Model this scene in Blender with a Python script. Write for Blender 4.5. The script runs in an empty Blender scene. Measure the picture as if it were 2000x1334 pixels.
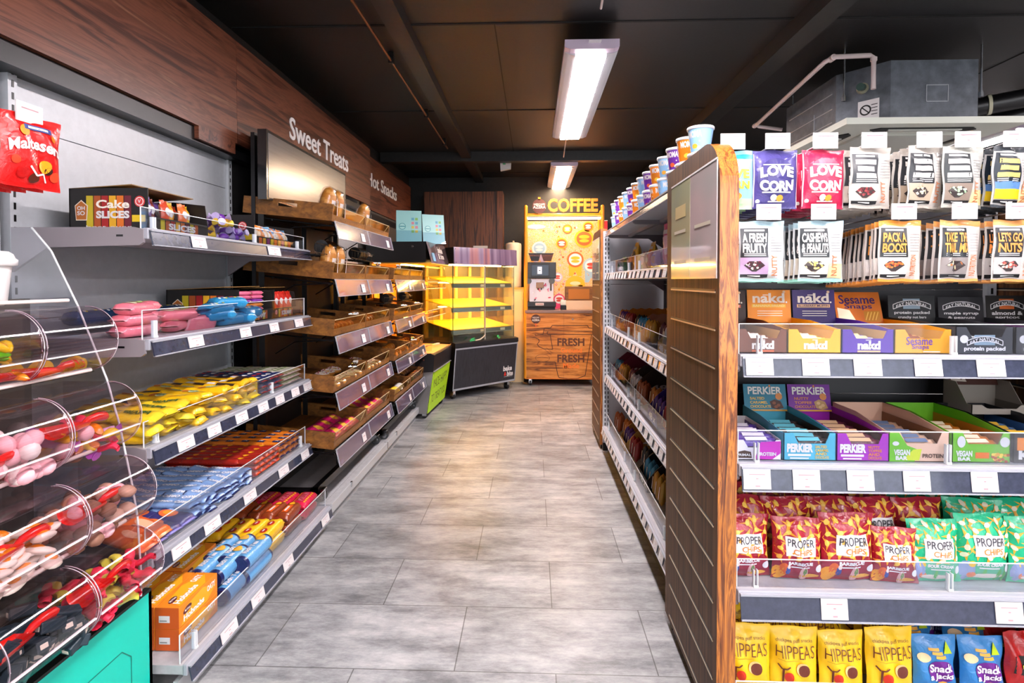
import bpy, bmesh, math, random
from mathutils import Vector, Matrix, Euler
random.seed(7)
sc = bpy.context.scene
COL = sc.collection
PI = math.pi
# ------------------------------------------------------------------ camera
cam_d = bpy.data.cameras.new('camera'); cam = bpy.data.objects.new('camera', cam_d); COL.objects.link(cam)
cam.location = (0, 0, 1.25)
cam.rotation_euler = (math.radians(90 - 1.2), 0, math.atan(40 / 1095))
cam_d.sensor_width = 36; cam_d.lens = 19.71; cam_d.shift_x = 0; cam_d.shift_y = -0.04755
cam_d.clip_start = 0.05; cam_d.clip_end = 60
sc.camera = cam
# ------------------------------------------------------------------ world and view
w = bpy.data.worlds.new('world'); sc.world = w; w.use_nodes = True
w.node_tree.nodes['Background'].inputs[0].default_value = (0.75, 0.85, 1, 1)
w.node_tree.nodes['Background'].inputs[1].default_value = 0.25
sc.view_settings.view_transform = 'Standard'; sc.view_settings.look = 'None'
sc.view_settings.gamma = 1; sc.view_settings.use_curve_mapping = False
sc.view_settings.exposure = 0.5
LAMP = 64.0          # radiance of the ceiling diffusers
wl_d = bpy.data.lights.new('added_fill_light', 'AREA'); wl_d.shape = 'RECTANGLE'; wl_d.size = 4.6; wl_d.size_y = 1.9; wl_d.energy = 80; wl_d.color = (.93, .96, 1)  # area fill added behind the camera to brighten fronts and lower shelves
wl = bpy.data.objects.new('added_fill_light', wl_d); COL.objects.link(wl); wl.location = (2.1, -3.42, 1.35); wl.rotation_euler = (PI / 2, 0, 0)
# ------------------------------------------------------------------ materials
def lin(h):
    h = h.lstrip('#'); c = [int(h[i:i+2], 16) / 255 for i in (0, 2, 4)]
    return [x / 12.92 if x <= .04045 else ((x + .055) / 1.055) ** 2.4 for x in c] + [1]
MC = {}
def pm(h, rough=.42, metal=0., coat=0., em=0., spec=.5, name=None):
    k = (h, rough, metal, coat, em, spec)
    if k in MC: return MC[k]
    m = bpy.data.materials.new(name or 'paint_' + h.lstrip('#')); m.use_nodes = True
    b = m.node_tree.nodes['Principled BSDF']; c = lin(h)
    b.inputs['Base Color'].default_value = c; b.inputs['Roughness'].default_value = rough
    b.inputs['Metallic'].default_value = metal; b.inputs['Coat Weight'].default_value = coat
    b.inputs['Coat Roughness'].default_value = .12; b.inputs['Specular IOR Level'].default_value = spec
    if em: b.inputs['Emission Color'].default_value = c; b.inputs['Emission Strength'].default_value = em
    MC[k] = m; return m
def foil(h):
    k = ('foil', h)
    if k in MC: return MC[k]
    m = pm(h, .31, 0, .35, 0, .501); nt = m.node_tree; b = nt.nodes['Principled BSDF']
    n = nt.nodes.new('ShaderNodeTexNoise'); n.inputs['Scale'].default_value = 45; n.inputs['Detail'].default_value = 2; n.inputs['Distortion'].default_value = 1.5
    tc = nt.nodes.new('ShaderNodeTexCoord'); nt.links.new(tc.outputs['Object'], n.inputs['Vector'])
    bp = nt.nodes.new('ShaderNodeBump'); bp.inputs['Strength'].default_value = .5; bp.inputs['Distance'].default_value = .004
    nt.links.new(n.outputs['Fac'], bp.inputs['Height']); nt.links.new(bp.outputs[0], b.inputs['Normal']); nt.links.new(bp.outputs[0], b.inputs['Coat Normal'])
    MC[k] = m; return m
def card(h): return pm(h, .5)
def clear(h='#f4f7fb', t=.985, name='clear_acrylic', rough=.04, refl=.10):
    k = ('clear', h, t, refl)
    if k in MC: return MC[k]
    m = bpy.data.materials.new(name); m.use_nodes = True; nt = m.node_tree; nt.nodes.clear()
    o = nt.nodes.new('ShaderNodeOutputMaterial'); mx = nt.nodes.new('ShaderNodeMixShader')
    tr = nt.nodes.new('ShaderNodeBsdfTransparent'); gl = nt.nodes.new('ShaderNodeBsdfGlossy')
    c = lin(h); tr.inputs[0].default_value = [x * t for x in c[:3]] + [1]
    gl.inputs['Roughness'].default_value = rough; gl.inputs[0].default_value = (1, 1, 1, 1)
    lw = nt.nodes.new('ShaderNodeLayerWeight'); lw.inputs[0].default_value = .35
    mt = nt.nodes.new('ShaderNodeMath'); mt.operation = 'MULTIPLY_ADD'
    nt.links.new(lw.outputs['Fresnel'], mt.inputs[0]); mt.inputs[1].default_value = .30; mt.inputs[2].default_value = max(0, refl - .1) * .12
    nt.links.new(mt.outputs[0], mx.inputs[0]); nt.links.new(tr.outputs[0], mx.inputs[1]); nt.links.new(gl.outputs[0], mx.inputs[2])
    nt.links.new(mx.outputs[0], o.inputs[0]); MC[k] = m; return m
def ramp(nt, pts):
    r = nt.nodes.new('ShaderNodeValToRGB'); e = r.color_ramp.elements
    while len(e) < len(pts): e.new(.5)
    for i, (p, h) in enumerate(pts): e[i].position = p; e[i].color = lin(h)
    return r
def noisy(name, pts, scale=(1, 1, 1), ns=6, detail=6, rough=.45, bump=0, dist=0, coord='Object', metal=0, fac2=None, spec=.5, coat=0, cr=.05):
    m = bpy.data.materials.new(name); m.use_nodes = True; nt = m.node_tree; b = nt.nodes['Principled BSDF']
    tc = nt.nodes.new('ShaderNodeTexCoord'); mp = nt.nodes.new('ShaderNodeMapping'); mp.inputs['Scale'].default_value = scale
    n = nt.nodes.new('ShaderNodeTexNoise'); n.inputs['Scale'].default_value = ns; n.inputs['Detail'].default_value = detail
    n.inputs['Distortion'].default_value = dist; n.inputs['Roughness'].default_value = .62
    nt.links.new(tc.outputs[coord], mp.inputs[0]); nt.links.new(mp.outputs[0], n.inputs['Vector'])
    r = ramp(nt, pts); nt.links.new(n.outputs['Fac'], r.inputs[0]); nt.links.new(r.outputs[0], b.inputs['Base Color'])
    b.inputs['Roughness'].default_value = rough; b.inputs['Metallic'].default_value = metal; b.inputs['Specular IOR Level'].default_value = spec
    b.inputs['Coat Weight'].default_value = coat; b.inputs['Coat Roughness'].default_value = cr
    if bump:
        bp = nt.nodes.new('ShaderNodeBump'); bp.inputs['Strength'].default_value = bump; bp.inputs['Distance'].default_value = .002
        nt.links.new(n.outputs['Fac'], bp.inputs['Height']); nt.links.new(bp.outputs[0], b.inputs['Normal'])
    return m
M_walnut_y = noisy('walnut_laminate', [(.28, '#200d06'), (.42, '#4c2417'), (.52, '#7c4833'), (.6, '#5f3220'), (.75, '#9a6a50')], (.55, 9, 9), 1.9, 9, .36, 0, 1.3)
M_walnut_v = noisy('walnut_vertical_grain', [(.3, '#1e0f08'), (.44, '#3d2214'), (.53, '#6a3d22'), (.62, '#4b2a18'), (.75, '#7d5238')], (22, 22, .9), 1.5, 8, .42, 0, .8)
M_panel_v = noisy('walnut_slat_panel', [(.3, '#2c1a0f'), (.45, '#4a2f1d'), (.55, '#5c3c25'), (.7, '#6e4b30')], (26, 26, .7), 2.2, 9, .5, 0, .5, spec=.22)
M_edge = noisy('bent_walnut_edge', [(.32, '#2a1206'), (.43, '#7a4018'), (.5, '#c47a2e'), (.56, '#7d451d'), (.64, '#b5733a'), (.74, '#5a2e14')], (14, 14, .8), 2.4, 6, .32, 0, 2.2, coat=.3)
M_tray = noisy('bakery_tray_wood', [(.3, '#4a2a0e'), (.45, '#74481a'), (.6, '#8c5a22'), (.8, '#a87430')], (2, 14, 22), 1.8, 8, .45, 0, .6)
M_kiosk = noisy('orange_board_wood', [(.3, '#3f2312'), (.42, '#9a5a20'), (.52, '#c77f34'), (.62, '#d6914a'), (.78, '#a66424')], (1.1, 4, 12), 2.0, 8, .45, 0, 1.0)
M_blackwood = noisy('black_stained_board', [(.3, '#15161c'), (.5, '#2a2b34'), (.65, '#1c1d25'), (.8, '#3a3b46')], (22, 22, .8), 2.0, 8, .4)
M_ceiling = noisy('black_ceiling_board', [(.3, '#0c0b0b'), (.6, '#171413'), (.8, '#1f1b1a')], (1, 1, 1), 60, 4, .5, .1)
M_beam = noisy('black_painted_beam', [(.3, '#0e0d0c'), (.7, '#1f1c1a')], (1, 1, 1), 30, 4, .42)
M_wallblk = noisy('black_wall_paint', [(.3, '#0c0c0c'), (.7, '#181717')], (1, 1, 1), 20, 4, .6)
M_steel = noisy('grey_shelving_steel', [(.3, '#b4b9bf'), (.7, '#bdc2c8')], (1, 1, 1), 40, 4, .45, 0, 0, metal=.1, coat=.7, cr=.32)
M_shelf = noisy('light_grey_powder_coat', [(.3, '#a9a9ac'), (.7, '#b9b9bd')], (1, 1, 1), 30, 3, .35)
M_white = pm('#c9cbd0', .4, name='white_powder_coat')
M_strip = noisy('slate_ticket_strip', [(.3, '#2b3042'), (.7, '#373d52')], (1, 1, 1), 50, 3, .22, coat=.5)
M_stripedge = pm('#a4a7b0', .3, name='strip_edge')
M_acr = clear()
M_litedge = pm('#e8ecef', .25, name='lit_acrylic_edge')  # near-white colour stands for light caught in the acrylic edges
M_lip = pm('#a3a5ae', .35, name='shelf_lip_grey')
M_card = pm('#dddada', .5, name='price_card')
M_print = pm('#b98d94', .6, name='faint_print')
M_blk = pm('#0c0c0e', .35, name='black_plastic')
M_dark = pm('#161418', .5, name='dark_backing')
M_chrome = pm('#c9ccd0', .18, 1., name='chrome')
M_glow = None
# ------------------------------------------------------------------ mesh builder
_TX = {}
def text_mesh(s, bold, ext):
    k = (s, bold, ext)
    if k in _TX: return _TX[k]
    cu = bpy.data.curves.new('t', 'FONT'); cu.body = s; cu.size = 1; cu.offset = bold; cu.extrude = ext; cu.resolution_u = 3
    o = bpy.data.objects.new('t', cu); COL.objects.link(o)
    dg = bpy.context.evaluated_depsgraph_get(); me = o.evaluated_get(dg).to_mesh()
    vs = [tuple(v.co) for v in me.vertices]; fs = [tuple(p.vertices) for p in me.polygons]
    o.evaluated_get(dg).to_mesh_clear(); bpy.data.objects.remove(o); bpy.data.curves.remove(cu)
    x0 = min(v[0] for v in vs); x1 = max(v[0] for v in vs); y0 = min(v[1] for v in vs); y1 = max(v[1] for v in vs)
    _TX[k] = ([((v[0] - x0) / (x1 - x0), (v[1] - y0) / (y1 - y0), v[2]) for v in vs], fs, (x1 - x0) / (y1 - y0)); return _TX[k]
def fr(o, u, v):
    o = Vector(o); u = Vector(u); v = Vector(v); n = u.cross(v).normalized()
    return lambda a, b, c=0.: o + u * a + v * b + n * c
FX = lambda y, x0=0, z0=0: fr((x0, y, z0), (1, 0, 0), (0, 0, 1))      # face looking along -y
class MB:
    def __init__(s): s.v = []; s.f = []; s.mi = []; s.mats = []; s.sm = []; s.T = None; s.c = []
    def m(s, mat):
        if mat not in s.mats: s.mats.append(mat)
        return s.mats.index(mat)
    def add(s, vs, fs, mat, smooth=False):
        b = len(s.v); T = s.T
        s.v += [tuple(T @ Vector(p)) if T else tuple(p) for p in vs]
        k = s.m(mat); s.f += [tuple(b + i for i in f) for f in fs]; s.mi += [k] * len(fs); s.sm += [smooth] * len(fs)
    def box(s, a, b, mat, bev=0):
        x0, y0, z0 = a; x1, y1, z1 = b
        if x0 > x1: x0, x1 = x1, x0
        if y0 > y1: y0, y1 = y1, y0
        if z0 > z1: z0, z1 = z1, z0
        if bev:
            bm = bmesh.new(); bmesh.ops.create_cube(bm, size=1)
            for v in bm.verts: v.co = Vector(((x0 + x1) / 2 + v.co.x * (x1 - x0), (y0 + y1) / 2 + v.co.y * (y1 - y0), (z0 + z1) / 2 + v.co.z * (z1 - z0)))
            bmesh.ops.bevel(bm, geom=bm.edges[:], offset=bev, segments=2, affect='EDGES', profile=.5)
            bm.verts.index_update(); s.add([v.co.copy() for v in bm.verts], [[v.index for v in f.verts] for f in bm.faces], mat); bm.free(); return
        v = [(x0, y0, z0), (x1, y0, z0), (x1, y1, z0), (x0, y1, z0), (x0, y0, z1), (x1, y0, z1), (x1, y1, z1), (x0, y1, z1)]
        s.add(v, [(0, 3, 2, 1), (4, 5, 6, 7), (0, 1, 5, 4), (1, 2, 6, 5), (2, 3, 7, 6), (3, 0, 4, 7)], mat)
    def prism(s, poly, ax, a, b, mat):          # poly in the two other axes, extruded along ax from a to b
        def P(p, t): return {0: (t, p[0], p[1]), 1: (p[0], t, p[1]), 2: (p[0], p[1], t)}[ax]
        n = len(poly); vs = [P(p, a) for p in poly] + [P(p, b) for p in poly]
        fs = [tuple(range(n)), tuple(range(2 * n - 1, n - 1, -1))] + [(i, i + n, (i + 1) % n + n, (i + 1) % n) for i in range(n)]
        s.add(vs, fs, mat)
    def cyl(s, a, b, r0, mat, r1=None, n=16, caps=True, smooth=True):
        a = Vector(a); b = Vector(b); r1 = r0 if r1 is None else r1; d = (b - a).normalized()
        u = d.orthogonal().normalized(); w2 = d.cross(u); vs = []
        for c, r in ((a, r0), (b, r1)):
            for i in range(n): t = 2 * PI * i / n; vs.append(c + u * (r * math.cos(t)) + w2 * (r * math.sin(t)))
        s.add(vs, [(i, (i + 1) % n, (i + 1) % n + n, i + n) for i in range(n)], mat, smooth)
        if caps: s.add(vs, [tuple(range(n - 1, -1, -1)), tuple(range(n, 2 * n))], mat)
    def tube(s, pts, r, mat, n=8, close=False):
        pts = [Vector(p) for p in pts]; vs = []; m_ = len(pts)
        for i, p in enumerate(pts):
            d = (pts[min(i + 1, m_ - 1)] - pts[max(i - 1, 0)]).normalized()
            u = Vector((d.y, -d.x, 0)); u = u.normalized() if u.length > .05 else Vector((1, 0, 0)); w2 = d.cross(u).normalized(); u = w2.cross(d)
            rr = r[i] if isinstance(r, (list, tuple)) else r
            for k in range(n): t = 2 * PI * k / n; vs.append(p + u * (rr * math.cos(t)) + w2 * (rr * math.sin(t)))
        fs = [(i * n + k, i * n + (k + 1) % n, (i + 1) * n + (k + 1) % n, (i + 1) * n + k) for i in range(m_ - 1) for k in range(n)]
        s.add(vs, fs, mat, True); s.add(vs, [tuple(range(n - 1, -1, -1)), tuple(range((m_ - 1) * n, m_ * n))], mat)
    def lathe(s, prof, mat, n=24, c=(0, 0, 0), smooth=True):
        vs = [(c[0] + r * math.cos(2 * PI * k / n), c[1] + r * math.sin(2 * PI * k / n), c[2] + z) for r, z in prof for k in range(n)]
        s.add(vs, [(i * n + k, i * n + (k + 1) % n, (i + 1) * n + (k + 1) % n, (i + 1) * n + k) for i in range(len(prof) - 1) for k in range(n)], mat, smooth)
    def grid(s, fn, nu, nv, mat, smooth=True, matfn=None):
        vs = [fn(i / nu, j / nv) for j in range(nv + 1) for i in range(nu + 1)]
        q = [((i, j), (j * (nu + 1) + i, j * (nu + 1) + i + 1, (j + 1) * (nu + 1) + i + 1, (j + 1) * (nu + 1) + i)) for j in range(nv) for i in range(nu)]
        if not matfn: s.add(vs, [f for _, f in q], mat, smooth); return
        d = {}
        for (i, j), f in q: d.setdefault(matfn((i + .5) / nu, (j + .5) / nv) or mat, []).append(f)
        for mm, fs in d.items(): s.add(vs, fs, mm, smooth)
    def ball(s, c, r, mat, n=10, m_=6, sq=(1, 1, 1)):
        s.grid(lambda a, b: (c[0] + r * sq[0] * math.sin(PI * b) * math.cos(2 * PI * a), c[1] + r * sq[1] * math.sin(PI * b) * math.sin(2 * PI * a), c[2] - r * sq[2] * math.cos(PI * b)), n, m_, mat)
    # flat marks laid on a face function F(u, v, w)
    def rect(s, F, u0, v0, u1, v1, mat, w=.0006, n=1, nv=None):
        nv = nv or n; s.grid(lambda a, b: F(u0 + (u1 - u0) * a, v0 + (v1 - v0) * b, w), n, nv, mat, n > 1)
    def poly(s, F, pts, mat, w=.0008):
        cx = sum(p[0] for p in pts) / len(pts); cy = sum(p[1] for p in pts) / len(pts)
        s.add([F(cx, cy, w)] + [F(p[0], p[1], w) for p in pts], [(0, i + 1, (i + 1) % len(pts) + 1) for i in range(len(pts))], mat)
    def disc(s, F, cx, cy, rx, ry, mat, w=.0009, n=20, rot=0):
        c, d = math.cos(rot), math.sin(rot)
        P = [(rx * math.cos(2 * PI * k / n), ry * math.sin(2 * PI * k / n)) for k in range(n)]
        P = [(cx + x * c - y * d, cy + x * d + y * c) for x, y in P]
        Q = [((x + cx) / 2, (y + cy) / 2) for x, y in P]
        vs = [F(cx, cy, w)] + [F(x, y, w) for x, y in Q] + [F(x, y, w) for x, y in P]
        s.add(vs, [(0, i + 1, (i + 1) % n + 1) for i in range(n)] + [(i + 1, n + i + 1, n + (i + 1) % n + 1, (i + 1) % n + 1) for i in range(n)], mat)
    def line(s, F, pts, wd, mat, w=.001):
        for (x0, y0), (x1, y1) in zip(pts, pts[1:]):
            l = math.hypot(x1 - x0, y1 - y0) or 1; nx, ny = -(y1 - y0) / l * wd / 2, (x1 - x0) / l * wd / 2
            s.add([F(x0 + nx, y0 + ny, w), F(x0 - nx, y0 - ny, w), F(x1 - nx, y1 - ny, w), F(x1 + nx, y1 + ny, w)], [(0, 1, 2, 3)], mat)
    def txt(s, t, F, u0, v0, u1, v1, mat, bold=.02, ext=0, w=.0012, arc=0, slant=0, scale=1, rot=0, fit=True):
        vs, fs, asp = text_mesh(t, bold, ext)
        if not fit:
            hh = v1 - v0; cw = hh * asp
            if cw < (u1 - u0): u0, u1 = (u0 + u1 - cw) / 2, (u0 + u1 + cw) / 2
        cu, cv = (u0 + u1) / 2, (v0 + v1) / 2; c, d = math.cos(rot), math.sin(rot)
        out = []
        for x, y, z in vs:
            a = (x - .5) * (u1 - u0); b = (y - .5) * (v1 - v0) + arc * (1 - (2 * x - 1) ** 2) + slant * (x - .5)
            out.append(F(cu + a * c - b * d, cv + a * d + b * c, w + (z * scale if ext else 0)))
        s.add(out, fs, mat)
    def build(s, name, parent=None, mats=None):
        me = bpy.data.meshes.new(name); me.from_pydata(s.v, [], s.f)
        for k in s.mats: me.materials.append(k)
        me.polygons.foreach_set('material_index', s.mi); me.polygons.foreach_set('use_smooth', s.sm); me.update()
        o = bpy.data.objects.new(name, me); COL.objects.link(o)
        if parent: o.parent = parent
        return o
def tag(o, label=None, cat=None, group=None, kind=None):
    if label: o['label'] = label
    if cat: o['category'] = cat
    if group: o['group'] = group
    if kind: o['kind'] = kind
    return o
def empty(name, loc=(0, 0, 0), rz=0):
    o = bpy.data.objects.new(name, None); COL.objects.link(o); o.location = loc; o.rotation_euler = (0, 0, rz); o.empty_display_size = .05; return o
def struct(name, mb): return tag(mb.build(name), kind='structure')
def copy_tree(o, parent=None):
    c = o.copy(); COL.objects.link(c); c.parent = parent
    for ch in list(o.children): copy_tree(ch, c)
    return c
_used = {}
def place(key, maker, loc, rz=0, label=None, cat=None, group=None, rx=0, ry=0, s=1):
    if key not in _used: o = _used[key] = maker(); first = True
    else: o = copy_tree(_used[key])
    o.location = loc; o.rotation_euler = (rx, ry, rz); o.scale = (s, s, s) if not isinstance(s, tuple) else s
    for k in ('label', 'category', 'group'):
        if k in o: del o[k]
    return tag(o, label, cat, group)
NTH = 'first second third fourth fifth sixth seventh eighth ninth tenth eleventh twelfth thirteenth fourteenth fifteenth sixteenth seventeenth eighteenth nineteenth twentieth twenty-first twenty-second twenty-third twenty-fourth'.split()
# world frames: a unit standing on the left wall looks along +x (rz = 90 deg); local x runs away from the camera
RL = PI / 2; RG = -PI / 2
# ================================================================== THE ROOM
def floor_mat():
    m = bpy.data.materials.new('grey_stone_floor_tiles'); m.use_nodes = True; nt = m.node_tree; b = nt.nodes['Principled BSDF']
    tc = nt.nodes.new('ShaderNodeTexCoord'); mp = nt.nodes.new('ShaderNodeMapping'); mp.inputs['Location'].default_value = (.25, -2.12 + .357 * 6, 0)
    br = nt.nodes.new('ShaderNodeTexBrick'); br.offset = .5; br.inputs['Scale'].default_value = 1
    br.inputs['Brick Width'].default_value = .65; br.inputs['Row Height'].default_value = .357
    br.inputs['Mortar Size'].default_value = .0022; br.inputs['Mortar Smooth'].default_value = .2; br.inputs['Bias'].default_value = 0
    br.inputs['Color1'].default_value = (.8, .8, .8, 1); br.inputs['Color2'].default_value = (1.05, 1.05, 1.05, 1); br.inputs['Mortar'].default_value = (.35, .34, .33, 1)
    nt.links.new(tc.outputs['Object'], mp.inputs[0]); nt.links.new(mp.outputs[0], br.inputs['Vector'])
    n = nt.nodes.new('ShaderNodeTexNoise'); n.inputs['Scale'].default_value = 2.6; n.inputs['Detail'].default_value = 12; n.inputs['Roughness'].default_value = .78
    mp2 = nt.nodes.new('ShaderNodeMapping'); mp2.inputs['Scale'].default_value = (1, 2.6, 1); nt.links.new(tc.outputs['Object'], mp2.inputs[0]); nt.links.new(mp2.outputs[0], n.inputs['Vector'])
    r = ramp(nt, [(.3, '#4a4d50'), (.42, '#75777a'), (.52, '#96989a'), (.6, '#abacad'), (.72, '#c4c4c2')]); nt.links.new(n.outputs['Fac'], r.inputs[0])
    mx = nt.nodes.new('ShaderNodeMix'); mx.data_type = 'RGBA'; mx.blend_type = 'MULTIPLY'; mx.inputs[0].default_value = 1
    nt.links.new(r.outputs[0], mx.inputs[6]); nt.links.new(br.outputs['Color'], mx.inputs[7]); nt.links.new(mx.outputs[2], b.inputs['Base Color'])
    b.inputs['Roughness'].default_value = .4
    bp = nt.nodes.new('ShaderNodeBump'); bp.inputs['Strength'].default_value = .25; bp.inputs['Distance'].default_value = .002
    n2 = nt.nodes.new('ShaderNodeTexNoise'); n2.inputs['Scale'].default_value = 40; n2.inputs['Detail'].default_value = 5; nt.links.new(tc.outputs['Object'], n2.inputs['Vector'])
    nt.links.new(n2.outputs['Fac'], bp.inputs['Height']); nt.links.new(bp.outputs[0], b.inputs['Normal'])
    return m
CZ = 2.6
m = MB(); m.box((-1.75, -3.6, -.1), (6.2, 7.5, 0), floor_mat()); struct('floor', m)
m = MB(); m.box((-1.75, -3.6, CZ), (6.2, 7.5, CZ + .1), M_ceiling)
struct('ceiling', m)
m = MB(); m.box((-1.75, -3.6, 0), (-1.62, 7.5, CZ), M_wallblk); struct('wall_left', m)
m = MB(); m.box((-1.62, 7.32, 0), (6.2, 7.5, CZ), M_wallblk); struct('wall_far', m)
m = MB(); m.box((6.0, -3.6, 0), (6.2, 7.32, CZ), pm('#8d8c8a', .6)); struct('wall_right', m)
m = MB(); wb = pm('#b9b8b6', .6); m.box((-1.62, -3.6, 0), (-.3, -3.45, CZ), wb); m.box((4.5, -3.6, 0), (6.0, -3.45, CZ), wb); m.box((-.3, -3.6, 0), (4.5, -3.45, .35), wb); m.box((-.3, -3.6, 2.35), (4.5, -3.45, CZ), wb); struct('wall_back', m)
m = MB(); fm = pm('#3a3c40', .4)
for x in (-.3, 1.28, 2.86, 4.46): m.box((x, -3.56, .35), (x + .04, -3.5, 2.35), fm)
m.box((-.3, -3.56, .35), (4.5, -3.5, .39), fm); m.box((-.3, -3.56, 2.31), (4.5, -3.5, 2.35), fm); m.box((-.3, -3.535, .35), (4.5, -3.53, 2.35), clear('#ffffff', .98, 'added_window_glass')); struct('added_window_1', m)  # unseen window, added together with the fill light
# ceiling joints (shadow gaps) as recessed black strips under the boards, plus beams
m = MB()
for y in (1.5, 2.96, 4.45, 6.13, 7.0): m.box((-1.6, y - .008, CZ - .004), (5.99, y + .008, CZ + .002), pm('#040404', .8))
for x in (-.2, 2.9): m.box((x - .003, 2.97, CZ - .003), (x + .003, 5.85, CZ + .002), pm('#0a0a0a', .8))
struct('trim_1', m)
def beam(n, a, b):
    m = MB(); m.box(a, b, M_beam); struct('trim_%d' % n, m)
beam(2, (-.74, -3.4, CZ - .07), (-.64, 7.31, CZ)); beam(3, (1.34, -3.4, CZ - .09), (1.46, 7.31, CZ)); beam(4, (-1.6, 5.86, CZ - .1), (5.9, 5.96, CZ))
# fine black batten next to the right beam
m = MB(); m.box((1.47, -3.4, CZ - .03), (1.475, 7.3, CZ), pm('#3a3633', .4)); struct('trim_5', m)
# copper coloured pipe along the ceiling, clipped
m = MB(); m.cyl((-.835, .4, CZ - .05), (-.835, 5.5, CZ - .05), .008, pm('#7c5138', .35, .6))
for y in (1.0, 2.2, 3.3, 4.4, 5.3): m.box((-.85, y, CZ - .065), (-.82, y + .02, CZ), M_blk)
tag(m.build('ceiling_pipe'), 'thin copper pipe clipped along the black ceiling left of the beam', 'pipe')

# ------------------------------------------------------------------ ceiling lights
M_diff = pm('#fff4f6', .5, 0, 0, LAMP, name='lit_diffuser'); M_diffw = pm('#ffdcb6', .5, 0, 0, LAMP, name='warm_lit_diffuser')
def ceiling_light():
    r = empty('ceiling_light'); W, L = .285, 1.84
    b = MB(); pts = [(-W/2, .05), (-W/2, .012), (-W/2 + .03, 0), (W/2 - .03, 0), (W/2, .012), (W/2, .05)]
    b.prism(pts, 1, 0, L, pm('#c9b9cc', .35)); b.prism([(-W/2, .01), (-W/2 + .02, 0), (-W/2 + .06, -.012), (-W/2 + .06, .01)], 1, .06, L - .03, M_white)
    b.prism([(W/2, .01), (W/2 - .02, 0), (W/2 - .06, -.012), (W/2 - .06, .01)], 1, .06, L - .03, M_white)
    b.build('housing', r)
    d = MB(); d.box((-W/2 + .065, .09, -.016), (W/2 - .065, L - .03, -.004), M_diff); d.build('diffuser', r)
    s = MB(); s.cyl((-.0, .25, .045), (0, .25, .17), .006, pm('#b8b2b4', .4)); s.cyl((0, L - .25, .045), (0, L - .25, .17), .006, pm('#b8b2b4', .4)); s.build('hanger', r)
    t = MB(); t.box((-.02, -.035, .03), (.045, .0, .032), M_card); t.build('paper_tag', r)
    c = MB(); c.tube([(.0, L, .03), (-.01, L + .2, .06), (0, L + .5, .1), (0, L + .85, .03)], .006, pm('#c9b9b4', .4)); c.build('cable', r)
    return r
LZ = 2.46
for i, (x, y, lb) in enumerate([(.31, 2.96, 'large lit ceiling light over the middle of the aisle, nearer of two'), (.335, 5.94, 'lit ceiling light hanging in front of the coffee sign, farther of two'),
        (.31, -.1, 'ceiling light overhead behind the camera'), (.31, -3.1, 'ceiling light near the back wall of the shop'),
        (3.95, 4.6, 'ceiling light at the right edge beyond the air conditioner'), (3.95, 1.6, 'ceiling light over the right aisle'), (3.95, -1.4, 'ceiling light over the right aisle near the back wall')]):
    place('light', ceiling_light, (x, y, LZ), 0, lb, 'ceiling light', 'ceiling lights')
for i, (x, y) in enumerate([(2.0, -.9), (2.0, -3.2)]):  # extra lights added out of view to lift the lower shelves
    place('light', ceiling_light, (x, y, LZ), 0, 'added ceiling light over the space in front of the snack stand' if i == 0 else 'added ceiling light at the back of the shop by the right beam', 'ceiling light', 'ceiling lights')
for o in bpy.data.objects:                     # the farther lamp has a warmer tube
    if o.parent and o.name.startswith('diffuser') and abs(o.parent.location.y - 5.94) < .01:
        o.data = o.data.copy(); o.data.materials[0] = M_diffw
# alarm sensor
s = empty('alarm_sensor', (-.29, 6.08, CZ)); b = MB(); b.box((-.035, -.03, -.03), (.035, .03, 0), M_card, .006); b.build('base', s)
b = MB(); b.prism([(-.055, -.16), (.055, -.14), (.06, -.03), (-.06, -.03)], 1, -.035, .03, M_card); b.box((-.03, -.037, -.1), (.0, -.034, -.07), pm('#5fae7c', .4)); b.build('cover', s)
tag(s, 'small white motion sensor box under the ceiling beam', 'sensor')

# ------------------------------------------------------------------ air conditioner cassette
M_galv = noisy('galvanised_steel', [(.3, '#565c63'), (.55, '#6c737b'), (.8, '#828a92')], (1, 1, 1), 14, 5, .34, 0, 0, metal=.35, coat=.5, cr=.3)
a = empty('air_conditioner', (1.7, 3.12, 0))
b = MB(); X0, X1, Y0, Y1, Z0, Z1 = .1, .9, .08, .95, 2.15, 2.47
b.prism([(X0, .3), (X0 + .18, Y0), (X1 - .15, Y0), (X1, .3), (X1, Y1), (X0, Y1)], 2, Z0, Z1, M_galv)
for z in (2.2, 2.28, 2.37): b.box((X0 - .004, .34, z), (X0, Y1 - .05, z + .004), pm('#c9cdd2', .3, .5))
b.box((X0 - .005, .55, 2.2), (X0, .554, 2.31), pm('#c9cdd2', .3, .5))
F = FX(Y0); 
for (x0, z0, x1, z1) in [(.47, 2.24, .59, 2.2435), (.47, 2.33, .59, 2.3335), (.47, 2.24, .4735, 2.33), (.5865, 2.24, .59, 2.33)]: b.box((x0, Y0 - .004, z0), (x1, Y0, z1), pm('#c9cdd2', .3, .5))
b.build('casing', a)
b = MB(); e = MB()
b.prism([(0, 0), (.96, 0), (.96, .96), (0, .96)], 2, 2.1, 2.135, pm('#dfe3d6', .4))
b.box((.2, .2, 2.085), (.76, .76, 2.1), pm('#cfd2c8', .4)); b.build('grille_panel', a)
for i in range(4):
    e = MB(); e.T = Matrix.Translation((.48, .48, 0)) @ Matrix.Rotation(i * PI / 2, 4, 'Z')
    pts = [(-.25, -.40), (.25, -.40), (.29, -.365), (.25, -.33), (-.25, -.33), (-.29, -.365)]
    e.prism(pts, 2, 2.094, 2.1, pm('#0d0f0d', .5)); e.prism([(-.2, -.385), (.2, -.385), (.19, -.35), (-.19, -.35)], 2, 2.088, 2.094, pm('#cfd2c8', .4)); e.build('air_outlet', a)
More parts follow.
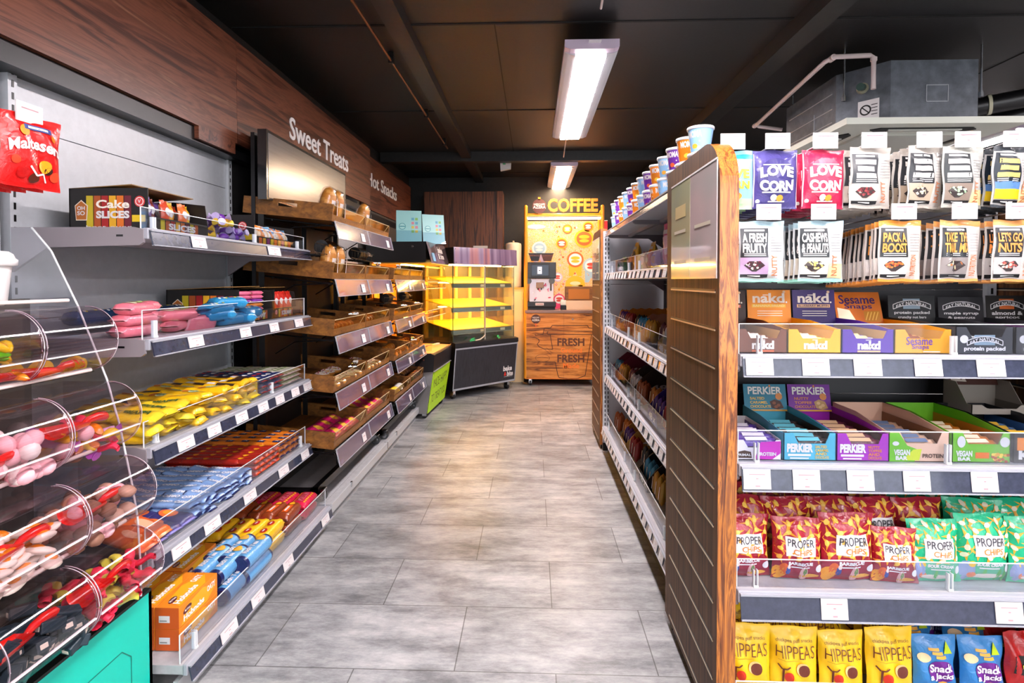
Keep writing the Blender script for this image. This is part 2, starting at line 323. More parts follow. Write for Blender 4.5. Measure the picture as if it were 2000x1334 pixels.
b = MB(); b.cyl((.14, .1, 2.33), (.07, .0, 2.3), .02, pm('#12352c', .5)); b.cyl((.17, .16, 2.34), (.13, .08, 2.32), .028, pm('#8b8a70', .5)); b.build('drain_spigot', a)
b = MB(); F2 = fr((.1, .3, 2.15), Vector((.18, -.22, 0)).normalized(), (0, 0, 1)); b.rect(F2, .12, .02, .23, .13, M_card, .002)
b.disc(F2, .16, .075, .03, .03, M_blk, .003); b.disc(F2, .16, .075, .022, .022, M_card, .0036); b.line(F2, [(.14, .095), (.18, .055)], .006, M_blk, .004)
for k in range(4): b.line(F2, [(.19, .045 + k * .018), (.222, .045 + k * .018)], .004, M_blk, .004)
b.build('warning_sticker', a)
for (x, y) in ((.12, .25), (.12, .9), (.86, .2), (.86, .9)):
    b = MB(); b.cyl((x, y, 2.3), (x, y, CZ), .006, M_chrome); b.cyl((x, y, 2.3), (x, y, 2.33), .014, M_chrome); b.build('hanging_rod', a)
tag(a, 'ceiling cassette air conditioner with grey metal casing and cream grille above the hanging snacks', 'air conditioner')
b = MB(); PV = pm('#d9c9c6', .4)
pts = [(1.845, 3.13, 2.29), (1.845, 3.13, 2.46), (1.83, 3.14, 2.475), (1.64, 3.14, 2.47), (1.62, 3.2, 2.465), (1.66, 4.25, 2.41), (1.68, 4.26, 2.40), (1.85, 4.26, 2.375)]
b.tube(pts, .013, PV, 12)
for i in (1, 3, 5): b.cyl(Vector(pts[i]) - Vector((0, 0, .02)) if i == 1 else Vector(pts[i]), Vector(pts[i]) + Vector((0, .04, 0)) if i != 1 else Vector(pts[i]), .017, PV, n=12)
tag(b.build('drain_pipe'), 'white plastic drain pipe bent around the air conditioner', 'pipe')
b = MB(); b.tube([(2.6, 3.6, 2.3), (2.9, 3.45, 2.33), (3.4, 3.2, 2.42), (4.4, 2.7, 2.5)], .055, M_blk, 14); b.tube([(2.6, 3.7, 2.22), (2.9, 3.6, 2.25), (3.6, 3.3, 2.4), (4.4, 2.95, 2.45)], .045, M_blk, 14)
b.tube([(2.6, 3.5, 2.2), (3.0, 3.42, 2.22), (3.4, 3.3, 2.4)], .008, M_blk)
for p in ((2.75, 3.52, 2.315), (2.95, 3.43, 2.335)): b.cyl(p, (p[0] + .015, p[1] - .008, p[2] + .001), .06, pm('#c8c4a8', .5), n=16)
tag(b.build('refrigerant_hose'), 'pair of thick black insulated hoses leaving the air conditioner', 'hose')

# ------------------------------------------------------------------ far corner
c = empty('wall_cupboard', (-1.58, 7.02, 0))
b = MB(); b.box((.22, 0, .0), (1.13, .28, 2.37), M_walnut_v); b.build('door', c)
b = MB(); b.box((1.135, -.02, 0), (1.21, .28, 2.37), M_walnut_v); b.build('side_panel', c)
b = MB(); b.box((.84, -.03, 1.66), (1.02, -.005, 1.69), M_card, .004); b.build('handle', c)
tag(c, 'tall dark walnut cupboard in the far left corner behind the glass case', 'cupboard')
c = empty('cream_cabinet', (-.355, 6.92, 0)); b = MB(); b.box((0, 0, 0), (.25, .36, 1.15), pm('#d8bf92', .45)); b.build('body', c)
b = MB(); b.box((.01, -.012, .75), (.24, -.002, 1.12), pm('#e4cfa6', .4)); b.build('door', c)
b = MB(); b.box((-.0, -.02, 1.15), (.25, .36, 1.17), pm('#cfa45a', .4)); b.build('worktop', c)
tag(c, 'cream cabinet squeezed between the glass case and the coffee stand', 'cabinet')
u = empty('paper_towel_drum', (-.24, 7.06, 1.17)); b = MB(); b.lathe([(0, 0), (.095, 0), (.1, .02), (.1, .53), (.095, .55), (.06, .562), (0, .565)], pm('#e6d9c4', .35), 32); b.build('drum', u)
b = MB(); b.lathe([(0, .563), (.012, .563), (.012, .585), (0, .588)], pm('#b8a888', .4), 16); b.build('knob', u)
tag(u, 'tall cream cylinder with a small knob standing on the cabinet behind the glass case', 'canister')
b = MB(); b.box((.86, 7.24, 1.9), (.96, 7.32, 2.02), pm('#d01818', .3)); b.box((.86, 7.235, 2.02), (.96, 7.32, 2.03), M_card)
tag(b.build('fire_alarm_box'), 'small red alarm box on the black wall right of the coffee sign', 'alarm box')
sc.cycles.transparent_max_bounces = 24 if hasattr(sc, 'cycles') else 8
# ================================================================== SHELVING
M_brk = pm('#8f878c', .4, name='shelf_bracket_grey')
def price_label(par, F, x0, x1, z0, z1):
    m = MB(); m.grid(lambda a, b: F(x0 + (x1 - x0) * a, z0 + (z1 - z0) * b, .0025), 1, 1, M_card)
    m.grid(lambda a, b: F(x0 + (x1 - x0) * a, z0 + (z1 - z0) * b, .0005), 1, 1, M_card)
    w_ = x1 - x0; h = z1 - z0
    m.rect(F, x0 + w_ * .2, z0 + h * .72, x0 + w_ * .8, z0 + h * .77, M_print, .003); m.rect(F, x0 + w_ * .45, z0 + h * .5, x0 + w_ * .55, z0 + h * .56, M_print, .003)
    m.rect(F, x0 + w_ * .42, z0 + h * .12, x0 + w_ * .6, z0 + h * .2, M_print, .003); return m.build('price_label', par)
def riser(par, x0, x1, y, z, h, clips=()):
    m = MB(); m.box((x0, y, z), (x1, y + .002, z + h), M_acr)
    m.box((x0, y - .0005, z + h), (x1, y + .0025, z + h + .002), M_litedge)
    m.box((x0 - .002, y - .0005, z), (x0, y + .0025, z + h + .002), M_litedge); m.box((x1, y - .0005, z), (x1 + .002, y + .0025, z + h + .002), M_litedge)
    o = m.build('clear_riser', par)
    for c in clips:
        k = MB()
        for d in (-.006, .004): k.box((c + d, y - .004, z), (c + d + .002, y + .008, z + h * .62), M_litedge)
        k.box((c - .006, y - .006, z), (c + .006, y - .004, z + .006), M_litedge); k.build('riser_clip', par)
    return o
def shelf(unit, L, D, z, labs=(), h=.044, rise=None, clips=(), brackets=(0, 1), x0=0, base=False, deck=None, lab_h=.036):
    m = MB(); dk = deck or M_shelf
    m.box((x0, 0, z - .028), (x0 + L, D, z - .001), dk); m.box((x0, -.012, z - .032), (x0 + L, .004, z + .001), M_lip, .003)
    s = m.build('shelf' if not base else 'base_deck', unit)
    m = MB(); a, b = -.013, -.022            # ticket strip leans out towards its foot
    m.prism([(a, z - .006), (a - .004, z - .006), (b - .004, z - .006 - h), (b, z - .006 - h)], 0, x0 + .004, x0 + L - .004, M_strip)
    m.box((x0 + .004, a - .008, z - .009), (x0 + L - .004, a + .001, z - .004), M_stripedge); m.box((x0 + .004, b - .008, z - .007 - h), (x0 + L - .004, b + .001, z - .004 - h), M_stripedge)
    m.build('ticket_strip', s)
    F = fr((0, a - .005, z - .006), (1, 0, 0), (0, (b - a) / -h, 1))
    F = fr((0, b - .005, z - .006 - h), (1, 0, 0), Vector((0, (a - b), h)).normalized())
    for l in labs: price_label(s, F, l[0], l[1], (h - lab_h) / 2 + .001, (h + lab_h) / 2 + .002)
    if rise: riser(s, x0 + .006, x0 + L - .006, .012, z, rise, clips)
    if not base:
        for k in brackets:
            xx = x0 + (0.0 if k == 0 else L - .006)
            m = MB(); m.prism([(.0, z - .004), (.0, z - .042), (.012, z - .05), (D * .72, z - .056), (D, z - .13), (D, z + .003), (.03, z + .003)], 0, xx - .004, xx + .006, M_brk)
            m.box((xx - .0045, .06, z - .025), (xx - .0035, .08, z - .019), M_blk); m.build('bracket', s)
        m = MB(); m.box((x0 + .02, D * .35, z - .045), (x0 + L - .02, D * .4, z - .028), M_brk); m.build('stiffener', s)
    return s
def upright(unit, x, y, z0, z1, w=.03, faces='f', cols=1, mat=None, step=.036):
    m = MB(); m.box((x - w / 2, y, z0), (x + w / 2, y + .03, z1), mat or M_steel)
    z = z0 + .03
    while z < z1 - .03:
        for c in range(cols):
            cx = x + (c - (cols - 1) / 2) * w * .42
            m.box((cx - .0035, y - .0012, z), (cx + .0035, y, z + .02), M_blk)
        z += step
    return m.build('upright', unit)
XS = -1.134
L1 = 1.18
def ys(*v): return [(a - 1.6, b - 1.6) for a, b in zip(v[::2], v[1::2])]
u = empty('wall_shelving_bay', (XS, 1.6, 0), RL)
for (z0, z1) in ((.12, .55), (.553, 1.13), (1.133, 1.715), (1.718, 2.1)):
    m = MB(); m.box((.018, .412, z0), (L1 + .0, .424, z1), M_steel); m.build('back_panel', u)
upright(u, .01, .398, .1, 2.0); upright(u, L1 + .02, .398, .1, 2.0)
shelf(u, L1, .40, 1.405, ys(1.792, 1.873, 2.321, 2.435), rise=.062, clips=(.06, .68, 1.1))
shelf(u, L1, .40, 1.078, ys(1.769, 1.851, 2.09, 2.171, 2.33, 2.411, 2.582, 2.67), rise=.085, clips=(.06, .66))
shelf(u, L1, .40, .757, ys(1.708, 1.792, 1.87, 1.949, 2.052, 2.137, 2.225, 2.308, 2.379, 2.459, 2.539, 2.62, 2.676, 2.766), rise=.075, clips=(.06, .82))
shelf(u, L1, .40, .43, ys(1.673, 1.764, 1.845, 1.94, 2.105, 2.198, 2.402, 2.498, 2.642, 2.729), rise=.085, clips=(.06, .62, 1.12))
b = shelf(u, L1, .5, .112, ys(1.762, 1.86, 1.96, 2.053, 2.218, 2.308, 2.631, 2.726), rise=.085, clips=(.08,), base=True)
b.location = (0, -.101, 0)
m = MB(); m.box((0, -.085, 0), (L1, -.07, .062), pm('#a6a8aa', .35)); m.build('plinth', u)
tag(u, 'tall grey wall shelving bay full of biscuits and cakes left of the bakery rack', 'shelving')
# near bay: only its back panels and the peg show
u = empty('wall_shelving_bay', (XS, .4, 0), RL)
for (z0, z1) in ((.12, .55), (.553, 1.13), (1.133, 1.715), (1.718, 2.1)):
    m = MB(); m.box((.0, .412, z0), (1.178, .424, z1), M_steel); m.build('back_panel', u)
tag(u, 'empty grey wall shelving bay behind the sweets stand at the left edge', 'shelving')
# bay behind the bakery racks
u = empty('wall_shelving_bay', (XS, 2.8, 0), RL)
m = MB(); m.box((.02, .412, .12), (1.1, .424, 2.1), M_wallblk); m.build('back_panel', u)
m = MB(); m.box((1.1, .412, 1.3), (2.12, .424, 2.1), pm('#a4a6a8', .35)); m.build('back_panel', u)
m = MB(); m.box((2.12, .412, .1), (4.1, .424, 2.1), pm('#4a4846', .5)); m.build('back_panel', u)
m = MB(); m.box((0, -.101, .084), (2.2, .41, .112), M_shelf); m.box((0, -.113, .062), (2.2, -.097, .113), pm('#b4b6b8', .3), .003)
for i in range(110):
    m.box((.02 + i * .0195, -.07, .112), (.026 + i * .0195, -.067, .1125), pm('#6f7478', .5))
for i in (1, ): m.box((i * 1.1, -.115, .066), (i * 1.1 + .003, -.09, .1135), M_blk)
for x in (.3, 1.35): m.box((x, -.118, .09), (x + .018, -.108, .118), M_chrome)
m.build('base_deck', u)
m = MB(); m.box((0, -.085, 0), (2.2, -.07, .062), pm('#9c9ea0', .35)); m.build('plinth', u)
tag(u, 'wall shelving bay behind the bakery racks with bare perforated base deck', 'shelving')

# ------------------------------------------------------------------ walnut fascia boards with lettering
def fascia(x, y0, y1, label, txts=()):
    e = empty('fascia_board', (x, y0, 0), RL); m = MB(); m.box((0, 0, 1.925), (y1 - y0 - .002, .02, 2.425), M_walnut_y); m.build('board', e)
    for t, a, b, z0, z1 in txts:
        m = MB(); m.txt(t, FX(0), a - y0, z0, b - y0, z1, pm('#f4f0f0', .35), .012, .02, .003, scale=.1); m.build('lettering', e)
    tag(e, label, 'sign board')
fascia(-1.45, -.6, 2.72, 'walnut fascia board without lettering above the grey shelving')
fascia(-1.45, 2.72, 4.98, 'walnut fascia board with white lettering about sweets above the bakery racks', [('Sweet Treats', 3.31, 4.37, 2.10, 2.235)])
fascia(-1.53, 4.98, 7.02, 'walnut fascia board with white lettering about snacks above the hot counter', [('Hot Snacks', 5.16, 6.27, 2.145, 2.275)])
m = MB(); m.box((-1.61, -.6, 1.86), (-1.47, 2.72, 1.925), M_blk); m.box((-1.61, 2.72, 1.86), (-1.47, 4.98, 1.9), M_blk)
m.box((-1.62, 4.98, 1.84), (-1.54, 7.0, 1.9), M_blk); m.box((-1.61, 2.4, 1.87), (-1.45, 2.7, 1.93), M_walnut_y); struct('trim_6', m)

# ------------------------------------------------------------------ bakery racks
M_wire = pm('#101012', .3, .6, name='black_wire')
M_ticket = noisy('reflection_tint_ticket', [(.3, '#4b4258'), (.5, '#5d5268'), (.7, '#6e6279')], (1, 1, 1), 9, 3, .16, coat=1)  # purple-grey paints in the reflections on clear ticket holders
TZ = [1.553, 1.26, .97, .682, .393]
def caster():
    r = empty('caster'); return r
def rack(x, y0, L, label, rows, header=False):
    e = empty('bakery_rack', (x, y0, 0), RL)
    if header:
        m = MB(); m.box((0, .39, .2), (L, .41, 2.0), pm('#131216', .45)); m.build('back_board', e)
        m = MB(); m.box((-.06, .30, 1.655), (L + .0, .345, 2.0), pm('#17171a', .2, 0, .8)); m.box((-.045, .298, 1.665), (L - .012, .30, 1.985), noisy('gloss_black_sign', [(.3, '#232428'), (.6, '#3c3d42'), (.8, '#27282c')], (1, 3, 26), 3, 6, .33, coat=1, cr=.2)); m.build('header_panel', e)
    for xx in (.02, L / 2, L - .02):
        m = MB(); m.box((xx - .012, .35, .16), (xx + .012, .38, 1.99 if header else 1.35), M_blk); m.build('post', e)
    m = MB(); m.box((0, .09, .15), (L, .12, .19), M_blk); m.box((0, .34, .15), (L, .37, .19), M_blk); m.box((0, .09, .15), (.03, .37, .19), M_blk); m.box((L - .03, .09, .15), (L, .37, .19), M_blk); m.build('base_frame', e)
    for r in rows:
        z = TZ[r]
        for xx in (.02, L / 2, L - .02):
            m = MB(); m.tube([(xx, .30, z - .09), (xx, .20, z - .03), (xx, .0, z - .02), (xx, -.012, z - .03), (xx, -.012, z - .075)], .004, M_wire); m.tube([(xx, .0, z - .025), (xx, .3, z + .01), (xx, .38, z + .02)], .005, M_wire); m.build('arm', e)
        m = MB(); m.box((0, -.008, z - .014), (L, -.002, z - .006), M_wire); m.box((0, .3, z + .002), (L, .308, z + .01), M_wire); m.build('rail', e)
        for k in range(2):
            a = k * L / 2 + .004; b = (k + 1) * L / 2 - .004
            m = MB(); T = [(-.016, z - .002), (-.012, z - .002), (-.032, z - .088), (-.036, z - .088)]
            m.prism(T, 0, a, b, M_ticket)
            for q, zz in ((-.018, z - .003), (-.038, z - .089)): m.box((a, q, zz), (b, q + .008, zz + .003), M_stripedge)
            m.box((a, -.019, z - .003), (a + .003, -.011, z), M_stripedge); m.prism([(-.018, z), (-.012, z), (-.032, z - .088), (-.038, z - .088)], 0, a - .001, a + .002, M_stripedge); m.prism([(-.018, z), (-.012, z), (-.032, z - .088), (-.038, z - .088)], 0, b - .002, b + .001, M_stripedge)
            s = m.build('ticket_panel', e)
            F = fr((0, -.0365, z - .088), (1, 0, 0), Vector((0, .02, .086)).normalized()); m = MB(); m.rect(F, a + (b - a) * .72, .012, a + (b - a) * .84, .06, M_card, .002); m.rect(F, a + (b - a) * .75, .04, a + (b - a) * .81, .044, M_print, .003); m.build('price_label', s)
    for xx, yy in ((.05, .08), (L - .05, .08), (.05, .35), (L - .05, .35)):
        m = MB(); m.cyl((xx - .011, yy, .142), (xx + .011, yy, .142), .030, pm('#3b3f42', .5), n=20); m.cyl((xx - .014, yy, .142), (xx + .014, yy, .142), .018, M_chrome, n=16)
        m.box((xx - .02, yy - .012, .14), (xx - .015, yy + .02, .178), M_chrome); m.box((xx + .015, yy - .012, .14), (xx + .02, yy + .02, .178), M_chrome); m.box((xx - .022, yy - .02, .172), (xx + .022, yy + .024, .18), M_chrome)
        m.build('caster', e)
    tag(e, label, 'rack')
rack(-1.01, 2.79, 1.11, 'black wheeled bakery rack with gloss header nearest the biscuit shelving', range(5), True)
rack(-.985, 3.93, 1.06, 'black wheeled bakery rack beside the hot food counter', range(1, 5))
def tray_maker(W, D=.46, H=.085):
    def f():
        e = empty('bakery_tray'); t = .011
        m = MB(); m.box((t, t, 0), (W - t, D - t, .009), M_tray); m.build('bottom', e)
        for x in (0, W - t):
            m = MB(); h0, h1, z0, z1 = D * .40, D * .62, H * .58, H * .82
            m.box((x, 0, 0), (x + t, h0, H), M_tray); m.box((x, h1, 0), (x + t, D, H), M_tray); m.box((x, h0, 0), (x + t, h1, z0), M_tray); m.box((x, h0, z1), (x + t, h1, H), M_tray); m.build('side_board', e)
        m = MB(); m.box((t, D - t, 0), (W - t, D, H), M_tray); m.build('back_board', e)
        m = MB(); m.box((t, 0, 0), (W - t, t, .034), M_tray)
        for k in range(7): m.cyl((t + .04 + k * (W - .1) / 6, -.0005, .017), (t + .04 + k * (W - .1) / 6, .001, .017), .003, M_blk, n=8)
        m.build('front_board', e)
        m = MB(); m.box((t, .002, .034), (W - t, .004, H - .006), clear('#f4ecd4', .97, 'tray_front_glass')); m.cyl((0, .004, H - .004), (W, .004, H - .004), .0022, pm('#c9b48c', .3)); m.cyl((W - .1, .004, .034), (W - t, .004, H - .004), .0016, pm('#c9b48c', .3), n=6); m.build('front_guard', e)
        return e
    return f
side = ['left', 'right']; rown = ['top', 'second', 'middle', 'fourth', 'bottom']
TR = .10
TP = {}
for r in range(5):
    for k in range(4):
        if r == 0 and k > 1: continue
        x = -1.01 if k < 2 else -.985; y = [2.795, 3.352, 3.935, 4.465][k]; W = .55 if k < 2 else .525
        rk = 'rack nearest the biscuit shelving' if k < 2 else 'rack beside the hot counter'
        place('tray%d' % (k // 2), tray_maker(W), (x, y, TZ[r] - .0), RL, 'wooden bakery tray, %s one in the %s row of the %s' % (['nearer', 'farther'][k % 2], rown[r], rk), 'tray', 'wooden bakery trays', rx=TR)
        TP[(r, k)] = (x, y, TZ[r])
# things in trays: local (a along the tray, d depth, h height)
def in_tray(r, k, a, d, h=.01):
    x, y, z = TP[(r, k)]; return (x - d * math.cos(TR) + h * math.sin(TR), y + a, z + d * math.sin(TR) + h * math.cos(TR))
def loaf():
    e = empty('wrapped_bread'); br = pm('#c9822e', .5); pw = pm('#efe6e2', .5); gb = pm('#e0a04c', .5); m = MB()
    m.grid(lambda a, b: (.045 * math.cos(2*PI*a) * math.sin(PI*b) ** .45, .04 * math.sin(2*PI*a) * math.sin(PI*b) ** .45, .008 + .155 * b), 20, 18, br, True, lambda a, b: pw if (b < .55 and .62 < a < .82) else (gb if int(b * 9 + a * 4) % 3 == 0 else None)); m.build('bread', e)
    m = MB(); m.grid(lambda a, b: ((.05 + .003 * math.sin(a * 40)) * math.cos(2*PI*a) * math.sin(PI*b) ** .3, (.045 + .003 * math.sin(b * 30)) * math.sin(2*PI*a) * math.sin(PI*b) ** .3, .0 + .17 * b), 18, 14, clear('#ffffff', .92, 'bag_film', .15, .35)); m.build('film', e)
    m = MB(); F = fr((0, -.052, .02), (1, 0, 0), (0, .05, 1)); m.rect(F, -.014, 0, .018, .08, M_card); m.disc(F, .002, .07, .011, .011, M_blk, .002); m.disc(F, .002, .07, .007, .007, M_card, .003); m.build('paper_sticker', e)
    return e
for i, (r, k, a, d) in enumerate([(0, 0, .05, .05), (0, 0, .17, .05), (0, 1, .12, .06), (1, 0, .05, .05), (1, 0, .18, .05)]):
    place('loaf', loaf, in_tray(r, k, a, d, .012), RL + .25, 'wrapped golden loaf standing in the %s, %s' % (['nearer tray of the top row', 'nearer tray of the top row', 'farther tray of the top row', 'nearer tray of the second row', 'nearer tray of the second row'][i], ['nearest', 'farther one', 'the only one there', 'nearest one', 'farther one'][i]), 'bread', 'wrapped loaves', rx=.12, s=1.0)
def tongs(hc):
    def f():
        m = MB(); st = M_chrome
        for s_ in (-1, 1):
            m.tube([(0, 0, .002), (.08, s_ * .007, .006), (.2, s_ * .014, .008), (.235, s_ * .012, .004)], [.003, .004, .003, .004], st, 6)
            m.box((.215, s_ * .012 - .010, .0), (.26, s_ * .012 + .010, .004), st)
        e = empty('serving_tongs'); m.build('metal_arms', e); m = MB(); m.box((-.05, -.014, -.003), (.03, .014, .011), pm(hc, .3), .003); m.build('handle', e); return e
    return f
for i, (r, k, a, d, c, l) in enumerate([(2, 0, .44, .03, '#c6bcb8', 'grey handled tongs on the nearer middle row tray'), (2, 2, .40, .03, '#e0dcd8', 'white handled tongs across the third tray of the middle row'), (2, 3, .34, .03, '#cfc6c2', 'pale handled tongs on the farthest middle row tray'),
        (3, 0, .46, .04, '#b9b9b9', 'steel tongs lying over the iced doughnuts'), (3, 3, .2, .03, '#118a66', 'tongs with green handle on the fourth row'), (1, 2, .3, .04, '#e8e4e0', 'white handled tongs on the second row beside the counter'), (1, 1, .4, .04, '#d8b9a0', 'tongs with pale handle on the second row, farther tray')]):
    p = in_tray(r, k, a, d, .085); place('tongs' + c, tongs(c), p, RL + PI + .25, l, 'tongs', 'serving tongs', ry=-.05)
def glaze(c1, c2, rr=.042, hole=.013, nm='iced_doughnut'):
    def f():
        R = (rr + hole) / 2; q = (rr - hole) / 2; m = MB()
        m.grid(lambda a, b: ((R + q * math.cos(2*PI*b)) * math.cos(2*PI*a), (R + q * math.cos(2*PI*b)) * math.sin(2*PI*a), .016 + q * math.sin(2*PI*b)), 18, 10, pm(c1, .45), True, lambda a, b: pm(c2, .3) if .05 < b < .45 else None)
        rnd = random.Random(3)
        for _ in range(16):
            t = rnd.random() * 6.28; v = R + (rnd.random() - .5) * q; z = .016 + q * .93; m.box((v * math.cos(t) - .003, v * math.sin(t) - .002, z), (v * math.cos(t) + .003, v * math.sin(t) + .002, z + .002), pm(rnd.choice(['#e0337a', '#7a3a20', '#f2c21a']), .4))
        return m.build(nm)
    return f
def scatter(r, k, n, key, mk, lb, cat, grp, a0=.04, a1=.5, d0=.04, d1=.14, cols=6, dz=.0, rzj=.5, nd=2, h=.012):
    rnd = random.Random(r * 7 + k + n); W = .5
    for i in range(n):
        a = a0 + (a1 - a0) * ((i % cols) + .5) / cols; row = i // cols; d = d0 + (d1 - d0) * ((row % nd) / max(1, nd - 1) if nd > 1 else 0)
        place(key, mk, in_tray(r, k, a + rnd.uniform(-.008, .008), d + rnd.uniform(-.006, .006), h + dz * (row // nd)), RL + rnd.uniform(-rzj, rzj), lb, cat, grp, rx=TR + rnd.uniform(-.1, .1))
scatter(3, 0, 10, 'donut', glaze('#c98a3c', '#f3ece4'), 'white iced doughnut in the nearer tray of the fourth bakery row', 'doughnut', 'iced doughnuts', cols=5, d1=.16)
scatter(3, 1, 8, 'donut', None, 'white iced doughnut in the second tray of the fourth bakery row', 'doughnut', 'iced doughnuts on the second tray', cols=4, a1=.35, d1=.16)
def pastry(c1, c2, nm, L=.12, R=.026):
    def f():
        m = MB(); m.grid(lambda a, b: (L * (b - .5), R * math.cos(2*PI*a) * math.sin(PI*b) ** .6 * (1 + .12 * math.sin(b * 38)) + .03 * (b - .5) ** 2 * 4 - .01, R * .8 + R * .85 * math.sin(2*PI*a) * math.sin(PI*b) ** .6 * (1 + .12 * math.sin(b * 38))), 12, 26, pm(c1, .4), True, lambda a, b: pm(c2, .4) if int(b * 13) % 2 else None)
        return m.build(nm)
    return f
scatter(2, 0, 3, 'croissant', pastry('#a8561a', '#d08a35', 'croissant'), 'golden croissant in the nearer middle row tray', 'croissant', 'croissants', a0=.06, a1=.42, cols=3, nd=1, d0=.05)
scatter(2, 1, 2, 'swirl', pastry('#8a4a20', '#e8dccc', 'iced_pastry'), 'iced pastry in the second tray of the middle row', 'pastry', 'iced pastries', a0=.05, a1=.3, cols=2, nd=1, d0=.05)
scatter(3, 2, 8, 'bun', pastry('#c9781f', '#e6a83c', 'glazed_bun', .07, .03), 'small orange glazed bun in the third tray of the fourth row', 'bun', 'glazed buns', cols=4)
scatter(3, 3, 6, 'bun', None, 'small orange glazed bun in the farthest tray of the fourth row', 'bun', 'glazed buns on the farthest tray', cols=3)
def cookie_bag():
    m = MB(); P = foil('#d31f6a'); Y_ = pm('#f0b531', .5); m.grid(lambda a, b: (.075 * (2*a-1), .055 * (2*b-1), .004 + .028 * max(0, 1 - (2*a-1) ** 4) * max(0, 1 - (2*b-1) ** 4) + .002 * math.sin(a * 31 + b * 17)), 12, 12, P)
    m.grid(lambda a, b: (.075 * (1-2*a), .055 * (2*b-1), .002), 1, 1, P)
    F = lambda u, v, w_=0: Vector((u, v, .030 + w_ - (u*u + v*v) * 5)); m.disc(F, 0, 0, .03, .03, Y_, .005); m.disc(F, .045, .02, .018, .016, pm('#f3d7e0', .4), .006); m.disc(F, -.045, -.02, .016, .014, pm('#f3d7e0', .4), .006); return m.build('cookie_bag')
for k in (0, 1):
    rnd = random.Random(k)
    for j in range(8): place('ckb', cookie_bag, in_tray(4, k, .08 + (j % 4) * .12 + rnd.uniform(-.01, .01), .07 + (j // 4 % 2) * .10, .013), RL + rnd.uniform(-.2, .2), 'shiny pink bag of cookies in the bottom row tray, %s tray' % ['nearest', 'second'][k], 'cookie bag', 'pink cookie bags %d' % (k + 1), rx=TR + .25)
def muffin(c, t, nm='muffin'):
    def f():
        e = empty(nm); m = MB(); m.lathe([(0, 0), (.022, 0), (.032, .035), (.0, .036)], pm(c, .5), 16); m.build('paper_case', e)
        m = MB(); m.grid(lambda a, b: (.037 * math.sin(PI*b/2) * math.cos(2*PI*a), .037 * math.sin(PI*b/2) * math.sin(2*PI*a), .034 + .024 * math.cos(PI*b/2)), 16, 6, pm(t, .5)); m.build('top', e); return e
    return f
scatter(4, 2, 3, 'muf', muffin('#e8b81f', '#f1c52a'), 'yellow topped muffin in the third tray of the bottom row', 'muffin', 'yellow muffins', cols=3, nd=1, a0=.02, a1=.2)
scatter(4, 2, 2, 'muf2', muffin('#3b2416', '#c9c4c0'), 'grey topped muffin beside the yellow ones in the bottom row', 'muffin', 'grey muffins', cols=2, nd=1, a0=.22, a1=.36)
scatter(4, 3, 12, 'muf3', muffin('#4a2a18', '#5a341d', 'chocolate_muffin'), 'dark chocolate muffin in the farthest bottom row tray', 'muffin', 'chocolate muffins', cols=6)
# wire baskets with paper rolls and bag sleeves under the top rows
def sleeve():
    e = empty('glove_dispenser'); m = MB(); m.cyl((0, 0, 0), (.16, 0, 0), .038, M_blk, n=20); m.cyl((.159, 0, 0), (.162, 0, 0), .034, pm('#4a4440', .5), n=20); m.build('tube', e)
    m = MB(); rnd = random.Random(5)
    for i in range(5): m.tube([(.12, .01 * (i-2), .0), (.2, .012 * (i-2), .006), (.27 + .01 * i, .014 * (i-2), -.008 + rnd.uniform(-.01, .01))], [.004, .012, .006], pm('#efe3d4', .6), 6)
    m.build('paper_sleeves', e)
    m = MB()
    for z in (-.045, .0): m.tube([(-.22, -.05, z + .01), (.16, -.05, z), (.26, -.045, z)], .002, M_wire, 6)
    for i in range(9): m.tube([(-.2 + i * .055, -.05, .01), (-.2 + i * .055, -.05, -.045), (-.2 + i * .055, .06, -.045)], .0018, M_wire, 6)
    m.build('wire_basket', e); return e
for i, (x, y, z, l) in enumerate([(-1.09, 2.86, 1.425, 'under the nearer top row tray'), (-1.09, 3.40, 1.42, 'under the farther top row tray'), (-1.04, 3.92, 1.13, 'under the second row trays beside the rack gap'), (-1.04, 4.44, 1.13, 'under the second row trays next to the hot counter')]):
    place('sleeve', sleeve, (x, y, z), RL, 'black tube of paper sleeves ' + l, 'bag dispenser', 'paper sleeve dispensers', s=1 if i < 2 else .8)
# warm strip lamps hidden in the counters light the pastry
def lampmat(c, e): return pm(c, .5, 0, 0, e)
# ------------------------------------------------------------------ hot food counter with lime front
e = empty('hot_food_counter', (-.955, 5.0, 0), RL - .06)
Lc = .74; blkp = pm('#17161a', .35)
m = MB(); m.prism([(.0, .05), (-.062, .43), (-.075, .585), (.55, .6), (.55, .05)], 0, 0, Lc, pm('#8f8c8c', .3, .5)); m.build('body', e)
m = MB(); n_ = Vector((0, -.062, .38)).normalized(); F = fr((0, 0, .05), (1, 0, 0), n_)
m.prism([(-.002, .05), (-.006, .05), (-.068, .43), (-.062, .43)], 0, .02, Lc - .01, pm('#b6e814', .4)); k_ = pm('#28331a', .5)
m.txt('MADE HAPPY', F, .07, .22, Lc - .08, .31, k_, .0, w=.006); m.txt('TO TREAT YOU', F, .07, .08, Lc - .08, .16, k_, .0, w=.006); m.build('lime_front_panel', e)
m = MB(); m.prism([(-.066, .435), (-.079, .585), (-.04, .60), (.1, .585), (.1, .42)], 0, -.012, Lc, blkp); m.box((.0, -.075, .43), (Lc, -.066, .436), M_stripedge); m.cyl((-.013, .02, .54), (-.010, .02, .54), .009, M_chrome); m.build('black_apron', e)
m = MB(); m.prism([(-.07, .6), (.5, .615), (.5, .605), (-.07, .59)], 0, .01, Lc - .01, pm('#d9b27c', .3)); m.box((.0, -.075, .60), (Lc, -.069, .606), pm('#c7a060', .3)); m.build('deck', e)
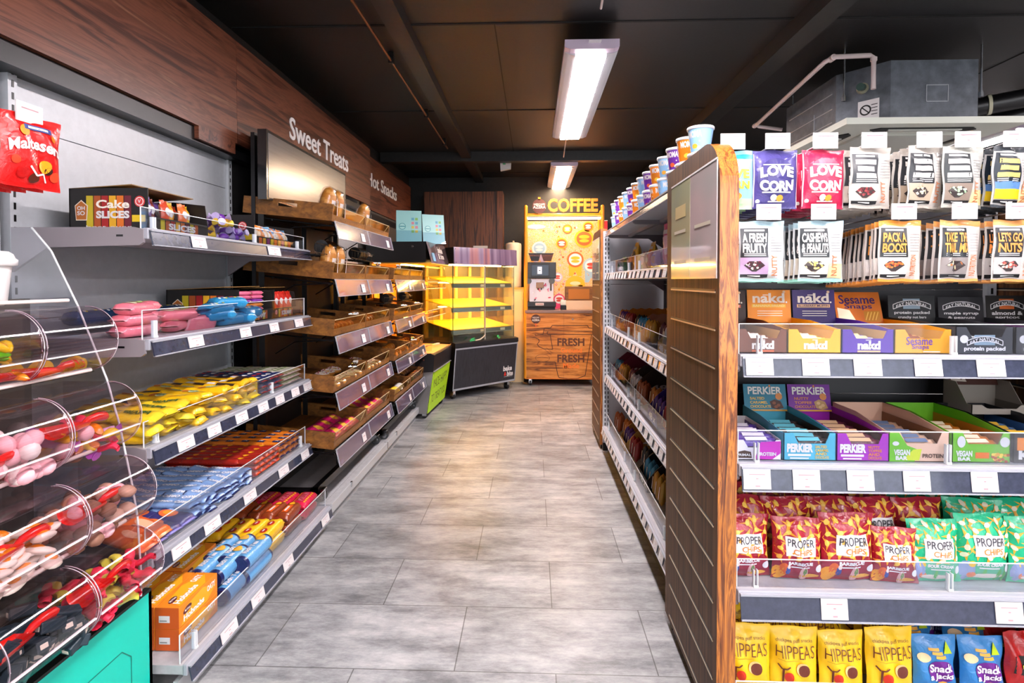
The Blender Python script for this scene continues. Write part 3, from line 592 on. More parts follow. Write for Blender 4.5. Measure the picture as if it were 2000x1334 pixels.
m = MB(); m.box((-.01, -.0, 1.42), (Lc + .02, .55, 1.605), M_blk); m.cyl((-.013, .12, 1.56), (-.009, .12, 1.56), .01, M_chrome); m.build('header_box', e)
m = MB(); F = fr((0, -.055, 1.42), (1, 0, 0), Vector((0, .05, .185)).normalized())
m.prism([(-.055, 1.415), (-.05, 1.415), (-.002, 1.605), (-.007, 1.605)], 0, 0, Lc, noisy('gloss_header_print', [(.3, '#4a4045'), (.5, '#6b5a60'), (.62, '#a89ca2'), (.75, '#d06a7a')], (1.5, 1, 1), 3, 3, .15, coat=1))
m.txt('bake', F, Lc * .45, .10, Lc * .72, .16, M_card, .03, w=.006, rot=-.0); m.txt('& bite', F, Lc * .42, .04, Lc * .72, .095, M_card, .03, w=.006); m.rect(F, .06, .01, .16, .09, pm('#7fc0e6', .3), .006); m.build('header_sign', e)
m = MB(); m.box((-.0, -.05, 1.405), (Lc, .45, 1.418), pm('#d6a234', .4)); m.build('header_underside', e)
m = MB(); m.box((.03, .2, 1.395), (Lc - .03, .24, 1.404), lampmat('#ffa63a', 110)); m.build('warming_lamp', e)
for z in (1.17, .91):
    m = MB(); m.box((.03, .2, z), (Lc - .03, .22, z + .006), lampmat('#ffa63a', 110)); m.build('warming_lamp', e)
gl = clear('#f8f6e4', .98, 'counter_glass', .03, .12)
for x in (.0, Lc - .004):
    m = MB(); m.prism([(-.05, .62), (.45, .62), (.45, 1.4), (-.0, 1.4), (-.06, 1.1), (-.07, .8)], 0, x, x + .004, gl); m.build('side_glass', e)
for z, dd in ((1.19, .38), (.93, .42)):
    m = MB(); m.box((.01, .0, z), (Lc - .02, dd, z + .006), clear('#fbe9b0', .97, 'amber_shelf')); m.box((.01, .06, z + .007), (Lc - .02, dd, z + .01), pm('#eeb51e', .5)); s_ = m.build('glass_shelf', e)
    m = MB(); m.box((.0, -.02, z - .01), (Lc - .02, -.016, z + .05), clear('#faf4e4', .97, 'shelf_lip')); m.box((0, -.022, z + .05), (Lc - .02, -.014, z + .054), M_litedge); m.box((0, -.022, z - .012), (Lc - .02, -.014, z - .008), M_litedge); m.build('shelf_lip', s_)
m = MB(); m.box((.0, .5, .6), (Lc, .52, 1.42), noisy('amber_lit_back', [(.3, '#8a6a24'), (.6, '#c09030')], (1, 1, 1), 4, 3, .35)); m.build('back_door', e)
m = MB()
for k in range(2): m.box((.03 + k * .36, .49, .66), (.33 + k * .36, .498, 1.36), pm('#a98c52', .3))
m.build('door_pane', e)
for xx, yy in ((.06, .03), (Lc - .06, .03), (.06, .5), (Lc - .06, .5)):
    m = MB(); m.cyl((xx - .012, yy, .025), (xx + .012, yy, .025), .025, M_dark, n=16); m.box((xx - .016, yy - .02, .02), (xx + .016, yy + .02, .052), M_chrome); m.build('caster', e)
tag(e, 'hot food counter with lime green front panel and amber lit shelves', 'counter')
def yb(x, y, z, l):
    m = MB(); rnd = random.Random(int(z * 100)); m.grid(lambda a, b: (.12 * (2*a-1), .07 * (2*b-1), .01 + .035 * (1 - (2*a-1) ** 2) * (1 - (2*b-1) ** 2) + .006 * math.sin(a * 13 + b * 9)), 12, 8, pm('#e9b61c', .5)); m.grid(lambda a, b: (.12 * (1-2*a), .07 * (2*b-1), .004), 1, 1, pm('#e9b61c', .5))
    o = m.build('paper_bag'); o.location = (x, y, z); o.rotation_euler = (0, 0, RL); tag(o, l, 'paper bag')
yb(-1.05, 5.35, 1.2, 'yellow paper bag on the upper amber shelf of the hot counter')
place('tongs#c6bcb8', None, (-1.0, 5.5, .95), RL + PI, 'grey handled tongs on the lower amber shelf of the hot counter', 'tongs', 'serving tongs')
place('tongs#c6bcb8', None, (-.95, 5.5, .625), RL + PI - .3, 'grey handled tongs on the deck of the hot counter', 'tongs', 'serving tongs')
# leaflets in holders on the header
def menu_card(): 
    e = empty('menu_holder'); m = MB(); W, Hh = .235, .31
    m.prism([(.0, 0), (.004, 0), (.06, Hh), (.056, Hh)], 0, 0, W, pm('#9fd6d3', .35)); F = fr((0, 0, 0), (1, 0, 0), Vector((0, .056, Hh)).normalized()); tq = pm('#2f8f98', .4)
    m.disc(F, .055, .16, .032, .032, tq, .002); m.disc(F, .055, .16, .027, .027, pm('#a9dbd8', .35), .003); m.rect(F, .03, .155, .08, .163, tq, .004)
    for i in range(4):
        for j in range(2): m.rect(F, .14 + j * .035, .1 + i * .04, .165 + j * .035, .125 + i * .04, pm(['#8fc46a', '#e2c95a', '#d98a9a', '#6ab0c8'][(i + j) % 4], .4), .002)
    m.build('printed_card', e); m = MB(); m.prism([(-.01, 0), (-.007, 0), (.02, .12), (.017, .12)], 0, -.005, W + .005, M_acr); m.box((-.005, -.012, 0), (W + .005, .1, .004), M_acr); m.prism([(.1, 0), (.103, 0), (.06, Hh * .7), (.057, Hh * .7)], 0, .05, W - .05, M_acr); m.build('clear_holder', e); return e
place('menu', menu_card, (-1.27, 5.2, 1.607), .25, 'turquoise menu card in a clear holder on the hot counter, left one', 'menu holder', 'menu holders')
place('menu', menu_card, (-1.04, 5.32, 1.607), .45, 'turquoise menu card in a clear holder on the hot counter, right one', 'menu holder', 'menu holders', s=.92)

# ------------------------------------------------------------------ tall glass bakery case standing at an angle
Wc = .92; e = empty('glass_bakery_case', (-.814, 5.78, 0), math.atan2(.67, .626))
m = MB(); m.prism([(.03, .10), (-.02, .55), (-.0, .60), (.58, .60), (.58, .10)], 0, 0, Wc, M_blk); m.build('body', e)
m = MB(); nn = Vector((0, -.05, .45)).normalized(); F = fr((0, .03, .10), (1, 0, 0), nn); m.rect(F, .015, .02, Wc - .015, .44, M_blackwood, .004)
for q in ((0, 0, Wc, .02), (0, .435, Wc, .452), (0, 0, .012, .45), (Wc - .012, 0, Wc, .45)): m.rect(F, *q, M_stripedge, .005)
m.txt('bake', F, Wc * .78, .13, Wc * .93, .19, M_card, .04, w=.006); m.txt('&', F, Wc * .80, .075, Wc * .84, .12, pm('#d2281e', .4), .05, w=.006); m.txt('bite', F, Wc * .85, .07, Wc * .955, .125, M_card, .04, w=.006); m.rect(F, Wc * .8, .062, Wc * .95, .065, M_card, .006); m.build('front_panel', e)
m = MB(); m.prism([(-.03, .555), (-.028, .60), (.02, .61), (.5, .61), (.5, .58)], 0, -.005, Wc + .005, blkp); m.build('top_ledge', e)
g2 = clear('#f3f7ee', .98, 'case_glass', .03, .14); m = MB(); m.box((.015, .03, .61), (Wc / 2 - .008, .035, 1.42), g2); m.build('left_pane', e); m = MB(); m.box((Wc / 2 + .008, .03, .61), (Wc - .015, .035, 1.42), g2); m.build('right_pane', e)
ge = pm('#31463d', .2)
m = MB(); m.box((Wc / 2 - .008, .026, .61), (Wc / 2 + .008, .038, 1.42), pm('#a9a7a0', .3, .5)); m.build('centre_post', e)
for x in (.01, Wc - .014):
    m = MB(); m.box((x, .035, .61), (x + .004, .56, 1.42), g2); m.box((x, .026, .61), (x + .004, .036, 1.42), ge); m.build('side_glass', e)
m = MB(); m.box((-.005, .0, 1.43), (Wc + .005, .57, 1.60), M_blk); m.build('header_box', e)
m = MB(); m.prism([(-.012, 1.425), (-.002, 1.425), (.01, 1.605), (.0, 1.605)], 0, .0, Wc, noisy('violet_reflection_streaks', [(.25, '#4e3c5c'), (.42, '#74607f'), (.52, '#93809f'), (.62, '#b07a80'), (.8, '#5f4d70')], (6, 1, .3), 1.2, 2, .12, coat=1))  # violet streaks are reflections painted into the base colour
F = fr((0, -.012, 1.425), (1, 0, 0), Vector((0, .012, .18)).normalized())
for x in (.02, Wc - .02):
    for z in (.02, .16): m.disc(F, x, z, .005, .005, M_blk, .003)
m.build('header_sign', e)
m = MB(); m.box((.05, .2, 1.418), (Wc - .05, .26, 1.428), lampmat('#ffc670', 85)); m.build('warming_lamp', e)
for z in (1.215, .955):
    m = MB(); m.box((.05, .3, z + .012), (Wc - .05, .33, z + .02), lampmat('#ffc670', 85)); m.build('warming_lamp', e)
for i, z in enumerate((1.222, .965, .73)):
    m = MB(); m.prism([(.06, z), (.06, z + .008), (.55, z + .083), (.55, z + .075)], 0, .02, Wc - .02, pm('#f2c433', .45)); s_ = m.build('yellow_shelf', e)
    m = MB(); m.prism([(.055, z - .045), (.062, z - .045), (.075, z + .005), (.068, z + .005)], 0, .02, Wc - .02, pm('#56606a', .25, .4)); m.box((.02, .052, z - .047), (Wc - .02, .058, z - .042), M_stripedge)
    for x in (.42, .72): m.box((x, .054, z - .035), (x + .07, .057, z - .008), M_card)
    m.build('shelf_ticket_rail', s_)
m = MB(); m.box((.02, .555, .6), (Wc - .02, .575, 1.43), pm('#6e6a58', .3)); m.build('back_wall', e)
for x in (.03, .23, .45, .66, .86):
    m = MB(); m.box((x, .53, .62), (x + .035, .554, 1.42), pm('#e8c77a', .4)); m.build('back_frame_post', e)
for x, y in ((.06, .1), (Wc - .06, .1), (.06, .5), (Wc - .06, .5)):
    m = MB(); m.cyl((x - .012, y, .035), (x + .012, y, .035), .035, M_dark, n=16); m.box((x - .016, y - .03, .03), (x + .016, y + .03, .1), M_chrome); m.build('caster', e)
tag(e, 'glass bakery display case with yellow shelves and black board front standing at an angle', 'display case')
def clip(c, nm='green_tongs'):
    m = MB(); m.tube([(0, 0, 0), (.03, .01, .02), (.06, .0, .03)], [.004, .009, .005], pm(c, .3), 8); m.tube([(0, 0, 0), (.035, -.015, .008), (.06, -.02, .012)], [.004, .008, .004], pm(c, .3), 8); return m.build(nm)
cz = Matrix.Translation((-.814, 5.78, 0)) @ Matrix.Rotation(math.atan2(.67, .626), 4, 'Z')
for i, (x, c, l) in enumerate([(.20, '#1fae5f', 'green plastic tongs on the left of the glass case ledge'), (.62, '#1fae5f', 'green plastic tongs on the right of the glass case ledge')]):
    o = place('clip', lambda: clip('#1fae5f'), cz @ Vector((x, -.02, .612)), .7 + i, l, 'tongs', 'green tongs')
m = MB(); m.tube([(0, 0, 0), (.06, .004, .006), (.11, .01, .03), (.14, .02, .05)], [.006, .008, .006, .004], pm('#cfc6b4', .5), 8); o = m.build('paper_strip'); o.location = cz @ Vector((.28, -.02, .615)); o.rotation_euler = (0, 0, .7); tag(o, 'crumpled cream paper between the green tongs on the glass case ledge', 'paper')

# ------------------------------------------------------------------ coffee stand
OR = pm('#e8951c', .35, name='orange_tube'); e = empty('coffee_stand', (-.085, 6.65, 0)); W = .91
m = MB(); m.box((0, 0, .09), (W, .6, .87), M_kiosk); m.box((W / 2 + .0, -.0005, .09), (W / 2 + .0015, 0, .87), pm('#3c200e', .5)); m.box((0, -.001, .085), (W, .6, .09), pm('#e87a1a', .4)); c_ = m.build('cupboard', e)
F = FX(0); K = pm('#3a1d10', .5)
m = MB()
cup = [(.30, .62), (.33, .35), (.37, .18), (.42, .15), (.55, .14), (.66, .15), (.72, .19), (.735, .35), (.78, .65)]
cup = [(.14, .595), (.19, .6), (.225, .68), (.31, .685), (.325, .72), (.40, .725), (.74, .725), (.755, .695), (.81, .69), (.81, .655), (.28, .655), (.255, .635), (.27, .62), (.79, .615), (.715, .15)]
lid = [(.115, .62), (.12, .605), (.15, .61), (.21, .615), (.225, .69), (.30, .695), (.32, .725), (.735, .725), (.75, .695), (.81, .69), (.81, .657), (.225, .657)]
m.line(F, lid, .008, K); m.line(F, [(.79, .65), (.80, .632), (.79, .617), (.27, .617), (.255, .635), (.27, .65)], .008, K)
m.line(F, [(.295, .617), (.325, .44), (.22, .445), (.165, .47), (.14, .5), (.165, .53), (.16, .56), (.12, .575), (.0, .575)], .008, K)
m.line(F, [(.785, .617), (.71, .13), (.62, .095), (.5, .09), (.40, .105), (.385, .14), (.355, .29), (.0, .29)], .008, K)
m.line(F, [(.205 + .085 * math.cos(t * PI / 8), .335 + .045 * math.sin(t * PI / 8)) for t in range(17)], .003, K); m.line(F, [(.12, .335), (.20, .345), (.29, .335)], .003, K)
m.line(F, [(.23, .44), (.31, .37)], .003, K); m.line(F, [(.25, .46), (.32, .40)], .003, K)
m.txt('FRESH', F, .38, .48, .70, .575, pm('#5a2f1a', .5), .03); m.txt('FRESH', F, .38, .285, .70, .38, pm('#5a2f1a', .5), .03)
m.txt('Ground', F, .42, .40, .67, .46, pm('#f07c22', .5), .015); m.txt('Made', F, .45, .215, .64, .275, pm('#f07c22', .5), .015)
m.disc(F, .125, .80, .055, .055, pm('#4a2a22', .4), .002, 28); m.txt('AZERA', F, .08, .775, .17, .80, M_card, .03, w=.003); m.txt('NESCAFE', F, .085, .81, .165, .825, M_card, .02, w=.003); m.box((.12, -.002, .71), (.13, 0, .75), pm('#e2582a', .4))
m.build('printed_front', c_)
m = MB(); m.cyl((.56, -.012, .80), (.56, 0, .80), .01, M_chrome); m.build('lock', c_)
m = MB(); m.box((-.005, -.015, .87), (W + .005, .6, .905), pm('#8a6f66', .3, .3), .004); m.build('worktop', e)
for x in (.06, W - .06):
    m = MB(); m.cyl((x - .012, .06, .033), (x + .012, .06, .033), .033, M_dark, n=18); m.box((x - .018, .04, .03), (x + .018, .08, .088), M_chrome); m.build('caster', e)
for x in (.005, W - .0):
    m = MB(); m.cyl((x, .02, .09), (x, .02, 2.13), .022, OR, n=18); m.ball((x, .02, 2.13), .022, OR, 16, 8); m.build('post', e)
    m = MB(); m.cyl((x, .33, .9), (x, .33, 2.05), .02, OR, n=18); m.tube([(x, .33, 2.05), (x, .18, 2.09), (x, .02, 2.08)], .018, OR, 10); m.build('rear_post', e)
m = MB(); m.cyl((0, .02, 2.035), (W, .02, 2.035), .017, OR, n=14); m.box((.02, .0, 1.985), (W - .02, .1, 2.005), pm('#ffe9d6', .5, 0, 0, 3.0)); m.build('light_rail', e)
m = MB(); m.txt('COFFEE', FX(.0), .265, 2.07, W - .055, 2.225, pm('#ee9a2a', .4), .03, .05, -.03, scale=.5); m.build('sign_letters', e)
m = MB(); m.cyl((.165, .02, 2.135), (.165, -.012, 2.135), .083, pm('#5a2f28', .4), n=40); F = FX(-.013); m.txt('NESCAFE', F, .10, 2.145, .23, 2.165, M_card, .03); m.txt('AZERA', F, .09, 2.105, .24, 2.14, M_card, .03)
m.box((.15, .0, 2.04), (.18, .02, 2.06), OR); m.box((.15, -.012, 2.205), (.18, .02, 2.24), OR); m.build('round_sign', e)
# doodle back board (plain generic doodles)
m = MB(); m.box((.02, .40, .905), (W - .0, .42, 2.0), noisy('doodle_print', [(.30, '#e08a1c'), (.40, '#f2dcb4'), (.46, '#f0a42a'), (.51, '#fbc93a'), (.56, '#eeeaf0'), (.62, '#e58a26')], (1, 1, 1), 32, 3, .45, 0, 2.5)); F = FX(.40)
rn = random.Random(11); YL = pm('#f6bd1c', .5); OG = pm('#e6661d', .5); WH = pm('#efe9ee', .5); BL = pm('#9cc3dd', .5); RD = pm('#d94a3a', .5); LV = pm('#cdb9d6', .5)
def dd(cx, cy, r, a, b, c, body=None):
    r *= 1.22
    if body:
        m.poly(F, [(cx - r * .8, cy), (cx - r * .75, cy - r * 2), (cx - r * .3, cy - r * 2), (cx, cy - r * 1.4), (cx + r * .3, cy - r * 2), (cx + r * .75, cy - r * 2), (cx + r * .8, cy)], body, .003)
    m.disc(F, cx, cy, r, r * .95, a, .004, 24); m.disc(F, cx, cy, r * .78, r * .72, b, .005, 24); m.disc(F, cx, cy + r * .18, r * .55, r * .2, c, .006, 16); m.disc(F, cx, cy - r * .22, r * .5, r * .17, c, .006, 16)
dd(.62, 1.52, .085, OG, WH, YL, YL); dd(.82, 1.44, .085, BL, WH, RD, BL); dd(.17, 1.66, .075, WH, BL, WH, LV); dd(.73, 1.78, .10, YL, OG, YL); dd(.45, 1.72, .06, YL, OG, WH); dd(.78, 1.93, .055, YL, OG, WH); dd(.52, 1.90, .05, OG, YL, WH); dd(.62, 1.20, .10, YL, YL, pm('#d8dfa8', .5)); m.box((.66, .395, .95), (.74, .40, 1.2), YL); m.box((.80, .395, .95), (.88, .40, 1.15), YL)
dd(.42, 1.02, .06, pm('#e24a78', .5), WH, RD, pm('#e2457a', .5)); dd(.40, 1.30, .05, LV, WH, RD); m.disc(F, .13, 1.93, .12, .03, BL, .004)
for i in range(110):
    x, z = rn.uniform(.05, .87), rn.uniform(.95, 1.97); m.disc(F, x, z, .013, .013, rn.choice([YL, OG, WH, RD, LV]), .0025, 10); m.disc(F, x, z, .006, .006, rn.choice([WH, YL, OG]), .0032, 8)
m.build('doodle_back_board', e)
m = MB(); m.box((.84, .03, .905), (.855, .4, 1.75), pm('#e8cfb0', .5)); m.build('side_screen', e)
tag(e, 'coffee stand with orange tube frame, doodled back board and wooden cupboard', 'coffee stand')
# coffee machine
q = empty('coffee_machine', (-.065, 6.68, .905)); Wm = .345
m = MB(); m.box((0, .0, .035), (Wm, .3, .1), pm('#232226', .3), .008); m.box((.01, .05, .0), (Wm - .01, .28, .035), M_blk); F = FX(-.001); m.rect(F, .1, .055, .2, .085, M_card, .001); m.txt('FRANKE', F, .107, .061, .193, .078, pm('#a3222e', .4), .02, w=.002); m.build('base', q)
m = MB(); m.box((.03, .04, .1), (Wm - .03, .3, .37), pm('#ded6dc', .25, .2)); F = FX(.04)
for a in range(14): m.disc(F, rn.uniform(.06, Wm - .06), rn.uniform(.12, .33), .018, .008, rn.choice([pm('#d03050', .4), pm('#e88aa0', .4), pm('#3c3438', .4), WH]), .001 + a * .0004, 12, rn.uniform(0, 3))
m.build('splash_panel', q)
m = MB(); m.box((.11, .0, .26), (.2, .08, .33), pm('#8c6f5c', .3, .4), .006); m.cyl((.13, .02, .26), (.13, .02, .24), .006, M_blk); m.cyl((.17, .02, .26), (.17, .02, .24), .006, M_blk); m.build('coffee_spout', q)
m = MB(); m.box((.0, -.01, .375), (Wm, .3, .57), pm('#25282e', .3), .01); m.box((.045, -.014, .39), (Wm - .075, -.01, .56), M_blk); m.box((.055, -.0155, .41), (Wm - .09, -.014, .535), pm('#14223c', .15)); F = FX(-.0156); m.rect(F, .125, .43, .175, .515, pm('#e9e4f2', .4, 0, 0, .8), .001); m.disc(F, .15, .47, .012, .007, M_blk, .002, 12); m.build('screen_head', q)
for x in (.02, Wm - .05): m = MB(); m.cyl((x, -.01, .345), (x, .04, .345), .035, pm('#4b5054', .4), n=20); m.build('knob', q)
m = MB(); m.cyl((Wm - .06, .0, .33), (Wm - .06, .0, .23), .008, M_blk); m.build('steam_wand', q)
for x, c in ((.02, '#3a1c12'), (.17, '#c48a5c')):
    m = MB(); m.prism([(x + .03, .59), (x + .12, .59), (x + .145, .67), (x, .67)], 1, .05, .2, clear('#c9a896', .7, 'hopper_plastic')); m.prism([(x + .033, .59), (x + .117, .59), (x + .13, .64), (x + .015, .64)], 1, .06, .19, pm(c, .6)); m.box((x - .003, .045, .67), (x + .148, .205, .68), M_blk); m.build('bean_hopper', q)
tag(q, 'black and chrome bean to cup coffee machine with two bean hoppers on the stand', 'coffee machine')
q = empty('payment_box', (.335, 6.72, .905)); m = MB(); m.box((0, 0, 0), (.075, .06, .055), M_blk, .004); m.build('base', q); m = MB(); m.box((0, .005, .055), (.075, .055, .115), pm('#cfd6cf', .35), .01); m.build('cover', q); tag(q, 'small black and grey box beside the coffee machine', 'box')
q = empty('cup_holder', (.40, 6.73, .905)); m = MB(); m.box((0, .0, .11), (.34, .2, .28), M_tray); m.build('case', q); m = MB(); m.box((.03, -.001, .13), (.28, .0, .25), pm('#b06a1c', .6)); m.build('recess', q); m = MB(); m.box((0, -.01, .0), (.34, .21, .11), pm('#d6b89a', .5), .004); m.build('drawer', q); tag(q, 'wooden organiser with open slot on the right of the coffee worktop', 'organiser')
# ================================================================== GONDOLA, END STAND AND THEIR WALNUT SIDES
def side_panel(x, y0, y1, flip, label, papers=True):
    e = empty('slatted_display_board', (x, y0, 0)); D = y1 - y0; H = 1.636; R = .13; T = .05
    prof = [(0, .035), (D, .035), (D, H)] + [(R - R * math.sin(t * PI / 20), H - R + R * math.cos(t * PI / 20)) for t in range(11)]
    if flip: prof = [(D - a, b) for a, b in prof]
    m = MB(); m.prism([(a, b) for a, b in prof], 0, .001, T, M_edge); m.build('bent_edge', e)
    m = MB(); c = [(a, b) for a, b in prof]; m.prism(c, 0, 0, .0012, M_panel_v); m.build('face', e)
    for z in [.06, .17, .275, .38, .482, .588, .692, .80, .909, 1.017, 1.12, 1.222]:
        a, b = (.028, D - .065) if not flip else (.065, D - .028)
        m = MB(); m.box((-.0012, a, z), (.0, b, z + .0055), M_blk); m.box((-.0022, a, z - .004), (.0, b, z), pm('#b9a890', .3, .3)); m.build('slot', e)
    m = MB(); m.box((.01, .03, 0), (.04, .06, .035), M_blk); m.box((.01, D - .06, 0), (.04, D - .03, .035), M_blk); m.build('foot', e)
    if papers:
        for a, b, c, rows in ((.012, .262, noisy('grey_pink_sheet', [(.35, '#bdb9b6'), (.6, '#d9c2c2')], (1, 1, 2), 2, 2, .12, coat=1), 0), (.265, .495, noisy('grey_green_sheet', [(.35, '#b4bcae'), (.5, '#c3c6a4'), (.65, '#cfc7a0')], (1, 1, 2), 2, 2, .12, coat=1), 1)):
            if flip: a, b = D - b, D - a
            m = MB(); m.box((-.004, a, 1.257), (-.0012, b, 1.575), c); m.box((-.005, a, 1.572), (-.001, b, 1.577), M_card)
            F = fr((-.004, b, 1.257), (0, -1, 0), (0, 0, 1)); w = b - a; g = pm('#bdb8a8', .4)
            for k in range(2): m.rect(F, w * .2, .05 + k * .10, w * .8, .06 + k * .10, g, .001)
            if rows: m.rect(F, w * .25, .2, w * .8, .24, pm('#c9b682', .4), .0008)
            m.build('info_sheet', e)
    return tag(e, label, 'end panel')
side_panel(.49, 1.492, 2.062, False, 'near slatted walnut end panel with rounded top and two info sheets')
side_panel(.50, 4.16, 4.70, True, 'far slatted walnut end panel beside the coffee stand')
m_side = side_panel(1.575, 1.492, 2.062, False, 'slatted walnut end panel on the right side of the snack stand', papers=False)
# double sided gondola, only its left side faces the aisle
XG = .55
u = empty('gondola_shelving', (XG, 4.1, 0), RG); Lg = 2.03
for z0, z1 in ((.1, .5), (.503, .86), (.863, 1.225), (1.228, 1.6)):
    m = MB(); m.box((0, .40, z0), (Lg, .42, z1), pm('#322e32', .5)); m.build('back_panel', u)  # back colour darkened to paint in the shade between shelves
for x in (1.0, ): upright(u, x, .37, .1, 1.6, mat=pm('#6d6a70', .4))
def labr(n, a, b, rnd=random.Random(2)):
    out = []; w = .062; p = a + .02
    while p < b - w: out.append((p, p + w)); p += w + rnd.uniform(.02, .06)
    return out
for bi, (x0, L) in enumerate(((0, .995), (1.0, 1.0))):
    for z, h, rs, D in ((1.612, .04, 0, .40), (1.308, .04, .08, .40), (.924, .04, .09, .40), (.568, .042, .09, .40)):
        labs = [(a, b) for a, b in labr(8, x0, x0 + L)] if z < 1.6 else []
        shelf(u, L, D, z, labs, h=h, rise=rs or None, clips=(x0 + .12, x0 + L - .2), x0=x0, deck=pm('#544e54', .4) if z < 1.6 else M_white, brackets=(0, 1))  # covered decks carry the interior shade in a darker colour
    b_ = shelf(u, L, .42, .19, labr(8, x0, x0 + L), h=.042, rise=.09, clips=(x0 + .12, x0 + L - .2), x0=x0, base=True); b_.location = (0, -.02, 0)
m = MB(); m.box((0, .0, 0), (Lg, .02, .14), M_blk); m.build('plinth', u)
tag(u, 'double bay white gondola shelving of chocolate and snacks right of the aisle', 'shelving')
# back of the far end stand
u = empty('end_stand', (.50, 4.13, 0))
for z0, z1 in ((.1, .5), (.503, .86), (.863, 1.225), (1.228, 1.59)):
    m = MB(); m.box((.066, .0, z0), (1.06, .012, z1), pm('#d5d6da', .4)); m.build('back_panel', u)
upright(u, .045, -.005, .06, 1.615, w=.052, cols=2, mat=M_white, step=.033); upright(u, 1.05, -.005, .06, 1.615, w=.052, cols=2, mat=M_white)
m = MB(); m.box((.05, .02, .06), (1.05, .42, .1), M_shelf); m.build('base_deck', u)
for z in (.5, .9, 1.3): m = MB(); m.box((.05, .02, z), (1.05, .42, z + .03), M_shelf); m.build('shelf', u)
m = MB(); m.box((.02, .0, 0), (.08, .05, .06), M_blk); m.box((1.0, .0, 0), (1.06, .05, .06), M_blk); m.build('foot', u)
tag(u, 'far end stand seen from behind with white slotted upright and pale back panels', 'shelving')
# near end stand facing the camera
YE = 1.52
u = empty('snack_end_stand', (.552, YE, 0)); We = 1.018
for z0, z1 in ((.1, .45), (.453, .86), (.863, 1.22), (1.223, 1.63)):
    m = MB(); m.box((.0, .45, z0), (We, .465, z1), pm('#3c3c40', .45)); m.build('back_panel', u)  # dark grey paints in the shade at the back of the stand
upright(u, .02, .43, .06, 1.63); upright(u, We - .02, .43, .06, 1.63)
o_ = .552
shelf(u, We, .43, 1.054, [(a - o_, b - o_) for a, b in ((.563, .634), (.709, .779), (.842, .913), (.997, 1.067), (1.155, 1.226), (1.34, 1.41))], h=.050, rise=.08, clips=(.06, .57), lab_h=.044)
shelf(u, We, .43, .760, [(a - o_, b - o_) for a, b in ((.559, .630), (.688, .758), (.828, .897), (.973, 1.041), (1.146, 1.213), (1.33, 1.40))], h=.060, rise=.085, clips=(.055, .56), lab_h=.05)
shelf(u, We, .43, .418, [(a - o_, b - o_) for a, b in ((.765, .834), (1.213, 1.283))], h=.064, rise=.075, clips=(.055, .57), lab_h=.052)
shelf(u, We, .43, .09, [], h=.05, rise=.065, clips=(.06, .57), base=True)
m = MB(); m.box((0, .02, 0), (We, .04, .06), M_blk); m.build('plinth', u)
HK1 = [.562, .686, .817, .95, 1.10, 1.203, 1.333, 1.445]; HK2 = [.663, .814, 1.034, 1.198, 1.343, 1.49]
M_hook = pm('#d6d3d6', .25, .6)
def hook(x, z, j):
    m = MB(); m.tube([(x - o_, .45, z), (x - o_, .11, z + .002), (x - o_, .095, z + .012)], .0028, M_hook, 6); m.tube([(x - o_, .45, z + .018), (x - o_, .09, z + .024), (x - o_, .085, z + .03)], .0022, M_hook, 6); h = m.build('peg_hook', u)
    m = MB(); t = [-.06, .03, .0, -.02, .08, .0, .05, 0][j % 8]; F = fr((x - o_ - .034, .082, z + .004), (math.cos(t), math.sin(t), 0), (0, 0, 1)); m.box((x - o_ - .034, .083, z + .004), (x - o_ + .034, .086, z + .048), M_card); m.rect(F, .012, .033, .056, .036, M_print, .001); m.rect(F, .031, .018, .037, .021, M_print, .001); m.build('price_label', h)
for j, x in enumerate(HK1): hook(x, 1.616, j)
for j, x in enumerate(HK2): hook(x, 1.418, j + 1)
tag(u, 'near end stand of hanging nuts, bar boxes and crisp bags facing the camera', 'shelving')

# ------------------------------------------------------------------ packaging makers
def bag_surface(w, h, t, seed, pinch=.12, seal=.06, fold=0, wr=.0016):
    rnd = random.Random(seed); A = [(rnd.uniform(2, 8), rnd.uniform(3, 12), rnd.uniform(0, 6)) for _ in range(3)]; sk = rnd.uniform(-.03, .03)
    def S(x, z, wv=0., side=-1):           # x in [-w/2, w/2], z in [0, h]
        u = max(-1, min(1, 2 * x / w)); v = max(0, min(1, z / h))
        vv = max(0, min(1, (v - seal) / (1 - 2 * seal))); b = max(0, math.sin(PI * vv)) ** .55
        d = t / 2 * b * (1 - abs(u) ** 2.6) ** .75 if abs(u) < 1 else 0
        wk = sum(math.sin(a * u * 1.3 + c * v + p) for a, c, p in A) * wr * (.35 + b)
        xx = x * (1 - pinch * b * abs(u) ** 2) + sk * z * .5
        yy = fold * (v - .8) ** 2 * 5 * h if fold and v > .8 else 0
        zz = z + math.sin(u * 5 + A[0][2]) * .0016 * (1 if v > .5 else -1) * (v > .9 or v < .1)
        return Vector((xx, side * (d + wv) + (wk if side < 0 else wk) + yy, max(zz, 0)))
    return S
def bag(name, w, h, t, seed, body, marks=None, matfn=None, back=None, **k):
    S = bag_surface(w, h, t, seed, **k); m = MB(); nu, nv = 20, 22
    m.grid(lambda a, b: S(-w / 2 + w * a, h * b, 0, -1), nu, nv, body, True, (lambda a, b: matfn(-w / 2 + w * a, h * b)) if matfn else None)
    m.grid(lambda a, b: S(w / 2 - w * a, h * b, .0008, 1), nu, nv, back or body)
    if marks: marks(m, lambda x, z, wv=0.: S(x, z, wv, -1), w, h)
    return m.build(name)
def wood_letters(*a): pass
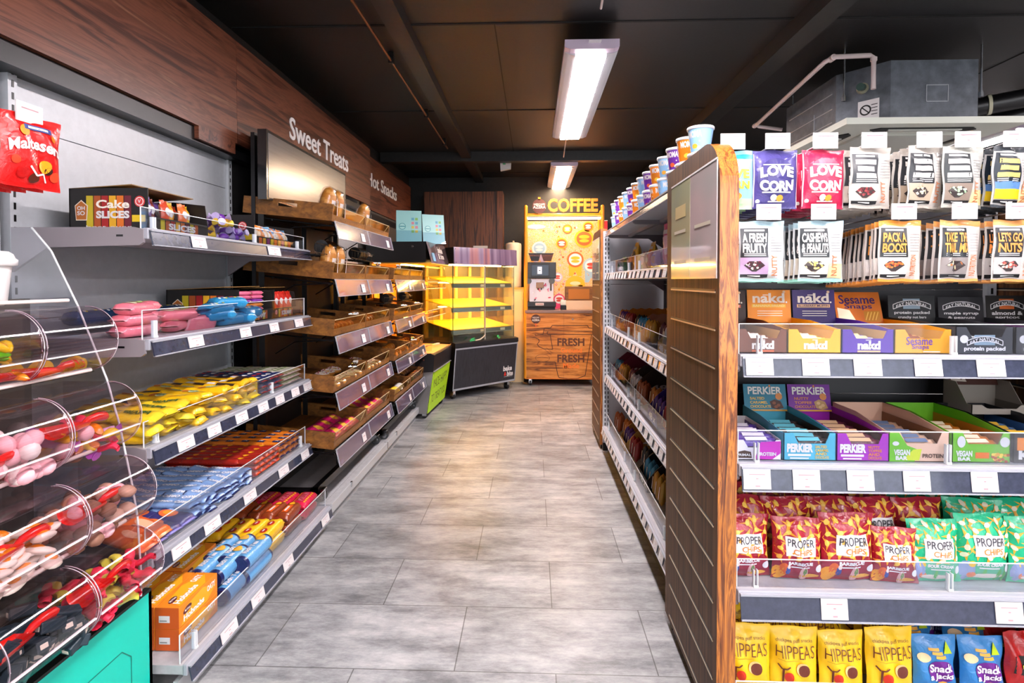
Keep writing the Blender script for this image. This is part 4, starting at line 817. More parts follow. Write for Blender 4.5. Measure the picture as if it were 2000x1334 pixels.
# --- hanging pouches
def corn(c1, c2, ctext='#f6f4ee'):
    def f():
        def mk(m, F, w, h):
            W = pm(ctext, .4)
            m.disc(F, 0, h * .52, w * .42, h * .34, pm(c2, .3), .0012, 28)
            m.txt('LOVE', F, -w * .37, h * .52, w * .37, h * .70, W, .05, w=.003, arc=.006); m.txt('CORN', F, -w * .38, h * .32, w * .38, h * .50, W, .05, w=.003, arc=-.005)
            m.rect(F, -w * .32, h * .27, w * .32, h * .29, W, .0025, 4, 1); m.disc(F, -.008, h * .19, .009, .009, W, .003, 12); m.disc(F, .008, h * .18, .009, .009, pm('#f0a83a', .4), .0034, 12)
            m.rect(F, -w * .18, h * .115, w * .18, h * .135, W, .0025, 3, 1); m.rect(F, -w * .3, h * .74, w * .3, h * .755, W, .0025, 4, 1); m.disc(F, -w * .4, h * .13, .006, .006, W, .002, 10)
            for s in (-1, 1): m.rect(F, s * w * .485 - .0012, h * .03, s * w * .485 + .0012, h * .94, pm('#e9c9d6', .3), .0016, 1, 12)
        return bag('snack_pouch', .125, .165, .036, 3, foil(c1), mk, pinch=.02, seal=.05, wr=.0008)
    return f
def sunny():
    def f():
        def mk(m, F, w, h):
            y = pm('#f3df3a', .4); m.txt('LOVE', F, -w * .37, h * .52, w * .37, h * .68, y, .05, w=.003); m.txt('CORN', F, -w * .38, h * .34, w * .38, h * .48, y, .05, w=.003); m.disc(F, .01, h * .22, .016, .010, pm('#f0a030', .4), .003, 12)
            m.rect(F, -w * .5, h * .86, w * .5, h * .93, pm('#2f9bd8', .3), .001, 8, 2)
        return bag('snack_pouch', .125, .165, .036, 5, foil('#8fd0ea'), mk, pinch=.02, wr=.0008, matfn=lambda x, z: foil('#b9e0b0') if z < .03 else None)
    return f
def nutpack(top, pale, lab, lines, tc, bowl, nuts, bottom=None, seed=1, sky=False, plain=.62):
    def f():
        w, h = .128, .172
        def mk(m, F, w, h):
            x0, x1 = -w * .47, -w * .5 + w * plain; K = pm(lab, .3)
            m.rect(F, x0, h * .40, x1, h * .88, K, .0016, 6, 8); T = pm(tc, .35); W = pm('#e9e6e2', .4)
            m.rect(F, x0 + .01, h * .83, x1 - .01, h * .86, W, .0026, 3, 1)
            n = len(lines); zt = h * .80; lh = h * .34 / max(n, 2)
            for i, s in enumerate(lines or [None] * 3):
                if s is None: m.rect(F, x0 + .008 + .004 * (i % 2), zt - (i + 1) * lh * .66 + .004, x1 - .006 - .006 * (i == 1), zt - i * lh * .66 - .002, T, .0028, 4, 2); continue
                m.txt(s, F, x0 + .004, zt - (i + 1) * lh + .003, x1 - .004, zt - i * lh, T, .035, w=.0034)
            for k in range(2): m.rect(F, x0 + .008, h * (.425 + k * .03), x1 - .008, h * (.437 + k * .03), W, .0026, 3, 1)
            cx = (x0 + x1) / 2
            if sky: m.rect(F, x0, h * .28, x1, h * .42, pm('#5b86c0', .3), .0018, 6, 3); m.rect(F, x0, h * .14, x1, h * .30, pm('#e2c021', .4), .0022, 6, 3)
            else:
                m.rect(F, x0, h * .12, x1, h * .40, pm(bowl, .4), .0014, 6, 5); m.poly(F, [(cx - .028, h * .27), (cx - .015, h * .34), (cx + .015, h * .34), (cx + .028, h * .27), (cx + .006, h * .17), (cx - .006, h * .17)], pm('#3a3030', .5), .0026)
                r = random.Random(seed)
                for _ in range(26):
                    a, q = r.uniform(0, 6.28), r.random() ** .5; m.disc(F, cx + .023 * q * math.cos(a), h * .275 + .011 * q * math.sin(a), .0036, .003, pm(r.choice(nuts), .5), .0032 + _ * .00002, 7)
            m.rect(F, x0, h * .07, x1, h * .125, pm('#17181b', .3), .002, 6, 1); m.rect(F, x0 + .02, h * .09, x1 - .02, h * .103, W, .0028, 3, 1)
            # pale strip with upright writing
            G = pm('#8d8a8a', .5)
            for k in range(7): m.rect(F, x1 + .008, h * (.50 + k * .045), w * .42, h * (.508 + k * .045), G, .0016, 2, 1)
            m.txt({'#f0a04a': 'NUTRITION', '#c9704a': 'FRUITY'}.get(tc, 'NUTTY'), lambda a, b, c=0: F(x1 + .018 - b, h * .1 + a, c), 0, -.010, h * .34, .008, pm('#c9774a', .5), .02, w=.002)
            if not seed % 2: m.rect(F, x1 + .002, h * .06, w * .48, h * .3, pm('#e6cf9a', .4), .0009, 4, 4)
        tp, bt = foil(top), foil(bottom or top)
        return bag('nut_pouch', w, h, .026, seed, foil(pale), mk, pinch=.03, seal=.05, wr=.0014, matfn=lambda x, z: tp if z > h * .9 else (bt if z < h * .05 else None))
    return f
KINDS = {
 'sunny': (sunny(), 'blue and yellow corn pouch'), 'corn_p': (corn('#4a4386', '#373074'), 'purple corn pouch'), 'corn_r': (corn('#c4244e', '#e23a5c'), 'crimson corn pouch'),
 'beans': (nutpack('#b9b2a8', '#c2bdb6', '#33363b', [], '#f0ece6', '#d8cdbf', ['#8a2f35', '#a8484a', '#70242c'], seed=3), 'grey pouch with red nuts picture'),
 'cream': (nutpack('#b9b2a8', '#c2bdb6', '#26292e', [], '#f0ece6', '#b9a690', ['#efe2c4', '#dcc79a', '#5a4330'], seed=5), 'grey pouch with cream nuts picture'),
 'green': (nutpack('#b8b8ae', '#c0c0ba', '#2c3133', [], '#e8e6e0', '#8d7d70', ['#bfe0b8', '#a9cfa4', '#e6f0d8'], seed=4), 'grey pouch with green nuts picture'),
 'night': (nutpack('#3a4148', '#bcbbb9', '#14202c', [], '#c9b26a', '#d9b21f', ['#e2c021'], seed=6, sky=True, plain=.66), 'dark pouch with blue and yellow landscape'),
 'night2': (nutpack('#3a4148', '#1d2732', '#101a26', [], '#5a6a7a', '#d9b21f', ['#e2c021'], seed=7, sky=True, plain=.9), 'black pouch with yellow foot'),
 'fruity': (nutpack('#a2c2cc', '#c4cacc', '#33373c', ['A FRESH', 'FRUITY'], '#f0ece6', '#bfa2c8', ['#6a2438', '#f0e6d8', '#4a1828'], bottom='#8fd6c4', seed=3), 'pale teal pouch with dark fruit picture'),
 'chilli': (nutpack('#a2c2cc', '#c4cacc', '#2b3034', ['CASHEWS', '& PEANUTS'], '#f0ece6', '#d8d2c2', ['#f2dc9a', '#e8c46a', '#f6ecc8'], bottom='#8fd6c4', seed=4), 'pale teal pouch with cashew picture'),
 'boost': (nutpack('#e8953a', '#cbc2ba', '#26292c', ['PACK A', 'BOOST'], '#f0a04a', '#dcd8d4', ['#d8622a', '#e8843a', '#a83a1c'], seed=7), 'orange topped pouch with red nut picture'),
 'trail': (nutpack('#e8a05a', '#cbc4be', '#2e3236', ['TAKE THE', 'TRAIL MIX'], '#f0a04a', '#8d8684', ['#e8d8b0', '#b06a3a', '#f2ead8', '#8a3a24'], seed=9), 'orange topped pouch with trail mix picture'),
 'nuts': (nutpack('#e8a05a', '#cbc4be', '#2a2c30', ["LET'S GO", 'NUTS'], '#f0964a', '#b9b4b2', ['#c96a5a', '#f0d8c0', '#a8484a'], seed=11), 'orange topped pouch with pink nut picture'),
 'jam': (nutpack('#d99a4a', '#3c3a34', '#1d1c1a', ['JA', 'BAR'][:1], '#d9a83c', '#7d7a44', ['#c9b23c', '#e8dc9a'], seed=13, plain=.9), 'black pouch with olive picture')}
def hang(row, j, x, z, key, n, gap, rz=0, tilt=.0):
    mk, desc = KINDS[key]; lbrow = ['upper', 'lower'][row]
    for i in range(n):
        d = .105 + i * gap; rnd = random.Random(row * 100 + j * 10 + i)
        lb = '%s, %s back on %s hook, %s row' % (desc, NTH[i], NTH[j], lbrow)
        place(key, mk, (x + rnd.uniform(-.003, .003), YE + d, z - .170 - i * .0015), rz + rnd.uniform(-.05, .05) + i * .004, lb, 'snack pouch', '%s pouches on one hook' % desc, rx=tilt + i * .01)
for j, (k, n, g, rz) in enumerate([('sunny', 4, .04, .0), ('corn_p', 6, .035, .02), ('corn_r', 5, .045, .10), ('beans', 7, .032, .2), ('cream', 6, .032, .26), ('green', 3, .035, .2), ('night', 5, .035, .25), ('night2', 3, .05, .2)]):
    hang(0, j, HK1[j], 1.624, k, n, g, rz, .03)
for j, (k, n, g, rz) in enumerate([('fruity', 3, .04, .0), ('chilli', 5, .03, .05), ('boost', 14, .022, .16), ('trail', 6, .03, .2), ('nuts', 5, .03, .16), ('jam', 5, .035, .2)]):
    hang(1, j, HK2[j] - (.01 if j == 0 else 0), 1.418, k, n, g, rz, .02)
# --- shelf ready boxes with a header card
def bar_maker(c, c2):
    def f():
        m = MB(); m.grid(lambda a, b: (.062 * (2*a-1), .016 * (2*b-1), .002 + .012 * max(0, 1 - (2*a-1) ** 6) * max(0, 1 - (2*b-1) ** 2) + .0008 * math.sin(40 * a)), 14, 6, foil(c)); m.grid(lambda a, b: (.062 * (1-2*a), .016 * (2*b-1), .002), 1, 1, foil(c))
        m.rect(lambda a, b, w=0: Vector((a, b, .0145 + w)), -.03, -.007, .03, .007, pm(c2, .4), .001, 1); return m.build('snack_bar')
    return f
def srp(w, d, hf, hb, hh, c, ch, head, front, txc='#f4f2ee', inner='#d6a860', cut=.35, lean=.12, side=None, name='bar_box'):
    def f():
        e = empty(name); C = card(c); I = card(inner); t = .0018; m = MB()
        m.box((0, 0, 0), (w, d, t), C)
        for x in (0, w - t): m.prism([(0, 0), (d, 0), (d, hb), (d * .55, hb), (.02, hf), (0, hf)], 0, x, x + t, card(side) if side else C)
        m.box((0, d - t, 0), (w, d, hb), C)
        cw = w * cut; zc = hf * .62
        m.prism([(0, 0), (w, 0), (w, hf), (w - w * .12, hf), (w - w * .2, zc), (w * .28, zc), (w * .18, hf), (0, hf)], 1, 0, t, C)
        m.rect(fr((w - t - .0005, 0, 0), (0, 1, 0), (0, 0, 1)), .02, .004, d - .004, hf * .9, I, -.002)
        F = FX(0)
        front(m, F, w, hf, zc); m.build('tray', e)
        if hh:
            m = MB(); n = Vector((0, math.sin(lean), math.cos(lean))); F = fr((.002, d - .012, hb * .8), (1, 0, 0), n); ww = w - .004; HH = hh - hb * .8
            m.add([F(0, 0, 0), F(ww, 0, 0), F(ww, HH, 0), F(0, HH, 0), F(0, 0, -t), F(ww, 0, -t), F(ww, HH, -t), F(0, HH, -t)], [(0, 1, 2, 3), (7, 6, 5, 4), (0, 4, 5, 1), (1, 5, 6, 2), (2, 6, 7, 3), (3, 7, 4, 0)], card(ch))
            head(m, F, ww, HH); m.build('header_card', e)
        return e
    return f
def nakd(bg, sub, subc, flav):
    W = pm('#f6ece0', .4)
    def head(m, F, w, h):
        m.txt('nakd', F, w * .12, h * .60, w * .86, h * .90, W, .03); m.rect(F, w * .36, h * .83, w * .5, h * .855, W, .001); m.disc(F, w * .9, h * .62, .003, .003, W, .001, 8)
        m.rect(F, w * .1, h * .46, w * .88, h * .56, pm(sub, .4), .0008); m.txt(flav, F, w * .13, h * .48, w * .85, h * .545, pm(subc, .4), .02); m.disc(F, w * .85, h * .94, .005, .004, pm('#e8c9a0', .4), .001, 8)
        for k in range(3): m.rect(F, w * .22, h * (.34 - k * .07), w * .8, h * (.36 - k * .07), W, .001)
    def front(m, F, w, h, zc):
        m.txt('nakd', F, w * .30, h * .16, w * .74, h * .52, W, .05); m.rect(F, w * .3, h * .05, w * .74, h * .12, pm(sub, .4), .001); m.rect(F, w * .46, h * .54, w * .56, h * .57, W, .0008)
    return head, front
BX = []
h1, f1 = nakd('#5a2c14', '#e0622a', '#f6ece0', 'CAROB ORANGE'); h2, f2 = nakd('#f2a022', '#f7c21c', '#f6d98a', 'BANANA BREAD'); h3, f3 = nakd('#3d1c86', '#f2c089', '#3a1c60', 'BLUEBERRY MUFFIN')
def ses_h(m, F, w, h):
    P = pm('#3a2470', .4); m.txt('Sesame', F, w * .1, h * .62, w * .88, h * .9, P, .01); m.txt('Snaps', F, w * .2, h * .42, w * .8, h * .62, P, .01)
    m.poly(F, [(w * .04, h * .05), (w * .04, h * .5), (w * .3, h * .42), (w * .42, h * .05)], pm('#f1e6c8', .4)); m.poly(F, [(w * .6, h * .05), (w * .6, h * .38), (w * .95, h * .4), (w * .95, h * .05)], pm('#c9861c', .4))
    for k in range(4): m.line(F, [(w * (.62 + k * .07), h * .1), (w * (.7 + k * .07), h * .36)], .003, pm('#f0c85a', .4), .0016)
def ses_f(m, F, w, h, zc): m.txt('Sesame', F, w * .2, h * .36, w * .66, h * .7, pm('#6a3aa0', .4), .01); m.txt('Snaps', F, w * .3, h * .14, w * .6, h * .38, pm('#6a3aa0', .4), .01); m.rect(F, w * .5, h * .06, w * .8, h * .1, M_card)
def eat(col, l1, l2, box_):
    def lg(m, F, w, h, cy, s):
        A = [(w * .5 + w * s * x, cy + h * (.10 * (1 - x * x * 4) * 1.6)) for x in [i / 8 - .5 for i in range(9)]]
        top = [(x, y + h * .11) for x, y in A]; bot = [(x, y - h * .06) for x, y in A]
        if col: m.rect(F, w * .32, cy - h * .05, w * .68, cy + h * .33, pm(col, .4), .0006)
        m.add([F(a, b, .0012) for a, b in top + bot[::-1]], [(i, i + 1, 16 - i, 17 - i) for i in range(8)], pm('#16161a', .4))
        m.line(F, top + bot[::-1] + [top[0]], .0022, M_card, .0018)
        m.txt('EAT NATURAL', F, w * (.5 - s * .42), cy - h * .035, w * (.5 + s * .42), cy + h * .085, M_card, .03, w=.002, arc=h * .15)
    def head(m, F, w, h): lg(m, F, w, h, h * .55, .8); m.txt(l1, F, w * .12, h * .28, w * .88, h * .42, M_card, .03); m.txt(l2, F, w * .2, h * .12, w * .8, h * .24, M_card, .02)
    def front(m, F, w, h, zc): lg(m, F, w, h, h * .38, .62); m.txt(l1, F, w * .14, h * .08, w * .86, h * .28, M_card, .04); m.disc(F, w * .14, h * .55, .011, .011, M_card, .001, 16)
    return head, front
e1, g1 = eat('#8aa0b0', 'protein packed', 'crunchy nut bars', 0); e2, g2_ = eat(None, 'maple syrup', '& peanuts', 0); e3, g3_ = eat('#c8642a', 'almond &', 'apricot', 0)
ZS = 1.054
def pbox(key, mk, x, z, lb, y=YE + .03, rz=0): return place(key, mk, (x, y, z), rz, lb, 'display box')
pbox('b1', srp(.135, .30, .065, .078, .165, '#7a3c1c', '#33180e', h1, f1), .558, ZS, 'brown fruit bar box at the left end of the top bar shelf')
pbox('b2', srp(.142, .30, .065, .078, .168, '#f2b41a', '#f0961e', h2, f2), .695, ZS, 'yellow orange fruit bar box with tall orange header card')
pbox('b3', srp(.138, .30, .065, .078, .168, '#5a2a9c', '#35206e', h3, f3), .839, ZS, 'purple fruit bar box with blueberry flavour on its header card')
pbox('b4', srp(.150, .30, .065, .075, .165, '#f0a81a', '#d9761c', ses_h, ses_f, lean=.32), .979, ZS, 'orange sesame bar box with leaning header card')
pbox('b5', srp(.150, .30, .072, .08, .15, '#3a3b40', '#121316', e1, g1, inner='#26262a', lean=.1), 1.140, ZS, 'dark grey protein bar box in the top bar shelf')
pbox('b6', srp(.145, .30, .072, .08, .145, '#3a3b40', '#15121a', e2, g2_, inner='#7a2a7a', lean=.1), 1.296, ZS, 'dark bar box with maple syrup header card')
pbox('b7', srp(.13, .30, .072, .08, .15, '#2c2a2a', '#1a1614', e3, g3_, inner='#26262a', lean=.1), 1.446, ZS, 'dark bar box with orange patch, rightmost on the top bar shelf')
def bars(key, c, c2, x, w, z, y0, n, lb, rz0=0):
    for i in range(n):
        rnd = random.Random(i + int(x * 100)); place(key, bar_maker(c, c2), (x + w / 2 + rnd.uniform(-.003, .003), y0 + i * .034, z + .022 + .003 * (i % 3)), rnd.uniform(-.08, .08), lb + ', %s back' % NTH[i], 'snack bar', lb + 's', rx=.5)
bars('ba', '#8a4a24', '#f4e6d8', .558, .135, ZS, YE + .06, 6, 'brown wrapped bar in the brown fruit bar box'); bars('bb', '#f3c22a', '#fff2d0', .695, .142, ZS, YE + .06, 6, 'yellow wrapped bar in the yellow fruit bar box')
bars('bc', '#5a3aa8', '#f0d890', .839, .138, ZS, YE + .06, 6, 'purple wrapped bar in the blueberry bar box'); bars('bd', '#d9a04a', '#7a3a1c', .979, .15, ZS, YE + .06, 6, 'golden sesame bar in the orange box')
bars('be', '#3c3f44', '#d0d4d8', 1.140, .15, ZS, YE + .06, 6, 'grey wrapped bar in the protein bar box'); bars('bf', '#7a2a80', '#e8d0e8', 1.296, .145, ZS, YE + .06, 6, 'violet wrapped bar in the maple syrup box'); bars('be', None, None, 1.446, .12, ZS, YE + .06, 5, 'grey wrapped bar in the rightmost box')
# second bar shelf
def perk(bc):
    W = pm('#efe8e0', .4); O = pm('#e2862a', .4); Y_ = pm('#f0c23a', .4)
    def head(m, F, w, h):
        m.txt('PERKiER', F, w * .1, h * .62, w * .9, h * .90, W, .03); m.disc(F, w * .82, h * .54, .011, .011, O, .0016, 16); m.disc(F, w * .62, h * .93, .003, .004, O, .001, 8)
        for k, s in enumerate(['NUTTY' if bc == '#7a1f9a' else 'SALTED', 'TOFFEE' if bc == '#7a1f9a' else 'CARAMEL', 'CHOCOLATE']): m.txt(s, F, w * .14, h * (.42 - k * .15), w * (.48 + .07 * k), h * (.52 - k * .15), Y_ if bc != '#7a1f9a' else O, .02)
        m.poly(F, [(w * .6, h * .35), (w * .72, h * .44), (w * .86, h * .36), (w * .92, h * .12), (w * .78, h * .06), (w * .64, h * .12)], pm('#4a2418' if bc != '#7a1f9a' else '#c99a62', .5)); 
        for a, b in ((.7, .3), (.8, .22), (.74, .16)): m.disc(F, w * a, h * b, .006, .005, pm('#8a4a2a' if bc != '#7a1f9a' else '#e6c08a', .5), .0016, 9)
        m.rect(F, 0, 0, w, h * .06, pm('#e0a02a', .4), .001)
    def front(m, F, w, h, zc):
        m.txt('PERKiER', F, w * .06, h * .30, w * .56, h * .62, W, .06); m.rect(F, w * .08, h * .16, w * .52, h * .24, W); m.rect(F, w * .12, h * .06, w * .48, h * .11, W)
        c2 = Y_ if bc != '#7a1f9a' else O
        for k, s in enumerate(['SALTED', 'CARAMEL', 'AND', 'CHOCOLATE'] if bc != '#7a1f9a' else ['NUTTY', 'TOFFEE', 'AND', 'CHOCOLATE']): m.txt(s, F, w * .60, h * (.46 - k * .13), w * (.82 + .04 * (k % 2)), h * (.56 - k * .13), c2, .03)
    return head, front
Z2 = .76
ph, pf = perk('#2f9ab4'); qh, qf = perk('#7a1f9a')
pbox('p2', srp(.140, .30, .075, .086, .155, '#4fb4cf', '#1f7f9a', ph, pf, inner='#3a2a1c', lean=.22), .687, Z2, 'turquoise bar box with header card on the second bar shelf')
pbox('p3', srp(.139, .30, .075, .086, .155, '#a81fb4', '#7a1f9a', qh, qf, inner='#5a2a1c', lean=.22), .829, Z2, 'magenta bar box with header card on the second bar shelf')
def pri(m, F, w, h, zc):
    K = pm('#4a2a1c', .4); M_ = pm('#c818b0', .4); m.poly(F, [(w * .42, h * .04), (w * .55, h * .9), (w * .98, h * .95), (w * .98, h * .35), (w * .8, h * .04)], M_)
    m.poly(F, [(w * .02, h * .1), (w * .05, h * .4), (w * .2, h * .48), (w * .34, h * .4), (w * .36, h * .1)], K); m.txt('PRIMAL', F, w * .04, h * .2, w * .34, h * .32, M_card, .03, w=.002); m.txt('PROTEIN', F, w * .48, h * .22, w * .88, h * .40, M_card, .04, w=.002)
pbox('p1', srp(.125, .26, .055, .06, 0, '#ece6ea', '#ece6ea', None, pri, inner='#4a2a7a'), .556, Z2, 'white and magenta bar box at the left end of the second bar shelf')
def veg(c, c2):
    def f(m, F, w, h, zc):
        m.poly(F, [(0, 0), (w * .42, 0), (w * .5, h * .4), (w * .3, h * .55), (w * .16, h * .98), (0, h * .98)], pm(c, .4), .0006); m.poly(F, [(w * .22, h * .05), (w * .5, h * .05), (w * .54, h * .44), (w * .4, h * .42)], pm(c2, .4), .0009)
        m.txt('VEGAN', F, w * .07, h * .22, w * .34, h * .42, M_card, .05, w=.002); m.txt('BAR', F, w * .1, h * .06, w * .3, h * .2, M_card, .05, w=.002); m.txt('PROTEIN', F, w * .55, h * .14, w * .9, h * .28, pm('#4a2c1c', .4), .03, w=.002)
        m.disc(F, w * .1, h * .62, .009, .006, M_card, .002, 12)
    return f
pbox('p4', srp(.158, .29, .08, .10, 0, '#e2b9a0', '#e2b9a0', None, veg('#6ab81f', '#c9d62a'), inner='#8a5a3a'), .969, Z2, 'pink and green vegan bar box with protein written on it')
def grn(m, F, w, h, zc):
    m.txt('VEGAN', F, w * .06, h * .2, w * .34, h * .4, M_card, .05, w=.002); m.txt('BAR', F, w * .09, h * .06, w * .32, h * .18, M_card, .05, w=.002); m.rect(F, w * .40, h * .14, w * .64, h * .34, pm('#e2701c', .4)); m.disc(F, w * .15, h * .7, .011, .016, M_card, .002, 12); m.disc(F, w * .9, h * .7, .013, .014, M_card, .002, 12)
    r = random.Random(4)
    for _ in range(22): m.disc(F, w * r.uniform(.68, .97), h * r.uniform(.05, .3), .005, .004, pm(r.choice(['#e2a01f', '#a84a1c', '#f0d040']), .5), .0015 + _ * .00003, 8)
pbox('p5', srp(.152, .29, .08, .10, 0, '#6cb81c', '#6cb81c', None, grn, inner='#c9761c'), 1.135, Z2, 'bright green vegan bar box on the second bar shelf')
def kind(m, F, w, h, zc): m.rect(F, w * .06, h * .42, w * .34, h * .85, pm('#e8841f', .4)); m.rect(F, w * .34, h * .42, w * .8, h * .85, pm('#c8302a', .4)); m.txt('KIND', F, w * .08, h * .12, w * .84, h * .42, M_card, .05, w=.002)
pbox('p6', srp(.15, .29, .08, .10, 0, '#17161c', '#17161c', None, kind, inner='#3a6aa8'), 1.296, Z2, 'black bar box with orange and red stripes at the right edge')
def trek(m, F, w, h):
    m.rect(F, 0, h * .78, w, h, pm('#cdb9a8', .4)); m.txt('TREK', F, w * .15, h * .80, w * .6, h * .97, pm('#1c1410', .4), .04); m.txt('PROTEIN', F, w * .2, h * .68, w * .5, h * .76, M_card, .02)
    m.poly(F, [(w * .1, h * .1), (w * .12, h * .5), (w * .3, h * .45), (w * .4, h * .08)], pm('#cbbcae', .4)); 
    for a, b in ((.4, .42), (.3, .25), (.58, .3)): m.poly(F, [(w * (a - .12), h * b), (w * a, h * (b + .16)), (w * (a + .14), h * (b + .02)), (w * a, h * (b - .12))], pm('#5a2c1c', .4), .0014)
m_b = pbox('p7', srp(.165, .12, .03, .09, .19, '#9d948a', '#4a241a', trek, lambda *a: None, inner='#6a625a', lean=.3), 1.33, Z2 + .085, 'brown protein bar box with tall header standing on the striped bar box', y=YE + .22)
for k, (x, w, c, c2, l) in enumerate([(.556, .125, '#5a3a9a', '#e8e0f0', 'violet bar in the white and magenta box'), (.687, .14, '#3a2a24', '#6ac0d0', 'dark bar in the turquoise box'), (.829, .139, '#6a2a3a', '#e0b890', 'plum bar in the magenta box'), (.969, .158, '#c9a084', '#6a7a9a', 'beige bar in the pink and green box'), (1.135, .152, '#c9701c', '#f0e0c0', 'orange bar in the bright green box'), (1.296, .15, '#5a7aa8', '#f0c040', 'blue bar in the striped black box')]):
    bars('bq%d' % k, c, c2, x, w, Z2 + .02, YE + .05, 6 if k else 5, l)
# --- crisp bags
def chips_bag(cr, lab2, flav, chip='#f0a02a', dk='#8a1230', seed=1, sky=None):
    def f():
        w, h = .155, .185
        def mk(m, F, w, h):
            r = random.Random(seed); O = pm(chip, .45); O2 = pm('#f7c95a' if chip == '#f0a02a' else '#f4ead0', .45)
            for i in range(5):
                for j in range(4):
                    cx = -w * .40 + i * w * .20 + r.uniform(-.004, .004); cz = h * (.40 + j * .158) + r.uniform(-.004, .004) + (.008 if i % 2 else 0); a0 = r.uniform(0, 6.28); n = 3
                    P = [(max(-w * .49, min(w * .49, cx + .0255 * math.cos(a0 + t * 2.09))), min(h * .95, cz + .022 * math.sin(a0 + t * 2.09))) for t in range(3)]; Q = []
                    for p, q in zip(P, P[1:] + P[:1]): Q += [p, ((p[0] + q[0]) / 2 * .92 + cx * .08 + (p[1] - q[1]) * .12, (p[1] + q[1]) / 2 * .92 + cz * .08 - (p[0] - q[0]) * .12)]
                    m.poly(F, Q, O, .0016 + .0001 * i); m.disc(F, cx, cz, .009, .006, O2, .0026, 8, a0)
            W = pm('#f2f0f2', .4); m.rect(F, -w * .27, h * .42, w * .29, h * .72, W, .003, 8, 6)
            m.txt('PROPER', F, -w * .23, h * .57, w * .26, h * .69, pm('#3c3a44', .4), .005, w=.0048); m.txt('CHiPS', F, -w * .13, h * .45, w * .22, h * .54, pm('#e0862c', .4), .012, w=.0052)
            m.rect(F, -w * .5, h * .04, w * .5, h * .34, pm(lab2, .35), .0022, 10, 5)
            m.txt(flav[0], F, -w * .22, h * .27, w * .24, h * .325, W, .05, w=.004); m.rect(F, -w * .16, h * .225, w * .18, h * .245, W, .0035, 3, 1)
            for (cx, cz, a, b, c) in sky or [(-.3, .2, .014, .02, '#e8641f'), (-.38, .12, .02, .022, '#f0a02a'), (-.22, .17, .008, .014, '#2f4a9a'), (-.2, .24, .006, .007, '#f0d8d0'), (.08, .12, .012, .026, '#e8b0b0'), (.1, .16, .006, .012, '#6a8a4a'), (.2, .08, .03, .008, '#f0b040')]: m.disc(F, cx * w, cz * h, a, b, pm(c, .4), .0032, 12)
            m.disc(F, w * .38, h * .22, .012, .012, W, .0042, 16)
        return bag('crisp_bag', w, h, .062, seed, foil(cr), mk, pinch=.10, seal=.04, wr=.0016)
    return f
greensky = [(-.36, .18, .02, .03, '#8a9ac8'), (-.3, .3, .009, .009, '#f2c21a'), (-.28, .12, .012, .01, '#e8702a'), (.0, .1, .05, .008, '#e8dcd0'), (.2, .12, .006, .02, '#2fae3a'), (.32, .11, .006, .024, '#2fae3a'), (-.05, .13, .005, .018, '#3ac04a')]
RED = chips_bag('#a8122e', '#9c1038', ['BARBECUE'], seed=2); RED2 = chips_bag('#a8122e', '#9c1038', ['BARBECUE'], seed=9)
GRN = chips_bag('#1fc08c', '#12b886', ['SOUR CREAM'], chip='#f2b43a', seed=4, sky=greensky); GRN2 = chips_bag('#1fc08c', '#12b886', ['SOUR CREAM'], chip='#f2b43a', seed=8, sky=greensky)
Z3 = .418
def crisps(key, mk, x, y, z, rz, rx, s, lb, g): place(key, mk, (x, y, z), rz, lb, 'crisp bag', g, rx=rx, s=s)
for i, (x, k, s, rz, rx, z, y) in enumerate([(.60, 'r1', .93, .05, -.08, 0, .07), (.74, 'r2', .92, -.06, -.06, 0, .06), (.875, 'r1', 1.0, .04, -.05, 0, .06), (1.0, 'r2', .80, -.12, -.12, 0, .05), (1.115, 'g1', .92, .0, -.08, 0, .06), (1.25, 'g2', 1.0, .05, -.05, 0, .07), (1.385, 'g1', .98, -.05, -.05, 0, .06), (1.50, 'g2', .95, .05, -.05, 0, .07)]):
    col = 'crimson barbecue' if k[0] == 'r' else 'mint green sour cream'
    crisps(k, {'r1': RED, 'r2': RED2, 'g1': GRN, 'g2': GRN2}[k], x, YE + y, Z3, rz, rx, s, '%s crisp bag, %s from the left in the front row' % (col, NTH[i]), 'front row crisp bags')
for row in range(1, 5):
    for i in range(8):
        rnd = random.Random(row * 10 + i); red = i < 4 or (i == 4 and row == 1); k = ('r' if red else 'g') + str(1 + (i + row) % 2)
        crisps(k, {'r1': RED, 'r2': RED2, 'g1': GRN, 'g2': GRN2}[k], .62 + i * .13 + rnd.uniform(-.015, .015), YE + .07 + row * .075, Z3 + .0 + (.012 * row if row < 4 else .03), rnd.uniform(-.2, .2), rnd.uniform(-.2, -.02), 1.0,
               '%s crisp bag, %s from left, %s row behind the front' % ('crimson' if red else 'mint green', NTH[i], NTH[row - 1]), 'crisp bags behind the front row')
def puff():
    def mk(m, F, w, h):
        K = pm('#6a2f20', .45); m.txt('chickpea puff snacks', F, -w * .40, h * .80, w * .36, h * .86, K, -.005, w=.003); m.txt('HIPPEAS', F, -w * .40, h * .60, w * .40, h * .77, K, -.012, w=.004)
        m.rect(F, -w * .36, h * .565, w * .1, h * .573, pm('#c99a1a', .5), .003, 3, 1)
        m.line(F, [(-w * .36, h * .50), (-w * .28, h * .44), (-w * .20, h * .46), (-w * .14, h * .50)], .004, K, .0042); m.line(F, [(-w * .26, h * .45), (-w * .25, h * .2)], .005, K, .0042)
        m.disc(F, -w * .15, h * .34, .012, .017, pm('#e03a22', .4), .0045, 14); m.disc(F, w * .16, h * .43, .017, .019, K, .0042, 16, .4); m.disc(F, w * .13, h * .45, .019, .02, pm('#e8c07a', .4), .0038, 16, .4)
        m.disc(F, 0, h * .14, .03, .012, pm('#e06a2a', .4), .004, 14)
    return bag('puff_bag', .142, .205, .055, 6, pm('#f7c815', .4, 0, .15), mk, pinch=.05, seal=.05, wr=.0016)
